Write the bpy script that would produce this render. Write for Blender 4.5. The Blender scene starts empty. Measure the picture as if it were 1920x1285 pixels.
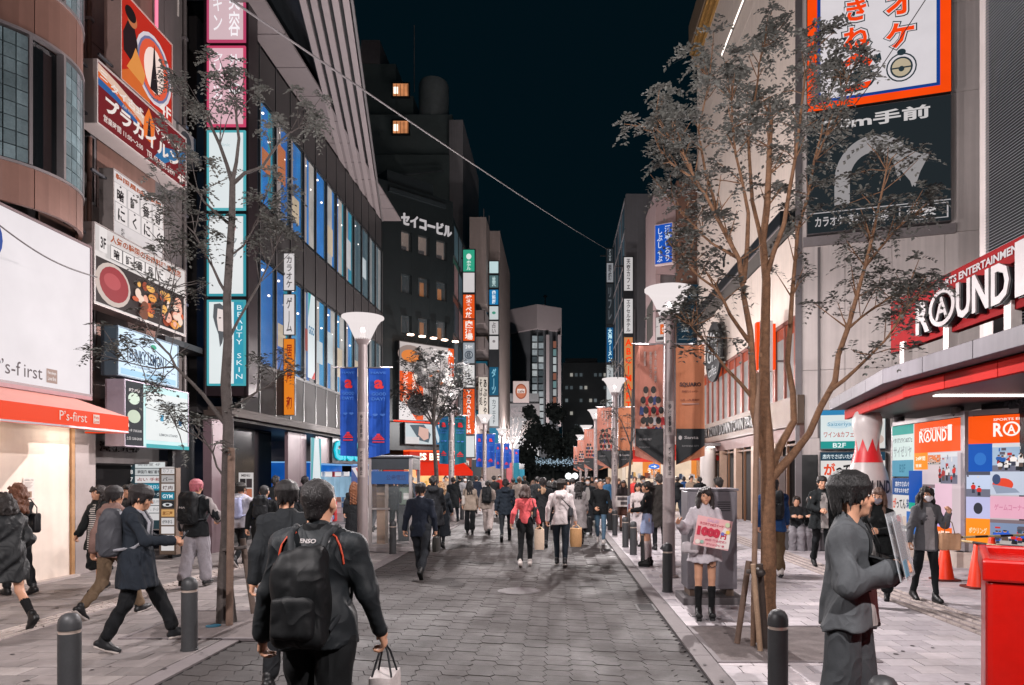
import bpy, math, random
import numpy as np
from mathutils import Vector, Matrix
S = bpy.context.scene
COL = S.collection
R = random.Random(11)
rad = math.radians

# ---------------------------------------------------------------- camera, night sky, exposure
CAMZ, FPX, CPX, CPY = 1.85, 1300.0, 1045.0, 888.0
cam_d = bpy.data.cameras.new('camera')
cam_d.sensor_width = 36; cam_d.lens = FPX / 1920 * 36
cam_d.shift_x = (960 - CPX) / 1920; cam_d.shift_y = (CPY - 642.5) / 1920
cam_d.clip_end = 1500; cam_d.clip_start = 0.05
cam = bpy.data.objects.new('camera', cam_d); COL.objects.link(cam)
cam.location = (0, 0, CAMZ); cam.rotation_euler = (rad(90), 0, 0)
S.camera = cam
W = bpy.data.worlds.new('World'); S.world = W; W.use_nodes = True
bg = W.node_tree.nodes['Background']
bg.inputs[0].default_value = (0.0008, 0.0052, 0.0082, 1); bg.inputs[1].default_value = 1.0
S.view_settings.view_transform = 'Standard'; S.view_settings.look = 'None'
S.view_settings.exposure = 0.0; S.view_settings.gamma = 1.0
S.view_settings.use_curve_mapping = False
S.cycles.use_denoising = True
S.cycles.max_bounces = 6; S.cycles.diffuse_bounces = 3; S.cycles.glossy_bounces = 3
S.cycles.transmission_bounces = 6; S.cycles.transparent_max_bounces = 12
S.cycles.sample_clamp_indirect = 4.0; S.cycles.caustics_reflective = False; S.cycles.caustics_refractive = False
LAMP_W = 11500.0

# ---------------------------------------------------------------- helpers
def at(px, py, d):
    return Vector(((px - CPX) * d / FPX, d, CAMZ + (CPY - py) * d / FPX))
def gx(px, d): return (px - CPX) * d / FPX
def gz(py, d): return CAMZ + (CPY - py) * d / FPX
def lin(h):
    if not isinstance(h, str): return tuple(h)
    h = h.lstrip('#'); o = []
    for i in (0, 2, 4):
        c = int(h[i:i+2], 16) / 255
        o.append(c / 12.92 if c <= .04045 else ((c + .055) / 1.055) ** 2.4)
    return tuple(o)
_M = {}
def mat(col, rough=.6, metal=0., var=.12, vs=3., bump=0., bs=60., rnd=0., coat=0., spec=.4, streak=0., sheen=0., rv=0.):
    """surface material: base colour with two scales of noise, optional bump, per-object variation, vertical streaks"""
    key = ('m', col, rough, metal, var, vs, bump, bs, rnd, coat, spec, streak, sheen, rv)
    if key in _M: return _M[key]
    m = bpy.data.materials.new('surface'); m.use_nodes = True; _M[key] = m
    nt = m.node_tree; N = nt.nodes; L = nt.links; p = N['Principled BSDF']
    c = lin(col)
    p.inputs['Base Color'].default_value = (*c, 1); p.inputs['Roughness'].default_value = rough
    p.inputs['Metallic'].default_value = metal; p.inputs['Specular IOR Level'].default_value = spec
    p.inputs['Coat Weight'].default_value = coat
    if sheen: p.inputs['Sheen Weight'].default_value = sheen
    if var or rnd or bump or streak:
        geo = N.new('ShaderNodeNewGeometry'); val = None
        def mul(sock, a, b):
            nonlocal val
            r = N.new('ShaderNodeMapRange'); r.inputs[3].default_value = a; r.inputs[4].default_value = b
            L.new(sock, r.inputs[0])
            if val is None: val = r.outputs[0]
            else:
                k = N.new('ShaderNodeMath'); k.operation = 'MULTIPLY'; L.new(val, k.inputs[0]); L.new(r.outputs[0], k.inputs[1]); val = k.outputs[0]
        if var:
            for sc, am in ((vs, var), (vs * 7.3, var * .6)):
                n = N.new('ShaderNodeTexNoise'); n.inputs['Scale'].default_value = sc; n.inputs['Detail'].default_value = 5
                n.inputs['Roughness'].default_value = .65
                L.new(geo.outputs['Position'], n.inputs['Vector']); mul(n.outputs[0], 1 - 2.2 * am, 1 + 2.2 * am)
        if streak:
            mp = N.new('ShaderNodeMapping'); mp.inputs['Scale'].default_value = (9, 9, .35)
            L.new(geo.outputs['Position'], mp.inputs['Vector'])
            n = N.new('ShaderNodeTexNoise'); n.inputs['Scale'].default_value = 1; n.inputs['Detail'].default_value = 4
            L.new(mp.outputs[0], n.inputs['Vector']); mul(n.outputs[0], 1 - 2 * streak, 1 + 2 * streak)
        if rnd:
            oi = N.new('ShaderNodeObjectInfo'); mul(oi.outputs['Random'], 1 - rnd, 1 + rnd)
        if val is not None:
            vm = N.new('ShaderNodeVectorMath'); vm.operation = 'SCALE'; vm.inputs[0].default_value = c
            L.new(val, vm.inputs['Scale']); L.new(vm.outputs[0], p.inputs['Base Color'])
        if rv:
            n = N.new('ShaderNodeTexNoise'); n.inputs['Scale'].default_value = .8; n.inputs['Detail'].default_value = 6; n.inputs['Roughness'].default_value = .7
            L.new(geo.outputs['Position'], n.inputs['Vector']); r = N.new('ShaderNodeMapRange'); r.inputs[1].default_value = .35; r.inputs[2].default_value = .65
            r.inputs[3].default_value = rough - rv; r.inputs[4].default_value = min(1, rough + rv); L.new(n.outputs[0], r.inputs[0]); L.new(r.outputs[0], p.inputs['Roughness'])
        if bump:
            n = N.new('ShaderNodeTexNoise'); n.inputs['Scale'].default_value = bs; n.inputs['Detail'].default_value = 4
            L.new(geo.outputs['Position'], n.inputs['Vector'])
            b = N.new('ShaderNodeBump'); b.inputs['Strength'].default_value = bump; b.inputs['Distance'].default_value = .01
            L.new(n.outputs[0], b.inputs['Height']); L.new(b.outputs[0], p.inputs['Normal'])
    return m
def relief(m, kind):
    """wrinkles for cloth, strands for hair: a ridged, stretched bump on top of the grain"""
    if m.get('relief'): return m
    m['relief'] = 1; nt = m.node_tree; N = nt.nodes; L = nt.links; p = N['Principled BSDF']
    g = N.new('ShaderNodeNewGeometry'); mp = N.new('ShaderNodeMapping'); n = N.new('ShaderNodeTexNoise'); b = N.new('ShaderNodeBump')
    mp.inputs['Scale'].default_value = (7, 7, 5) if kind == 'cloth' else (150, 150, 22)
    n.inputs['Scale'].default_value = 1.; n.inputs['Detail'].default_value = 1.0; n.inputs['Distortion'].default_value = .9 if kind == 'cloth' else .4
    L.new(g.outputs['Position'], mp.inputs['Vector']); L.new(mp.outputs[0], n.inputs['Vector'])
    a = N.new('ShaderNodeMath'); a.operation = 'SUBTRACT'; a.inputs[1].default_value = .5; L.new(n.outputs[0], a.inputs[0])
    c = N.new('ShaderNodeMath'); c.operation = 'ABSOLUTE'; L.new(a.outputs[0], c.inputs[0])
    d = N.new('ShaderNodeMath'); d.operation = 'MULTIPLY'; d.inputs[1].default_value = -1; L.new(c.outputs[0], d.inputs[0])
    b.inputs['Strength'].default_value = .8; b.inputs['Distance'].default_value = .045 if kind == 'cloth' else .02
    L.new(d.outputs[0], b.inputs['Height'])
    if p.inputs['Normal'].links: L.new(p.inputs['Normal'].links[0].from_socket, b.inputs['Normal'])
    L.new(b.outputs[0], p.inputs['Normal']); return m
def E(col, s=1., var=0.):
    """emission: lit signs, screens, neon, windows; also room light put into goods, walls, cloth"""
    key = ('e', col, s, var)
    if key in _M: return _M[key]
    m = bpy.data.materials.new('lit'); m.use_nodes = True; _M[key] = m
    nt = m.node_tree; p = nt.nodes['Principled BSDF']; c = lin(col)
    p.inputs['Base Color'].default_value = (*[x * .1 for x in c], 1); p.inputs['Roughness'].default_value = .6; p.inputs['Specular IOR Level'].default_value = .1
    p.inputs['Emission Color'].default_value = (*c, 1); p.inputs['Emission Strength'].default_value = s
    if var:
        g = nt.nodes.new('ShaderNodeNewGeometry'); n = nt.nodes.new('ShaderNodeTexNoise'); n.inputs['Scale'].default_value = 1.6
        n.inputs['Detail'].default_value = 4
        r = nt.nodes.new('ShaderNodeMapRange'); r.inputs[3].default_value = s * (1 - 1.6 * var); r.inputs[4].default_value = s * (1 + 1.6 * var)
        nt.links.new(g.outputs['Position'], n.inputs['Vector']); nt.links.new(n.outputs[0], r.inputs[0]); nt.links.new(r.outputs[0], p.inputs['Emission Strength'])
    return m
def glass(tint='#9fb4bb', alpha=.25, rough=.05):
    key = ('g', tint, alpha, rough)
    if key in _M: return _M[key]
    m = bpy.data.materials.new('glass'); m.use_nodes = True; _M[key] = m
    nt = m.node_tree; p = nt.nodes['Principled BSDF']; o = nt.nodes['Material Output']
    p.inputs['Base Color'].default_value = (*lin(tint), 1); p.inputs['Roughness'].default_value = rough
    t = nt.nodes.new('ShaderNodeBsdfTransparent'); mx = nt.nodes.new('ShaderNodeMixShader')
    mx.inputs[0].default_value = alpha
    nt.links.new(t.outputs[0], mx.inputs[1]); nt.links.new(p.outputs[0], mx.inputs[2]); nt.links.new(mx.outputs[0], o.inputs[0])
    return m
def lamp_glass():
    m = bpy.data.materials.new('frosted_lamp'); m.use_nodes = True
    nt = m.node_tree; o = nt.nodes['Material Output']; nt.nodes.remove(nt.nodes['Principled BSDF'])
    e = nt.nodes.new('ShaderNodeEmission'); e.inputs[0].default_value = (1, .9, .89, 1); e.inputs[1].default_value = .88
    t = nt.nodes.new('ShaderNodeBsdfTransparent'); mx = nt.nodes.new('ShaderNodeMixShader'); mx.inputs[0].default_value = .84
    nt.links.new(t.outputs[0], mx.inputs[1]); nt.links.new(e.outputs[0], mx.inputs[2]); nt.links.new(mx.outputs[0], o.inputs[0])
    return m

def wm(o):
    return (wm(o.parent) @ o.matrix_parent_inverse if o.parent else Matrix()) @ o.matrix_basis
def link(o, parent=None, world=False):
    COL.objects.link(o)
    if parent:
        o.parent = parent
        if world: o.matrix_parent_inverse = wm(parent).inverted()
    return o
def tag(o, label, cat, group=None):
    o['label'] = label; o['category'] = cat
    if group: o['group'] = group
    return o
def empty(name, loc, rz, label, cat, group=None):
    o = bpy.data.objects.new(name, None); COL.objects.link(o)
    o.location = loc; o.rotation_euler = (0, 0, rz); o.empty_display_size = .2
    return tag(o, label, cat, group)
def kids(o): return [c for c in list(o.children)]
def copy_tree(o, parent=None):
    c = o.copy(); COL.objects.link(c); c.parent = parent
    for ch in kids(o): copy_tree(ch, c)
    return c
def setting(o): o['kind'] = 'structure'; return o
def FR(o, deg): return Matrix.Translation(Vector(o)) @ Matrix.Rotation(rad(deg), 4, 'Z')
LEFT, FRONT, RIGHT = 90, 0, -90       # facing of a surface: seen from the street, local x runs to the viewer's right, y into the wall

class MB:
    def __init__(s, M=None): s.v = []; s.f = []; s.m = []; s.M = M
    def add(s, vs, fs, mi=0):
        b = len(s.v)
        s.v += [tuple(s.M @ Vector(p)) if s.M else tuple(p) for p in vs]
        for f in fs: s.f.append([i + b for i in f]); s.m.append(mi)
        return s
    def box(s, x0, y0, z0, x1, y1, z1, mi=0):
        x0, x1 = min(x0, x1), max(x0, x1); y0, y1 = min(y0, y1), max(y0, y1); z0, z1 = min(z0, z1), max(z0, z1)
        return s.add([(x0,y0,z0),(x1,y0,z0),(x1,y1,z0),(x0,y1,z0),(x0,y0,z1),(x1,y0,z1),(x1,y1,z1),(x0,y1,z1)],
              [(3,2,1,0),(4,5,6,7),(0,1,5,4),(1,2,6,5),(2,3,7,6),(3,0,4,7)], mi)
    def quad(s, a, b, c, d, mi=0): return s.add([a, b, c, d], [(0, 1, 2, 3)], mi)
    def bar(s, a, b, w, h=None, mi=0, up=(0, 0, 1)):
        a = Vector(a); b = Vector(b); h = h or w; t = (b - a).normalized(); u = t.cross(Vector(up))
        if u.length < 1e-4: u = t.cross(Vector((0, 1, 0)))
        u.normalize(); v = u.cross(t); u = u * w / 2; v = v * h / 2
        return s.add([a-u-v, a+u-v, a+u+v, a-u+v, b-u-v, b+u-v, b+u+v, b-u+v],
              [(0,1,2,3),(7,6,5,4),(4,5,1,0),(5,6,2,1),(6,7,3,2),(7,4,0,3)], mi)
    def tube(s, pts, rs, n=8, mi=0, caps=True):
        pts = [Vector(p) for p in pts]
        if not hasattr(rs, '__len__'): rs = [rs] * len(pts)
        vs = []; fs = []; u = None
        for i, p in enumerate(pts):
            t = (pts[min(i+1, len(pts)-1)] - pts[max(i-1, 0)]).normalized()
            if u is None:
                u = t.cross(Vector((0, 1, 0.01)))
                if u.length < .1: u = t.cross(Vector((1, 0, 0)))
            u = (u - t * u.dot(t)).normalized(); w = t.cross(u)
            for k in range(n):
                a = 2 * math.pi * k / n; vs.append(p + (u * math.cos(a) + w * math.sin(a)) * rs[i])
        for i in range(len(pts) - 1):
            for k in range(n):
                k2 = (k + 1) % n; fs.append((i*n+k, i*n+k2, (i+1)*n+k2, (i+1)*n+k))
        if caps:
            fs.append(tuple(range(n))[::-1]); fs.append(tuple(range((len(pts)-1)*n, len(pts)*n)))
        return s.add(vs, fs, mi)
    def lathe(s, prof, c=(0, 0, 0), n=20, mi=0, caps=True):
        vs = []; fs = []; cx, cy, cz = c
        for r, z in prof:
            for k in range(n):
                a = 2 * math.pi * k / n; vs.append((cx + r * math.cos(a), cy + r * math.sin(a), cz + z))
        for i in range(len(prof) - 1):
            for k in range(n):
                k2 = (k + 1) % n; fs.append((i*n+k, i*n+k2, (i+1)*n+k2, (i+1)*n+k))
        if caps:
            fs.append(tuple(range(n))[::-1]); fs.append(tuple(range((len(prof)-1)*n, len(prof)*n)))
        return s.add(vs, fs, mi)
    def prism(s, poly, y0, y1, mi=0):
        """polygon in the x-z plane, extruded from y0 (front) to y1"""
        n = len(poly)
        vs = [(x, y0, z) for x, z in poly] + [(x, y1, z) for x, z in poly]
        ar = sum(poly[i][0]*poly[(i+1)%n][1] - poly[(i+1)%n][0]*poly[i][1] for i in range(n))
        fs = [tuple(range(n)), tuple(range(2*n-1, n-1, -1))] + [((i+1)%n, i, i+n, (i+1)%n+n) for i in range(n)]
        if ar < 0: fs = [f[::-1] for f in fs]
        return s.add(vs, fs, mi)
    def slab(s, poly, z0, z1, mi=0):
        n = len(poly); vs = [(x, y, z0) for x, y in poly] + [(x, y, z1) for x, y in poly]
        return s.add(vs, [tuple(range(n))[::-1], tuple(range(n, 2*n))] + [(i, (i+1)%n, (i+1)%n+n, i+n) for i in range(n)], mi)
    def mesh(s, name, mats):
        me = bpy.data.meshes.new(name); me.from_pydata(s.v, [], s.f)
        for m in (mats if isinstance(mats, (list, tuple)) else [mats]): me.materials.append(m)
        if any(s.m): me.polygons.foreach_set('material_index', s.m)
        return me
    def build(s, name, mats, parent=None, world=False, smooth=0, bevel=0):
        me = s.mesh(name, mats)
        if smooth: me.shade_smooth(); me.set_sharp_from_angle(angle=rad(smooth))
        o = bpy.data.objects.new(name, me); link(o, parent, world)
        if bevel:
            b = o.modifiers.new('bevel', 'BEVEL'); b.width = bevel; b.segments = 2; b.limit_method = 'ANGLE'
        return o
def part(name, mats, parent, *boxes, **kw):
    m = MB(kw.pop('M', None))
    for b in boxes: m.box(*b)
    return m.build(name, mats, parent, **kw)

def parts(name, mats, parent, *boxes, **kw):
    for b in boxes: part(name, mats, parent, b, **kw)
# ---------------------------------------------------------------- lettering and signs
_T = {}
def text2d(body, bold=.0):
    k = (body, bold)
    if k in _T: return _T[k]
    c = bpy.data.curves.new('lettering', 'FONT'); c.body = body; c.size = 1; c.resolution_u = 2; c.offset = bold
    c.space_line = .98; c.align_x = 'CENTER'
    o = bpy.data.objects.new('lettering', c)
    me = bpy.data.meshes.new_from_object(o)
    vs = [tuple(v.co) for v in me.vertices]; fs = [tuple(p.vertices) for p in me.polygons]
    bpy.data.objects.remove(o); bpy.data.curves.remove(c); bpy.data.meshes.remove(me)
    if not vs: vs = [(0, 0, 0)]
    x0 = min(v[0] for v in vs); x1 = max(v[0] for v in vs); y0 = min(v[1] for v in vs); y1 = max(v[1] for v in vs)
    vs = [((v[0]-x0)/max(x1-x0, 1e-6), (v[1]-y0)/max(y1-y0, 1e-6)) for v in vs]
    _T[k] = (vs, fs, (x1-x0)/max(y1-y0, 1e-6)); return _T[k]
def vert(t): return '\n'.join('|' if ch in 'ー-' else ch for ch in t)
def put_text(mb, body, x, z, w, h, y, bold=.015, mi=0, keep=False, ex=0):
    vs, fs, asp = text2d(body, bold)
    if keep:                                     # keep the letters' proportions, centred in the box
        if asp * h > w: nh = w / asp; z += (h - nh) / 2; h = nh
        else: nw = h * asp; x += (w - nw) / 2; w = nw
    P = [(x + a * w, y, z + b * h) for a, b in vs]
    if not ex: mb.add(P, fs, mi); return
    n = len(P); edges = {}
    for f in fs:
        for i in range(len(f)): edges[(f[i], f[(i+1) % len(f)])] = 1
    side = [(b, a, a + n, b + n) for (a, b) in edges if (b, a) not in edges]
    mb.add(P + [(a, y + ex, c) for a, _, c in P], list(fs) + side, mi)
def disc(cx, cz, rx, rz, n=20, a0=0, a1=360):
    return [(cx + rx * math.cos(rad(a0 + (a1 - a0) * k / (n if a1 - a0 == 360 else n - 1))), cz + rz * math.sin(rad(a0 + (a1 - a0) * k / (n if a1 - a0 == 360 else n - 1)))) for k in range(n)]
def draw(items, w, h, parent, lit=1., y=-.006, mk=None):
    """print on a sign: items in fractions of the face; every colour layer becomes one flat part"""
    mk = mk or ((lambda c: E(c, lit, .06)) if lit else (lambda c: mat(c, .5, var=.03)))
    bins = {}; order = []
    for i, it in enumerate(items):
        kind = it[0]; col = it[6] if kind in ('t', 'v', 'k') else it[-1]; nm = 'lettering' if kind in ('t', 'v', 'k') else 'graphic'
        lay = 1 + i
        key = (nm, col)
        if key not in bins: bins[key] = MB(); order.append(key)
        mb = bins[key]; yy = y - .0012 * lay
        if kind in 'tk': put_text(mb, it[1], it[2]*w, it[3]*h, it[4]*w, it[5]*h, yy, it[7] if len(it) > 7 else .02, keep=kind == 'k')
        elif kind == 'v': put_text(mb, vert(it[1]), it[2]*w, it[3]*h, it[4]*w, it[5]*h, yy, it[7] if len(it) > 7 else .02)
        elif kind == 'r':
            x0, z0, x1, z1 = it[1]*w, it[2]*h, (it[1]+it[3])*w, (it[2]+it[4])*h
            mb.quad((x0, yy, z0), (x1, yy, z0), (x1, yy, z1), (x0, yy, z1))
        else:
            if kind == 'e': poly = disc(it[1], it[2], it[3], it[4])
            else: poly = it[1]
            n = len(poly); ar = sum(poly[i][0]*poly[(i+1)%n][1] - poly[(i+1)%n][0]*poly[i][1] for i in range(n))
            if ar < 0: poly = poly[::-1]
            mb.add([(a*w, yy, b*h) for a, b in poly], [tuple(range(n))])
    for nm, col in order: bins[(nm, col)].build(nm, mk(col), parent)
def sign(name, label, cat, o, deg, w, h, dep=.15, face='#d6d0d2', items=(), frame='#3a3a3e', lit=1., fw=.03, group=None, bevel=.006, bracket=0, var=.08):
    """a box sign: casing, rim, face panel and its print"""
    r = empty(name, o, rad(deg), label, cat, group)
    fm = mat(frame, .45, .2, .06)
    part('casing', fm, r, (0, .004, 0, w, dep, h), bevel=bevel)
    part('rim', fm, r, (0, -.02, 0, fw, .002, h), (w-fw, -.02, 0, w, .002, h), (fw, -.02, 0, w-fw, .002, fw), (fw, -.02, h-fw, w-fw, .002, h))
    part('face', E(face, lit, var) if lit else mat(face, .5, var=.05), r, (fw, -.004, fw, w-fw, .003, h-fw))
    if items: draw(items, w, h, r, lit)
    if bracket: part('bracket', mat('#55555a', .5, .6), r, (-bracket, dep*.4, h*.12, -.002, dep*.4+.04, h*.12+.04), (-bracket, dep*.4, h*.85, -.002, dep*.4+.04, h*.85+.04))
    return r
# ---------------------------------------------------------------- people: one smooth surface per body and per garment
def ax(v): return np.array(v, float)
def rotx(a): c, s = math.cos(a), math.sin(a); return np.array([[1,0,0],[0,c,-s],[0,s,c]])
def roty(a): c, s = math.cos(a), math.sin(a); return np.array([[c,0,s],[0,1,0],[-s,0,c]])
def rotz(a): c, s = math.cos(a), math.sin(a); return np.array([[c,-s,0],[s,c,0],[0,0,1]])
def cap(a, b, ra, rb=None, flat=1.): return ('c', ax(a), ax(b), ra, ra if rb is None else rb, flat)
def ell(c, r, rot=None): return ('e', ax(c), ax(r), rot)
def rbox(c, hf, rd, rot=None): return ('b', ax(c), ax(hf), rd, rot)
def pbounds(p):
    if p[0] == 'c':
        m = max(p[3], p[4]); return np.minimum(p[1], p[2]) - m, np.maximum(p[1], p[2]) + m
    if p[0] == 'e': m = p[2].max() if p[3] is not None else p[2]
    else: m = np.linalg.norm(p[2]) if p[4] is not None else p[2]
    return p[1] - m, p[1] + m
def pdist(p, X, Y, Z):
    if p[0] == 'c':
        a, b, f = p[1], p[2], p[5]; d = b - a; L = d @ d + 1e-9
        t = np.clip(((X-a[0])*d[0] + (Y-a[1])*d[1] + (Z-a[2])*d[2]) / L, 0, 1)
        q = (X-a[0]-t*d[0])**2 + ((Y-a[1]-t*d[1]) / f)**2 + (Z-a[2]-t*d[2])**2
        return (np.sqrt(q) - (p[3] + t * (p[4]-p[3]))) * (f if f < 1 else 1)
    c, r = p[1], p[2]; rot = p[3] if p[0] == 'e' else p[4]
    x, y, z = X-c[0], Y-c[1], Z-c[2]
    if rot is not None:
        x, y, z = (rot[0,0]*x+rot[1,0]*y+rot[2,0]*z, rot[0,1]*x+rot[1,1]*y+rot[2,1]*z, rot[0,2]*x+rot[1,2]*y+rot[2,2]*z)
    if p[0] == 'e':
        k0 = np.sqrt((x/r[0])**2 + (y/r[1])**2 + (z/r[2])**2); k1 = np.sqrt((x/r[0]**2)**2 + (y/r[1]**2)**2 + (z/r[2]**2)**2)
        return k0 * (k0 - 1) / (k1 + 1e-6)
    rd = p[3]; qx, qy, qz = np.abs(x)-r[0]+rd, np.abs(y)-r[1]+rd, np.abs(z)-r[2]+rd
    return np.sqrt(np.maximum(qx,0)**2 + np.maximum(qy,0)**2 + np.maximum(qz,0)**2) + np.minimum(np.maximum(qx, np.maximum(qy, qz)), 0) - rd
_CO = [(0,0,0),(1,0,0),(0,1,0),(1,1,0),(0,0,1),(1,0,1),(0,1,1),(1,1,1)]
_ED = [(0,1),(2,3),(4,5),(6,7),(0,2),(1,3),(4,6),(5,7),(0,4),(1,5),(2,6),(3,7)]
def sdf_mesh(groups, vox, k=.03, fold=0., seed=0, fs=1.):
    """groups: list of (prims, clips, cuts). prims join smoothly; clip (axis, sign, value) cuts a flat hem; cuts are carved out"""
    allp = [p for g in groups for p in g[0]]
    lo = np.min([pbounds(p)[0] for p in allp], 0) - vox*2.5 - .012; hi = np.max([pbounds(p)[1] for p in allp], 0) + vox*2.5 + .012
    n = np.ceil((hi - lo) / vox).astype(int) + 1
    xs, ys, zs = [lo[i] + vox*np.arange(n[i]) for i in range(3)]
    D = np.full(n, .2)
    def block(p, mg):
        a, b = pbounds(p); i0 = np.clip(((a-mg-lo)/vox).astype(int), 0, n-1); i1 = np.clip(((b+mg-lo)/vox).astype(int)+2, 1, n)
        sl = tuple(slice(i0[i], i1[i]) for i in range(3))
        return sl, xs[sl[0]][:,None,None], ys[sl[1]][None,:,None], zs[sl[2]][None,None,:]
    for g in groups:
        prims = g[0]; clips = g[1] if len(g) > 1 else []; cuts = g[2] if len(g) > 2 else []
        G = np.full(n, .2) if len(groups) > 1 or clips else D
        for p in prims:
            sl, X, Y, Z = block(p, k*1.5 + vox*2 + .02); d = pdist(p, X, Y, Z); o = G[sl]
            h = np.clip(.5 + .5*(o-d)/k, 0, 1); G[sl] = o*(1-h) + d*h - k*h*(1-h)
        for p in cuts:
            sl, X, Y, Z = block(p, .03); d = pdist(p, X, Y, Z); o = -G[sl]; kk = .012
            h = np.clip(.5 - .5*(o-d)/kk, 0, 1); h = np.clip(.5 + .5*((-d)-G[sl])/kk, 0, 1); G[sl] = G[sl]*(1-h) - d*h + kk*h*(1-h)
        for a, s_, v in clips:
            c = [xs[:,None,None], ys[None,:,None], zs[None,None,:]][a]; G = np.maximum(G, s_*(c - v))
        if G is not D:
            h = np.clip(.5 + .5*(D-G)/k, 0, 1); D = D*(1-h) + G*h - k*h*(1-h)
    if fold:
        rr = np.random.RandomState(seed); X, Y, Z = xs[:,None,None], ys[None,:,None], zs[None,None,:]
        for _ in range(5):
            f = rr.normal(0, 1, 3) * np.array([24, 24, 15]) * fs * rr.uniform(.5, 1.5); D = D + fold*.8 * np.sin(X*f[0] + Y*f[1] + Z*f[2] + rr.uniform(0, 6))
    I = D < 0
    c = [I[a:n[0]-1+a, b:n[1]-1+b, e:n[2]-1+e] for a, b, e in _CO]; cnt = sum(q.astype(np.int8) for q in c)
    act = np.argwhere((cnt > 0) & (cnt < 8))
    if not len(act): return np.zeros((0,3)), np.zeros((0,4), int)
    val = np.stack([D[act[:,0]+a, act[:,1]+b, act[:,2]+e] for a, b, e in _CO], 1)
    acc = np.zeros((len(act), 3)); num = np.zeros(len(act)); co = np.array(_CO, float)
    for a, b in _ED:
        va, vb = val[:,a], val[:,b]; m = (va < 0) != (vb < 0); t = np.where(m, va/(va-vb+1e-12), 0)
        acc += m[:,None] * (co[a] + t[:,None]*(co[b]-co[a])); num += m
    V = lo + vox*(act + acc/num[:,None])
    idx = -np.ones(n, int); idx[act[:,0], act[:,1], act[:,2]] = np.arange(len(act)); Q = []
    for a in range(3):
        b, e = [(1,2),(2,0),(0,1)][a]; sh = np.zeros(3, int); sh[a] = 1
        s0 = tuple(slice(0, n[i]-sh[i]) for i in range(3)); s1 = tuple(slice(sh[i], n[i]) for i in range(3))
        ch = np.argwhere(I[s0] != I[s1]); ch = ch[(ch[:,b] > 0) & (ch[:,e] > 0)]
        pos = I[ch[:,0], ch[:,1], ch[:,2]]; q = []
        for db, de in ((0,0),(-1,0),(-1,-1),(0,-1)):
            o = ch.copy(); o[:,b] += db; o[:,e] += de; q.append(idx[o[:,0], o[:,1], o[:,2]])
        q = np.stack(q, 1); q[~pos] = q[~pos][:, ::-1]; q = q[(q >= 0).all(1)]; Q.append(q)
    Q = np.concatenate(Q)
    return V, Q[:, ::-1]
def mesh_np(name, V, Q, mats, smooth=True):
    me = bpy.data.meshes.new(name); me.vertices.add(len(V)); me.vertices.foreach_set('co', np.asarray(V, np.float32).ravel())
    me.loops.add(len(Q)*4); me.loops.foreach_set('vertex_index', np.asarray(Q, np.int32).ravel())
    me.polygons.add(len(Q)); me.polygons.foreach_set('loop_start', np.arange(0, len(Q)*4, 4, dtype=np.int32))
    me.update(calc_edges=True); me.validate()
    for m in (mats if isinstance(mats, (list, tuple)) else [mats]): me.materials.append(m)
    if smooth: me.shade_smooth()
    return me
def soft(name, groups, vox, m, parent, k=.03, fold=0., seed=0, fs=1., sc=1.):
    V, Q = sdf_mesh(groups, vox, k, fold, seed, fs)
    o = bpy.data.objects.new(name, mesh_np(name, V*sc, Q, m)); return link(o, parent)

from mathutils.bvhtree import BVHTree
def stick(mb, garment, off=.004, front=False):
    """lay points onto a garment's back (or front) surface so print and piping follow the cloth"""
    me = garment.data; t = BVHTree.FromPolygons([v.co for v in me.vertices], [p.vertices for p in me.polygons]); d = Vector((0, -1 if front else 1, 0)); out = []
    for p in mb.v:
        h = t.ray_cast(Vector((p[0], 1.2 if front else -1.2, p[2])), d); out.append((p[0], h[0].y - d.y*off, p[2]) if h[0] else p)
    mb.v = out; return mb
def child(o, nm): return [c for c in o.children if c.name.split('.')[0] == nm][0]
_H = {}
def hand_mesh(curl, vox):
    """right hand hanging: wrist at the origin, fingers down -z, thumb forward +y, palm facing -x"""
    key = (round(curl, 1), vox)
    if key in _H: return _H[key]
    P = [cap((0,0,.02),(0,0,-.03),.026,.03,1.), cap((0,-.018,-.03),(0,-.022,-.082),.017,.014), cap((0,.016,-.03),(0,.02,-.082),.017,.014), cap((0,0,-.03),(0,0,-.085),.02,.015)]
    for y, L, r in ((.028,.074,.0092),(.009,.083,.0096),(-.010,.076,.0092),(-.028,.06,.008)):
        p = np.array([0, y, -.085]); a = .15; 
        for sl in (.46, .31, .23):
            a += curl * 1.15 * (1 if sl > .4 else 1.15); q = p + L*sl*np.array([-math.sin(a), 0, -math.cos(a)]); P.append(cap(p, q, r, r*.9)); p = q
    t0 = np.array([-.006, .026, -.02]); t1 = t0 + np.array([-.014-.012*curl, .03*(1-.4*curl), -.03]); t2 = t1 + np.array([-.012-.012*curl, .012*(1-curl), -.03])
    P += [cap(t0, t1, .014, .011), cap(t1, t2, .0105, .0085)]
    _H[key] = sdf_mesh([(P,)], vox, .007); return _H[key]

SKIN = '#b98a70'
def skin_mat(c=SKIN): return mat(c, .5, var=.05, vs=20, bump=.05, bs=300)
def cloth(c, rough=.85): return relief(mat(c, rough, var=.14, vs=7, bump=.25, bs=220, spec=.25), 'cloth')
def mv(rot, p, c): return c + rot @ (np.array(p, float) * 1.05)

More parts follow.
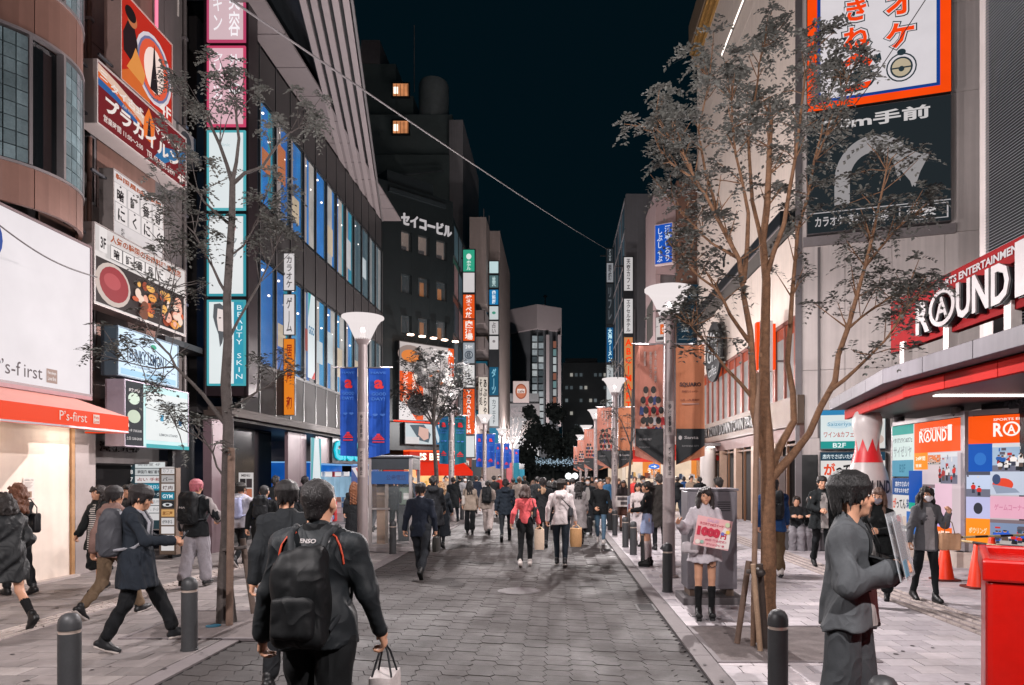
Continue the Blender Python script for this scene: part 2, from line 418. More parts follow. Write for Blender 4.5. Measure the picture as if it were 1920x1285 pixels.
def person(label, pos, h=1.70, yaw=0., lod=.02, female=False, top=('jacket', '#15171a'), bottom=('slim', '#101216'), shoes='#111214',
           hair=('short', '#0d0c0d'), legs=(8, -8, 5, 12), arms=((-6, 8, 12, 0), (6, 8, 12, 0)), lean=0., turn=0., nod=0., face=False, mask=None,
           glasses=False, build=1., group=None, skin=SKIN, inner=None, socks=None, extra=None, hand=.5, legskin=None, sit=False, cat='person', blink=True, lift=0., shoe_h=0.):
    """pos = (x, y, ground z); yaw 0 looks away up the street, 180 towards the camera. legs = thigh L, thigh R, knee L, knee R in degrees.
    arms = per side (left, right): swing forward, spread, elbow bend, forearm turned in."""
    sc = h / 1.70; b = build * (.92 if female else 1.); sd = abs(hash(label)) % 9973 if False else sum(ord(ch)*(i+3) for i, ch in enumerate(label)) % 9973
    J = {}; pel = np.array([0, 0, .92]); lr = rotx(-rad(lean))
    def up(p): return pel + lr @ (np.array(p, float) - pel)
    J['chest'] = up((0, .0, 1.25)); J['neck'] = up((0, -.01, 1.42)); hc = up((0, .012, 1.575))
    HR = lr @ rotz(rad(turn)) @ rotx(rad(-nod)); nb = J['neck'] + lr @ np.array([0, 0, .03]); hc = nb + HR @ (lr.T @ (hc - nb))
    shw = (.168 if female else .19) * build ** .5
    for i, s in enumerate((-1, 1)):
        hip = np.array([s*.088*b, 0, .9]); th, kn = rad(legs[i]), rad(legs[i+2])
        d1 = rotx(th) @ np.array([s*.02, 0, -1.]); d1 /= np.linalg.norm(d1); d2 = rotx(th - kn) @ np.array([s*.0, 0, -1.])
        J['hip%d' % i] = hip; J['kn%d' % i] = hip + d1*.42; J['an%d' % i] = J['kn%d' % i] + d2*.41
        J['fr%d' % i] = rotx(min(.25, (th-kn) * (.9 if th-kn < 0 else .5)))
        sh = up((s*shw, -.005, 1.375)); a, sp, el, tn = [rad(x) for x in arms[i]]
        u1 = lr @ (roty(-s*sp) @ rotx(a) @ np.array([0, 0, -1.])); u1 = u1 if True else u1
        u2 = lr @ (roty(-s*sp) @ rotx(a) @ rotz(s*tn) @ rotx(el) @ np.array([0, 0, -1.]))
        J['sh%d' % i] = sh; J['el%d' % i] = sh + u1*.275; J['wr%d' % i] = J['el%d' % i] + u2*.235
        J['hm%d' % i] = lr @ roty(-s*sp) @ rotx(a) @ rotz(s*tn) @ rotx(el)
    fl = [J['an%d' % i] + J['fr%d' % i] @ np.array([0, y, -.085 - shoe_h]) for i in (0, 1) for y in (-.05, .16)]
    dz = -min(p[2] for p in fl) if not sit else 0.
    off = np.array([0, 0, dz + lift])
    for q in J:
        if q[:2] not in ('fr', 'hm'): J[q] = J[q] + off
    hc = hc + off; pel = pel + off
    g = lambda q: J[q]
    # --- body
    lk = .72 if bottom[0] in ('slim','straight','wide') else 1.
    thr, cal, ank = .072*b*lk, .05*b*lk, .034*lk
    bp = [cap(pel+[-.05*b,0,.02], pel+[.05*b,0,.02], .115*b, None, .82), cap(pel+[0,.0,.03], J['chest'], .105*b, .115*b, .75),
          cap(J['chest']+[-.045,0,.02], J['chest']+[.045,0,.02], .11*b, None, .72), cap(J['sh0']-[-.02,0,.04], J['sh1']-[.02,0,.04], .04*b), cap(J['neck']-[0,0,.02], J['sh0']-[0,0,.035], .04*b, .03*b), cap(J['neck']-[0,0,.02], J['sh1']-[0,0,.035], .04*b, .03*b), cap(J['neck']-[0,0,.05], hc-HR@np.array([0,.01,.06]), .06 if not female else .047, .056 if not female else .043)]
    for i in (0, 1):
        bp += [cap(g('hip%d'%i), g('kn%d'%i), thr*1.12, .052*b*lk), cap(g('kn%d'%i), g('kn%d'%i)*.6+g('an%d'%i)*.4-[0,.008,0], .05*b*lk, cal), cap(g('kn%d'%i)*.6+g('an%d'%i)*.4-[0,.008,0], g('an%d'%i), cal, ank),
               cap(g('an%d'%i), g('an%d'%i)+J['fr%d'%i]@np.array([0,.1,-.058]), .03, .02),
               cap(g('sh%d'%i)-np.array([0,0,.02]), g('el%d'%i), .038*b, .033*b), cap(g('el%d'%i), g('wr%d'%i), .033*b, .024)]
    hd = lambda p: mv(HR, p, hc)
    fv = 1. if female else 1.05
    bp += [ell(hd((0,-.012,.022)), (.074,.094,.092), HR), ell(hd((0,.022,-.03)), (.056*fv,.066,.082), HR), cap(hd((0,.062,-.088)), hd((0,.066,-.086)), .024),
           cap(hd((-.035,.068,.018)), hd((.035,.068,.018)), .02)]
    if lod < .03: bp += [cap(hd((0,.088,.004)), hd((0,.106,-.026)), .007, .0125), cap(hd((-.02,.082,-.055)), hd((.02,.082,-.055)), .011), cap(hd((-.044,.06,-.028)), hd((-.046,.05,-.032)), .018), cap(hd((.044,.06,-.028)), hd((.046,.05,-.032)), .018)] + [ell(hd((s*.077,-.008,-.008)), (.011,.022,.034), HR) for s in (-1, 1)]
    V, Q = sdf_mesh([(bp,)], min(lod, .016) if lod < .02 else lod, .022)
    for i in (0, 1):
        hv, hq = hand_mesh(hand if not isinstance(hand, tuple) else hand[i], .0055 if lod < .016 else .008 if lod < .025 else .013)
        P = hv.copy()
        if i == 0: P[:, 0] *= -1; hq = hq[:, ::-1]
        P = P @ J['hm%d' % i].T + g('wr%d' % i); Q = np.concatenate([Q, hq + len(V)]); V = np.concatenate([V, P])
    me = mesh_np('person', V*sc, Q, skin_mat(skin)); ob = bpy.data.objects.new('person', me); COL.objects.link(ob)
    ob.location = pos; ob.rotation_euler = (0, 0, rad(yaw)); tag(ob, label, cat, group)
    gv = lod if lod > .012 else .012
    kw = dict(parent=ob, sc=sc)
    # --- face
    if face:
        e = MB(); w_ = MB(); br = MB(); mo = MB()
        for s in (-1, 1):
            for mbx, c, rx, ry, rz in ((w_, (s*.031,.083,.002), .0135,.007,.0075), (e, (s*.031,.0885,.001), .0075,.0045,.0078)):
                vs = []; 
                for q in range(5):
                    for t in range(8):
                        ph = -math.pi/2 + math.pi*q/4; a = 2*math.pi*t/8; vs.append(sc*mv(HR, (c[0]+rx*math.cos(ph)*math.cos(a), c[1]+ry*math.cos(ph)*math.sin(a), c[2]+rz*math.sin(ph)), hc))
                mbx.add(vs, [(q*8+t, q*8+(t+1)%8, q*8+8+(t+1)%8, q*8+8+t) for q in range(4) for t in range(8)])
            br.tube([sc*mv(HR, p, hc) for p in ((s*.048,.074,.020),(s*.034,.084,.026),(s*.018,.089,.022))], [.0022*sc,.0036*sc,.003*sc], 5)
            e.tube([sc*mv(HR, p, hc) for p in ((s*.046,.081,.007),(s*.032,.091,.010),(s*.019,.087,.005))], [.001*sc,.0022*sc,.0012*sc], 5)
        mo.tube([sc*mv(HR, p, hc) for p in ((-.02,.087,-.055),(-.008,.094,-.053),(0,.095,-.0545),(.008,.094,-.053),(.02,.087,-.055))], [.002*sc,.0048*sc,.005*sc,.0048*sc,.002*sc], 6)
        w_.build('eye_white', mat('#cfc8c4', .3, var=0), ob, smooth=60); e.build('eye', mat('#0c0a0a', .2, var=0), ob, smooth=60); br.build('eyebrow', mat('#1a1412', .8, var=0), ob, smooth=60)
        if not mask: mo.build('mouth', mat('#8f4a44' if female else '#96604f', .45, var=0), ob, smooth=60)
    if mask:
        soft('face_mask', [([cap(hd((-.03,.075,-.045)), hd((.03,.075,-.045)), .035, None, .8), cap(hd((0,.095,-.035)), hd((0,.088,-.06)), .022), cap(hd((0,.07,-.075)), hd((0,.068,-.08)), .03)], [], [])], min(gv, .012), mat(mask, .9, var=.03), k=.02, **kw)
    if glasses:
        gb = MB()
        for s in (-1, 1): gb.tube([sc*mv(HR, (s*.034 + .024*math.cos(a), .098, .004 + .02*math.sin(a)), hc) for a in np.linspace(0, 6.283, 13)], .0022*sc, 5); gb.tube([sc*mv(HR, p, hc) for p in ((s*.058,.096,.008), (s*.08,.0,.005))], .0022*sc, 5)
        gb.tube([sc*mv(HR, p, hc) for p in ((-.01,.1,.006),(.01,.1,.006))], .002*sc, 5); gb.build('glasses', mat('#141012', .3, .3, 0), ob, smooth=60)
    # --- hair
    st, hcol = hair[0], hair[1]; hm = relief(mat(hcol, .5, var=.25, vs=40, bump=.2, bs=160, spec=.45), 'hair'); hv = min(gv, .014) if lod < .024 else gv
    face_cut = [ell(hd((0,.115,-.05)), (.07,.075,.098), HR)]
    shell = [ell(hd((0,-.016,.028)), (.089,.108,.1), HR)]
    if st == 'crop': soft('hair', [([ell(hd((0,-.02,.028)), (.084,.103,.097), HR), cap(hd((0,-.06,-.03)), hd((0,-.06,-.055)), .05, .045)], [], [ell(hd((0,.12,-.045)), (.08,.095,.105), HR)] + [ell(hd((s*.085,.03,-.05)), (.02,.05,.06), HR) for s in (-1, 1)])], hv, hm, fold=.002, seed=sd, fs=6, k=.02, **kw)
    elif st in ('short', 'mop') and lod < .017:
        big = st == 'mop'; rr = np.random.RandomState(sd); pr = [ell(hd((0,-.014,.026)), (.079,.098,.094) if not big else (.081,.1,.096), HR)]; gx_ = .93 if not big else .985
        for q in range(64 if big else 54):
            a = 2*math.pi*(q + rr.uniform(-.4,.4))/(64 if big else 54); fr = math.cos(a)
            ze = (-.004 if big else .046) if fr > .6 else ((-.05 if big else -.016) if fr > -.35 else (-.085 if big else -.06)); ze += rr.uniform(-.03, .02)
            S_ = lambda el, g: (gx_*.086*math.sin(a)*math.cos(el)*g, gx_*.104*math.cos(a)*math.cos(el)*g - .014, .026 + gx_*.097*math.sin(el)*g)
            sw_ = rr.uniform(-.02, .02); p0, p1, p2 = S_(1.25, 1.02), S_(.75, 1.07), S_(.28, 1.03); kk = (.97 if big else .93) if fr > -.2 else .84; p3 = (p2[0]*kk+sw_, p2[1]*(kk if fr < .6 else 1.0)+abs(sw_)*.3, ze) if ze < p2[2]-.01 else (p2[0]+sw_, p2[1]+.004, p2[2]-.012)
            P_ = [hd(x) for x in (p0, p1, p2, p3)]; pr += [cap(P_[0], P_[1], .019, .017), cap(P_[1], P_[2], .017, .015), cap(P_[2], P_[3], .0145, .005 if big else .006)]
        soft('hair', [(pr, [], [ell(hd((0,.13,-.06)), (.058,.07,.075), HR)])], .0085 if lod < .012 else .011, hm, k=.007, **kw)
    elif st == 'short': soft('hair', [(shell + [cap(hd((-.035,.06,.075)), hd((.035,.06,.07)), .036), cap(hd((0,-.065,-.02)), hd((0,-.065,-.05)), .055, .045), cap(hd((-.07,-.01,.0)), hd((-.07,-.01,-.02)), .02), cap(hd((.07,-.01,.0)), hd((.07,-.01,-.02)), .02)], [], face_cut)], hv, hm, fold=.006, seed=sd, fs=3, k=.025, **kw)
    elif st == 'mop': soft('hair', [([ell(hd((0,-.012,.03)), (.104,.122,.108), HR)] + [cap(hd((x,.085,.05)), hd((x*1.1,.1,-.012 - .01*(i%2))), .028, .014) for i, x in enumerate((-.06,-.03,0,.03,.06))] + [cap(hd((s*.085,y,.0)), hd((s*.088,y,-.06)), .035, .02) for s in (-1,1) for y in (-.02,.025)] + [cap(hd((0,-.08,-.02)), hd((0,-.075,-.085)), .06, .045), cap(hd((-.05,-.06,-.02)), hd((-.05,-.06,-.09)), .04, .03), cap(hd((.05,-.06,-.02)), hd((.05,-.06,-.09)), .04, .03)], [], [ell(hd((0,.125,-.085)), (.068,.075,.085), HR)])], hv, hm, fold=.008, seed=sd, fs=3.2, k=.022, **kw)
    else:
        L = {'bob': .14, 'long': .34, 'verylong': .46, 'tail': .3}[st]; pr = list(shell)
        dn = np.array([0, 0, -1.]); 
        if st == 'tail':
            pr += [cap(hd((0,-.1,.02)), hd((0,-.13,-.02)), .035), cap(hd((0,-.13,-.02)), hd((0,-.12,0))+dn*L, .038, .02), cap(hd((0,-.06,-.02)), hd((0,-.06,-.05)), .05, .04)]
        else:
            for x, y in ((-.07,-.03),(-.045,-.07),(0,-.08),(.045,-.07),(.07,-.03)):
                e1 = hd((x*1.15, y-.015, -.08)); pr += [cap(hd((x, y, .0)), e1, .04, .042), cap(e1, e1 + dn*max(.02, L-.09) + np.array([x*.25, -.025 if y < -.05 else .0, 0]), .042, .028)]
            if st != 'bob':
                for s in (-1, 1):
                    e1 = hd((s*.083, .02, -.09)); pr += [cap(hd((s*.076,.022,.01)), e1, .024, .024), cap(e1, e1 + dn*(L-.12) + np.array([s*.01,.06,0]), .025, .016)]
        pr += [cap(hd((x,.078,.06)), hd((x*1.08,.094,.032)), .022, .012) for x in (-.05,-.025,0,.025,.05)]
        soft('hair', [(pr, [], [ell(hd((0,.128,-.05)), (.06,.075,.075), HR)])], hv, hm, fold=.006, seed=sd, fs=3, k=.022, **kw)
    # --- clothes
    ts, tc = top[0], top[1]; tm = top[2] if len(top) > 2 else cloth(tc); ln = top[3] if len(top) > 3 else None
    T = {'jacket': (.145, .165, .78, .062, .05, 1.), 'hoodie': (.145, .16, .80, .062, .048, 1.), 'sweater': (.135, .135, .88, .056, .044, 1.), 'coat': (.145, .19, .52, .062, .05, 1.), 'puffer': (.17, .19, .70, .08, .065, 1.),
         'suit': (.142, .145, .75, .06, .045, 1.), 'blazer': (.135, .135, .78, .055, .042, 1.), 'big': (.15, .17, .74, .068, .062, 1.), 'tee': (.13, .13, .82, .05, .045, 1.), 'oversize': (.16, .19, .62, .072, .06, 1.)}[ts]
    cr, hr_, hem, s1, s2, _ = T; hem = ln or hem; cr *= b; hr_ *= b; hemz = hem + off[2]
    low = pel*1; hipc = pel + lr @ np.array([0,0,.02]); sw = max(0., (abs(math.sin(rad(legs[0]))) + abs(math.sin(rad(legs[1]))))) if not sit else 0
    grp = [cap(J['chest']+lr@np.array([-.06*b,0,.04]), J['chest']+lr@np.array([.06*b,0,.04]), cr, None, .78), cap(J['sh0']-[-.02,0,.035], J['sh1']-[.02,0,.035], .07*b, None, .95), cap(J['neck']-[.0,0,.03], J['sh0']-[0,0,.012], .062*b, .05*b), cap(J['neck']-[.0,0,.03], J['sh1']-[0,0,.012], .062*b, .05*b), cap(J['chest'], hipc, cr*1.02, hr_, .8),
           cap(J['neck']-[0,.0,.05], J['neck']+lr@np.array([0,0,.012]), .085, .066)]
    if female: grp += [cap(J['chest']+lr@np.array([s*.06,.06,.0]), J['chest']+lr@np.array([s*.06,.075,-.01]), .062) for s in (-1, 1)]
    if hem < .88 and not sit: 
        lz = np.array([0, 0, hemz - .06]); grp += [cap(hipc+[-.04*b,0,0], np.array([-.05*b, 0, hemz-.06]), hr_*.92, hr_*(1.12 if ts in ('coat','big','oversize') else .95), .8+.15*sw), cap(hipc+[.04*b,0,0], np.array([.05*b, 0, hemz-.06]), hr_*.92, hr_*(1.12 if ts in ('coat','big','oversize') else .95), .8+.15*sw)]
    groups = [(grp, [(2, -1, hemz)] if not sit else [(2, -1, pel[2]-.08)], [])]
    slv = []
    for i in (0, 1):
        wr = g('wr%d'%i); el = g('el%d'%i); slv += [cap(g('sh%d'%i)-np.array([(-1,1)[i]*.018,0,.03]), el, s1*.98*b, s1*.92), cap(el, el + (wr-el)*(.97 if ts != 'tee' else .05), s1*.95, s2)]
    groups.append((slv, [], []))
    if ts in ('hoodie', 'coat') or (len(top) > 4 and top[4] == 'hood'):
        if ts == 'hoodie' or (len(top) > 4 and top[4] == 'hood'):
            nk = J['neck']; groups.append(([cap(nk+lr@np.array([-.07,-.03,.0]), nk+lr@np.array([.07,-.03,.0]), .06), cap(nk+lr@np.array([-.05,-.1,-.04]), nk+lr@np.array([.05,-.1,-.04]), .055), cap(nk+lr@np.array([-.07,.04,-.02]), nk+lr@np.array([-.08,-.05,.02]), .035), cap(nk+lr@np.array([.07,.04,-.02]), nk+lr@np.array([.08,-.05,.02]), .035)], [], []))
    amp = {'puffer': .009, 'big': .006, 'oversize': .006, 'coat': .005}.get(ts, .005)
    jname = {'tee': 'shirt', 'suit': 'suit_jacket'}.get(ts, {'puffer': 'puffer_coat', 'big': 'jacket', 'oversize': 'sweatshirt'}.get(ts, ts))
    soft(jname, groups, gv, tm, fold=amp, seed=sd, **kw)
    if inner:
        c = (J['chest'])*sc; nk = J['neck'][2]*sc; lowz = (hemz+.02)*sc if hem > .6 else c[2]-.3*sc; m = MB(); n = 12; P = []
        for q in range(n+1):
            z = (nk-.03*sc) + (lowz-nk+.03*sc)*q/n; w = (.035 + .035*min(1, q/3))*sc
            for t in range(6): P.append((c[0]-w+2*w*t/5, .3, z))
        m.add(P, [(q*6+t, (q+1)*6+t, (q+1)*6+t+1, q*6+t+1) for q in range(n) for t in range(5)]); stick(m, child(ob, jname), .004, True)
        m.build('shirt', inner if not isinstance(inner, str) else cloth(inner), ob, smooth=80)
    bs, bc = bottom[0], bottom[1]; bm = bottom[2] if len(bottom) > 2 else cloth(bc or '#222222'); sln = bottom[3] if len(bottom) > 3 else .58
    hw = .112 if bs == 'skirt' else .125
    hipb = [cap(pel+[-.045*b,0,.03], pel+[.045*b,0,.03], hw*b, None, .84), cap(pel+[0,0,0], pel+[0,0,.06], hw*b, .1*b, .8)]
    if bs == 'skirt':
        lz = sln + off[2]; soft('skirt', [(hipb + [cap(pel+[s*.05*b,0,.02], np.array([s*.085*b, .01, lz-.1]), .115*b, .155*b, .95) for s in (-1, 1)], [(2, -1, lz)], [])], gv, bm, fold=.006, seed=sd, fs=1.6, **kw)
    elif bs != 'none':
        r1, r2, r3 = {'slim': (.088,.062,.046), 'straight': (.094,.072,.066), 'wide': (.096,.09,.1), 'shorts': (.095,.08,.08)}[bs]
        pr = []
        for i in (0, 1):
            kn, an = g('kn%d'%i), g('an%d'%i); pr += [cap(g('hip%d'%i), kn, r1*b*1.08, r2*b), cap(kn, an + (kn-an)*(.1 if bs == 'slim' else -.1 if bs == 'shorts' else .13), r2*b, r3*b*(.95 if bs != 'slim' else 1))]
        soft('trousers', [(hipb + pr, [], [])], gv, bm, fold=.004 if bs == 'slim' else .005, seed=sd+1, k=.02, **kw)
    if socks:
        scol, frac = socks
        for i in (0, 1):
            kn, an = g('kn%d'%i), g('an%d'%i); tp = an + (kn-an)*frac; md = kn*.6+an*.4-[0,.008,0]
            pr = [cap(md, an, cal+.006, ank+.007)] + ([cap(tp, md, .053*b+.003, cal+.006)] if frac > .62 else [])
            soft('sock', [(pr, [], [])], min(gv, .013), cloth(scol), k=.015, **kw)
    for i in (0, 1):
        an, fr = g('an%d'%i), J['fr%d'%i]; f = lambda p: an + fr @ np.array(p, float)
        pr = [cap(f((0,-.045,-.045)), f((0,.05,-.05)), .04, .042), cap(f((0,.05,-.052)), f((0,.15,-.06)), .042, .034, 1.), cap(f((0,-.02,.03)), f((0,.0,-.04)), .043, .046), cap(f((0,-.01,.0)), f((0,.07,-.045)), .043, .036)]
        so = [cap(f((x,-.05,-.078-shoe_h)), f((x,.155,-.078-shoe_h)), .02) for x in (-.018, .018)]
        if shoe_h: so += [cap(f((x,-.05,-.06-shoe_h*.3)), f((x,.155,-.06-shoe_h*.3)), .03) for x in (-.018, .018)]
        shc, soc = (shoes if isinstance(shoes, tuple) else (shoes, None))
        s_ = soft('shoe', [(pr + ([] if soc else so), [], [])], min(gv, .012), mat(shc, .45, var=.08), k=.015, **kw)
        if soc: soft('sole', [(so, [], [])], min(gv, .012), mat(soc, .6, var=.05), k=.015, parent=s_, sc=sc)
    J['hc'] = hc; J['HR'] = HR; J['pel'] = pel; J['lr'] = lr; J['sc'] = sc
    return ob, J
def held(ob, name, label, cat, group=None):
    """something a person carries: a thing of its own standing in the same frame as its carrier"""
    r = empty(name, ob.location, ob.rotation_euler[2], label, cat, group); return r
def backpack(ob, J, label, col, w=.15, hgt=.23, dep=.085, zc=-.02, det='#2a2d31', logo=None, pocket=True, vox=.014):
    r = held(ob, 'backpack', label, 'backpack'); sc = J['sc']; c = J['chest'] + J['lr'] @ np.array([0, -.14-dep, zc]); m = cloth(col, .6); lr = J['lr']
    soft('pack', [([rbox(c, (w, dep, hgt), .06, lr), rbox(c+lr@np.array([0,.02,.05]), (w*.9, dep*.9, hgt), .06, lr)], [], [])], vox, m, r, fold=.006, seed=3, sc=sc)
    if pocket: soft('pocket', [([rbox(c+lr@np.array([0,-dep*.92,-hgt*.3]), (w*.82, .04, hgt*.5), .035, lr)], [], [])], vox, m, r, fold=.003, sc=sc)
    t = MB()
    for s in (-1, 1):
        ch = J['chest']; P = [c+lr@np.array((s*.07, dep*.6, hgt*.85))] + [ch+lr@np.array(p) for p in ((s*.095, -.12, .165), (s*.108, -.02, .2), (s*.112, .07, .165), (s*.118, .128, .06), (s*.14, .115, -.1), (s*.165, .0, -.19))] + [c+lr@np.array((s*w*.9, dep*.5, -hgt*.7))]
        t.tube([sc*Vector(p) for p in P], [.017*sc]*8, 6)
    t.build('strap', cloth(det, .7), r, smooth=60)
    z = MB(); z.tube([sc*Vector(c+lr@np.array((w*.86*math.cos(a), -dep*(.55), hgt*.25 + hgt*.55*math.sin(a)))) for a in np.linspace(0, math.pi, 9)], .004*sc, 5)
    z.tube([sc*Vector(c+lr@np.array(p)) for p in ((-.03,dep*.3,hgt),(-.025,dep*.3,hgt+.045),(.025,dep*.3,hgt+.045),(.03,dep*.3,hgt))], .007*sc, 6)
    z.build('zip', mat(det, .4, .4), r, smooth=60)
    if logo:
        l = MB(FR((0, 0, 0), 0)); q = c+lr@np.array([-w*.4, -dep*1.05 - .045, logo[1]]); put_text(l, logo[0], q[0]*sc, q[2]*sc, .1*sc, .03*sc, q[1]*sc); l.build('lettering', mat('#b8b4b4', .6, var=0), r)
    return r
def shopping_bag(ob, J, side, label, col, w=.14, hgt=.34, dep=.06, hcol='#b59a78', name='shopping_bag', hl=.12, dy=0):
    r = held(ob, name, label, 'bag'); sc = J['sc']; g = (J['wr%d' % side] + J['hm%d' % side] @ np.array([0, .0, -.085])) * sc; zt = g[2] - hl
    m = MB(); n = 7; vs = []; fs = []
    for t, k in ((0, .92), (.35, 1.03), (.7, 1.0), (1, .96)):
        for a in range(12):
            an = 2*math.pi*a/12; cx, sy = math.cos(an), math.sin(an); e = .45
            vs.append((g[0] + dep*k*math.copysign(abs(cx)**e, cx), g[1] + dy + w*k*(1+.02*math.sin(5*an+t*4))*math.copysign(abs(sy)**e, sy), zt - hgt + hgt*t + .008*math.sin(3*an)*t))
    for i in range(3):
        for a in range(12): fs.append((i*12+a, i*12+(a+1)%12, (i+1)*12+(a+1)%12, (i+1)*12+a))
    fs.append(tuple(range(12))[::-1]); fs.append(tuple(range(36,48))); m.add(vs, fs)
    m.build('bag_body', mat(col, .7, var=.12, vs=9, bump=.3, bs=40), r, smooth=50)
    hm = MB()
    for s in (-1, 1): hm.tube([(g[0]+s*dep*.8, g[1]+dy-w*.45, zt-.01), (g[0]+s*dep*.35, g[1]-w*.2, zt+hl*.7), (g[0], g[1], zt+hl), (g[0]+s*dep*.35, g[1]+w*.2, zt+hl*.7), (g[0]+s*dep*.8, g[1]+dy+w*.45, zt-.01)], .006, 6)
    hm.build('handle', mat(hcol, .7), r, smooth=60)
    return r
def shoulder_bag(ob, J, side, label, col, zc=.98, w=.13, hgt=.1, dep=.05, strap='#1a1a1c', cross=False, yoff=0.):
    r = held(ob, 'shoulder_bag', label, 'bag'); s = -1 if side == 0 else 1; sc = J['sc']; o = J['pel'][2] - .92
    c = np.array([s*(.2), yoff, zc+o]); soft('bag_body', [([rbox(c, (dep, w, hgt), .035)], [], [])], .014, mat(col, .55, var=.1), r, fold=.005, sc=sc)
    sh = J['sh%d' % (1-side if cross else side)] + np.array([0, 0, .075]); sx = sh[0]*.55 if cross else sh[0]*.8
    t = MB(); t.tube([sc*Vector(p) for p in (c+[0,w*.7,hgt*.8], (c[0]*.5+sx*.5, .15, (c[2]+sh[2])/2+.05), (sx, .05, sh[2]-.005), (sx, -.07, sh[2]-.005), (c[0]*.5+sx*.5, -.165, (c[2]+sh[2])/2+.05), c+[0,-w*.7,hgt*.8])], .009*sc, 6); t.build('strap', mat(strap, .6), r, smooth=60)
    return r
# ---------------------------------------------------------------- ground
XL, XR = -3.5, 1.36                                  # road edges
road_m = mat('#292322', .66, var=.1, vs=1.3, bump=.35, bs=90, rnd=.13, rv=.14)
road_far = mat('#282221', .66, var=.1, vs=.9, bump=.3, bs=60, rv=.14)
joint = mat('#242021', .9, var=.1)
g0 = setting(MB().box(-40, -8, -.6, 40, 240, -.03).build('ground', mat('#3a3637', .9)))
road = setting(MB().box(XL, -8, -.4, XR, 200, -.012).build('road', joint))
def paver6(x, y, w, h):
    g = .0026; j, k = .04, .05
    P = [(x+j, y+k), (x+w, y), (x+w+j, y+k), (x+w, y+h), (x+j, y+h+k), (x, y+h)]
    cx = sum(p[0] for p in P)/6; cy = sum(p[1] for p in P)/6
    return [(cx + (a-cx)*(1-g*2/w), cy + (b-cy)*(1-g*2/h)) for a, b in P]
pw, ph = .24, .172; rows = []
for j in range(0, 102):
    for i in range(21):
        x = XL + .005 + i*pw; y = 4.6 + j*ph
        if x > XR - .03: continue
        rows.append((x, y))
rows.sort(key=lambda p: (p[1] < 5.4, p[1]))
pm = MB().slab([(a, b) for a, b in paver6(0, 0, pw, ph)], -.03, 0).mesh('paver', road_m); far = MB()
for n, (x, y) in enumerate(rows):
    dz = R.uniform(-.003, .003)
    if n < 295 and x + pw + .04 < XR:
        o = bpy.data.objects.new('paver', pm); link(o, road); o.location = (x, y, dz)
    else: far.slab([(min(a, XR-.004), b) for a, b in paver6(x, y, pw, ph)] if x + pw < XR + .2 else [], -.03, dz) if x + .06 < XR else None
o = far.build('pavers', road_m, road); o['kind'] = 'stuff'
setting(MB().box(XL, 22.2, -.3, XR, 160, -.001).build('road_surface', road_far)); setting(MB().box(XL, -8, -.3, XR, 4.6, -.001).build('road_surface', road_far))
kerb_m = mat('#6b6465', .7, var=.13, vs=2, bump=.2, rnd=.1)
for nm, x0, x1 in (('kerb', XL-.2, XL), ('kerb', XR, XR+.19)):
    k = setting(MB().box(x0, -8, -.3, x1, 200, -.004).build(nm, joint))
    km = MB().box(x0+.003, .005, -.05, x1-.003, .995, .014).mesh('kerb_stone', kerb_m)
    for j in range(4, 40): o = bpy.data.objects.new('kerb_stone', km); link(o, k); o.location = (0, j*1.0, R.uniform(-.002, .002))
    o = MB().box(x0+.003, 40, -.05, x1-.003, 160, .014).build('kerb_run', kerb_m, k); o['kind'] = 'stuff'; o = MB().box(x0+.003, -8, -.05, x1-.003, 4, .014).build('kerb_run', kerb_m, k); o['kind'] = 'stuff'
def walk(x0, x1, bw, bh, cols, y0, y1, zt=.02, skip=None, near=270):
    base = setting(MB().box(x0, -8, -.3, x1, 160, zt-.012).build('pavement', joint)); ms = []
    for c in cols: ms.append(mat(c, .68, var=.15, vs=1.7, bump=.3, bs=110, rnd=.15, rv=.12))
    sh = [MB().box(.005, .005, -.04, bw-.005, bh-.005, 0).mesh('paving_stone', m) for m in ms]; B = [MB() for _ in ms]; lst = []
    for j in range(int((y1-y0)/bh)):
        for i in range(-1, int((x1-x0)/bw)+1):
            x = x0 + i*bw + (j % 2)*bw*.5; y = y0 + j*bh; a, b = max(x, x0), min(x+bw, x1)
            if skip and a < skip[1] and b > skip[0]:
                if a < skip[0]: b = skip[0]
                else: a = skip[1]
            if b - a < .04: continue
            px = CPX + FPX*x/y; ins = -90 < px < 1960 and CPY + FPX*CAMZ/y < 1330 and b - a > bw - .01
            lst.append((0 if ins else 1, y, a, b, R.choices(range(len(ms)), [4, 2, 1][:len(ms)])[0]))
    lst.sort()
    for n, (ins, y, x, xb, c) in enumerate(lst):
        z = zt + R.uniform(-.002, .002)
        if n < near and not ins: o = bpy.data.objects.new('paving_stone', sh[c]); link(o, base); o.location = (x, y, z)
        else: B[c].box(x+.005, y+.005, z-.04, xb-.005, y+bh-.005, z)
    for b, m in zip(B, ms):
        if b.v: o = b.build('paving_stones', m, base); o['kind'] = 'stuff'
    for a, b in ((-8, y0), (y1, 160)): setting(MB().box(x0, a, -.3, x1, b, zt-.001).build('pavement_surface', ms[0]))
    return base
tac_l = (-6.505, -6.095)
tac_r = (4.775, 5.385)
plw = walk(XL-.2-6.4, XL-.2, .40, .27, ['#7f7877', '#736d6c', '#8b8482'], 5.2, 34, skip=tac_l)
prw = walk(XR+.19, XR+.19+10.4, .325, .25, ['#aea8ac', '#a49ea3', '#b6afb2'], 4.6, 32, skip=tac_r)
setting(MB().box(-40, -8, -.3, XL-6.6, 160, .016).build('pavement', mat('#8b807e', .7, var=.1)))
setting(MB().box(XR+10.59, -8, -.3, 40, 160, .016).build('pavement', mat('#8f8688', .7, var=.1)))
tm_ = mat('#b0a5a0', .6, var=.1)
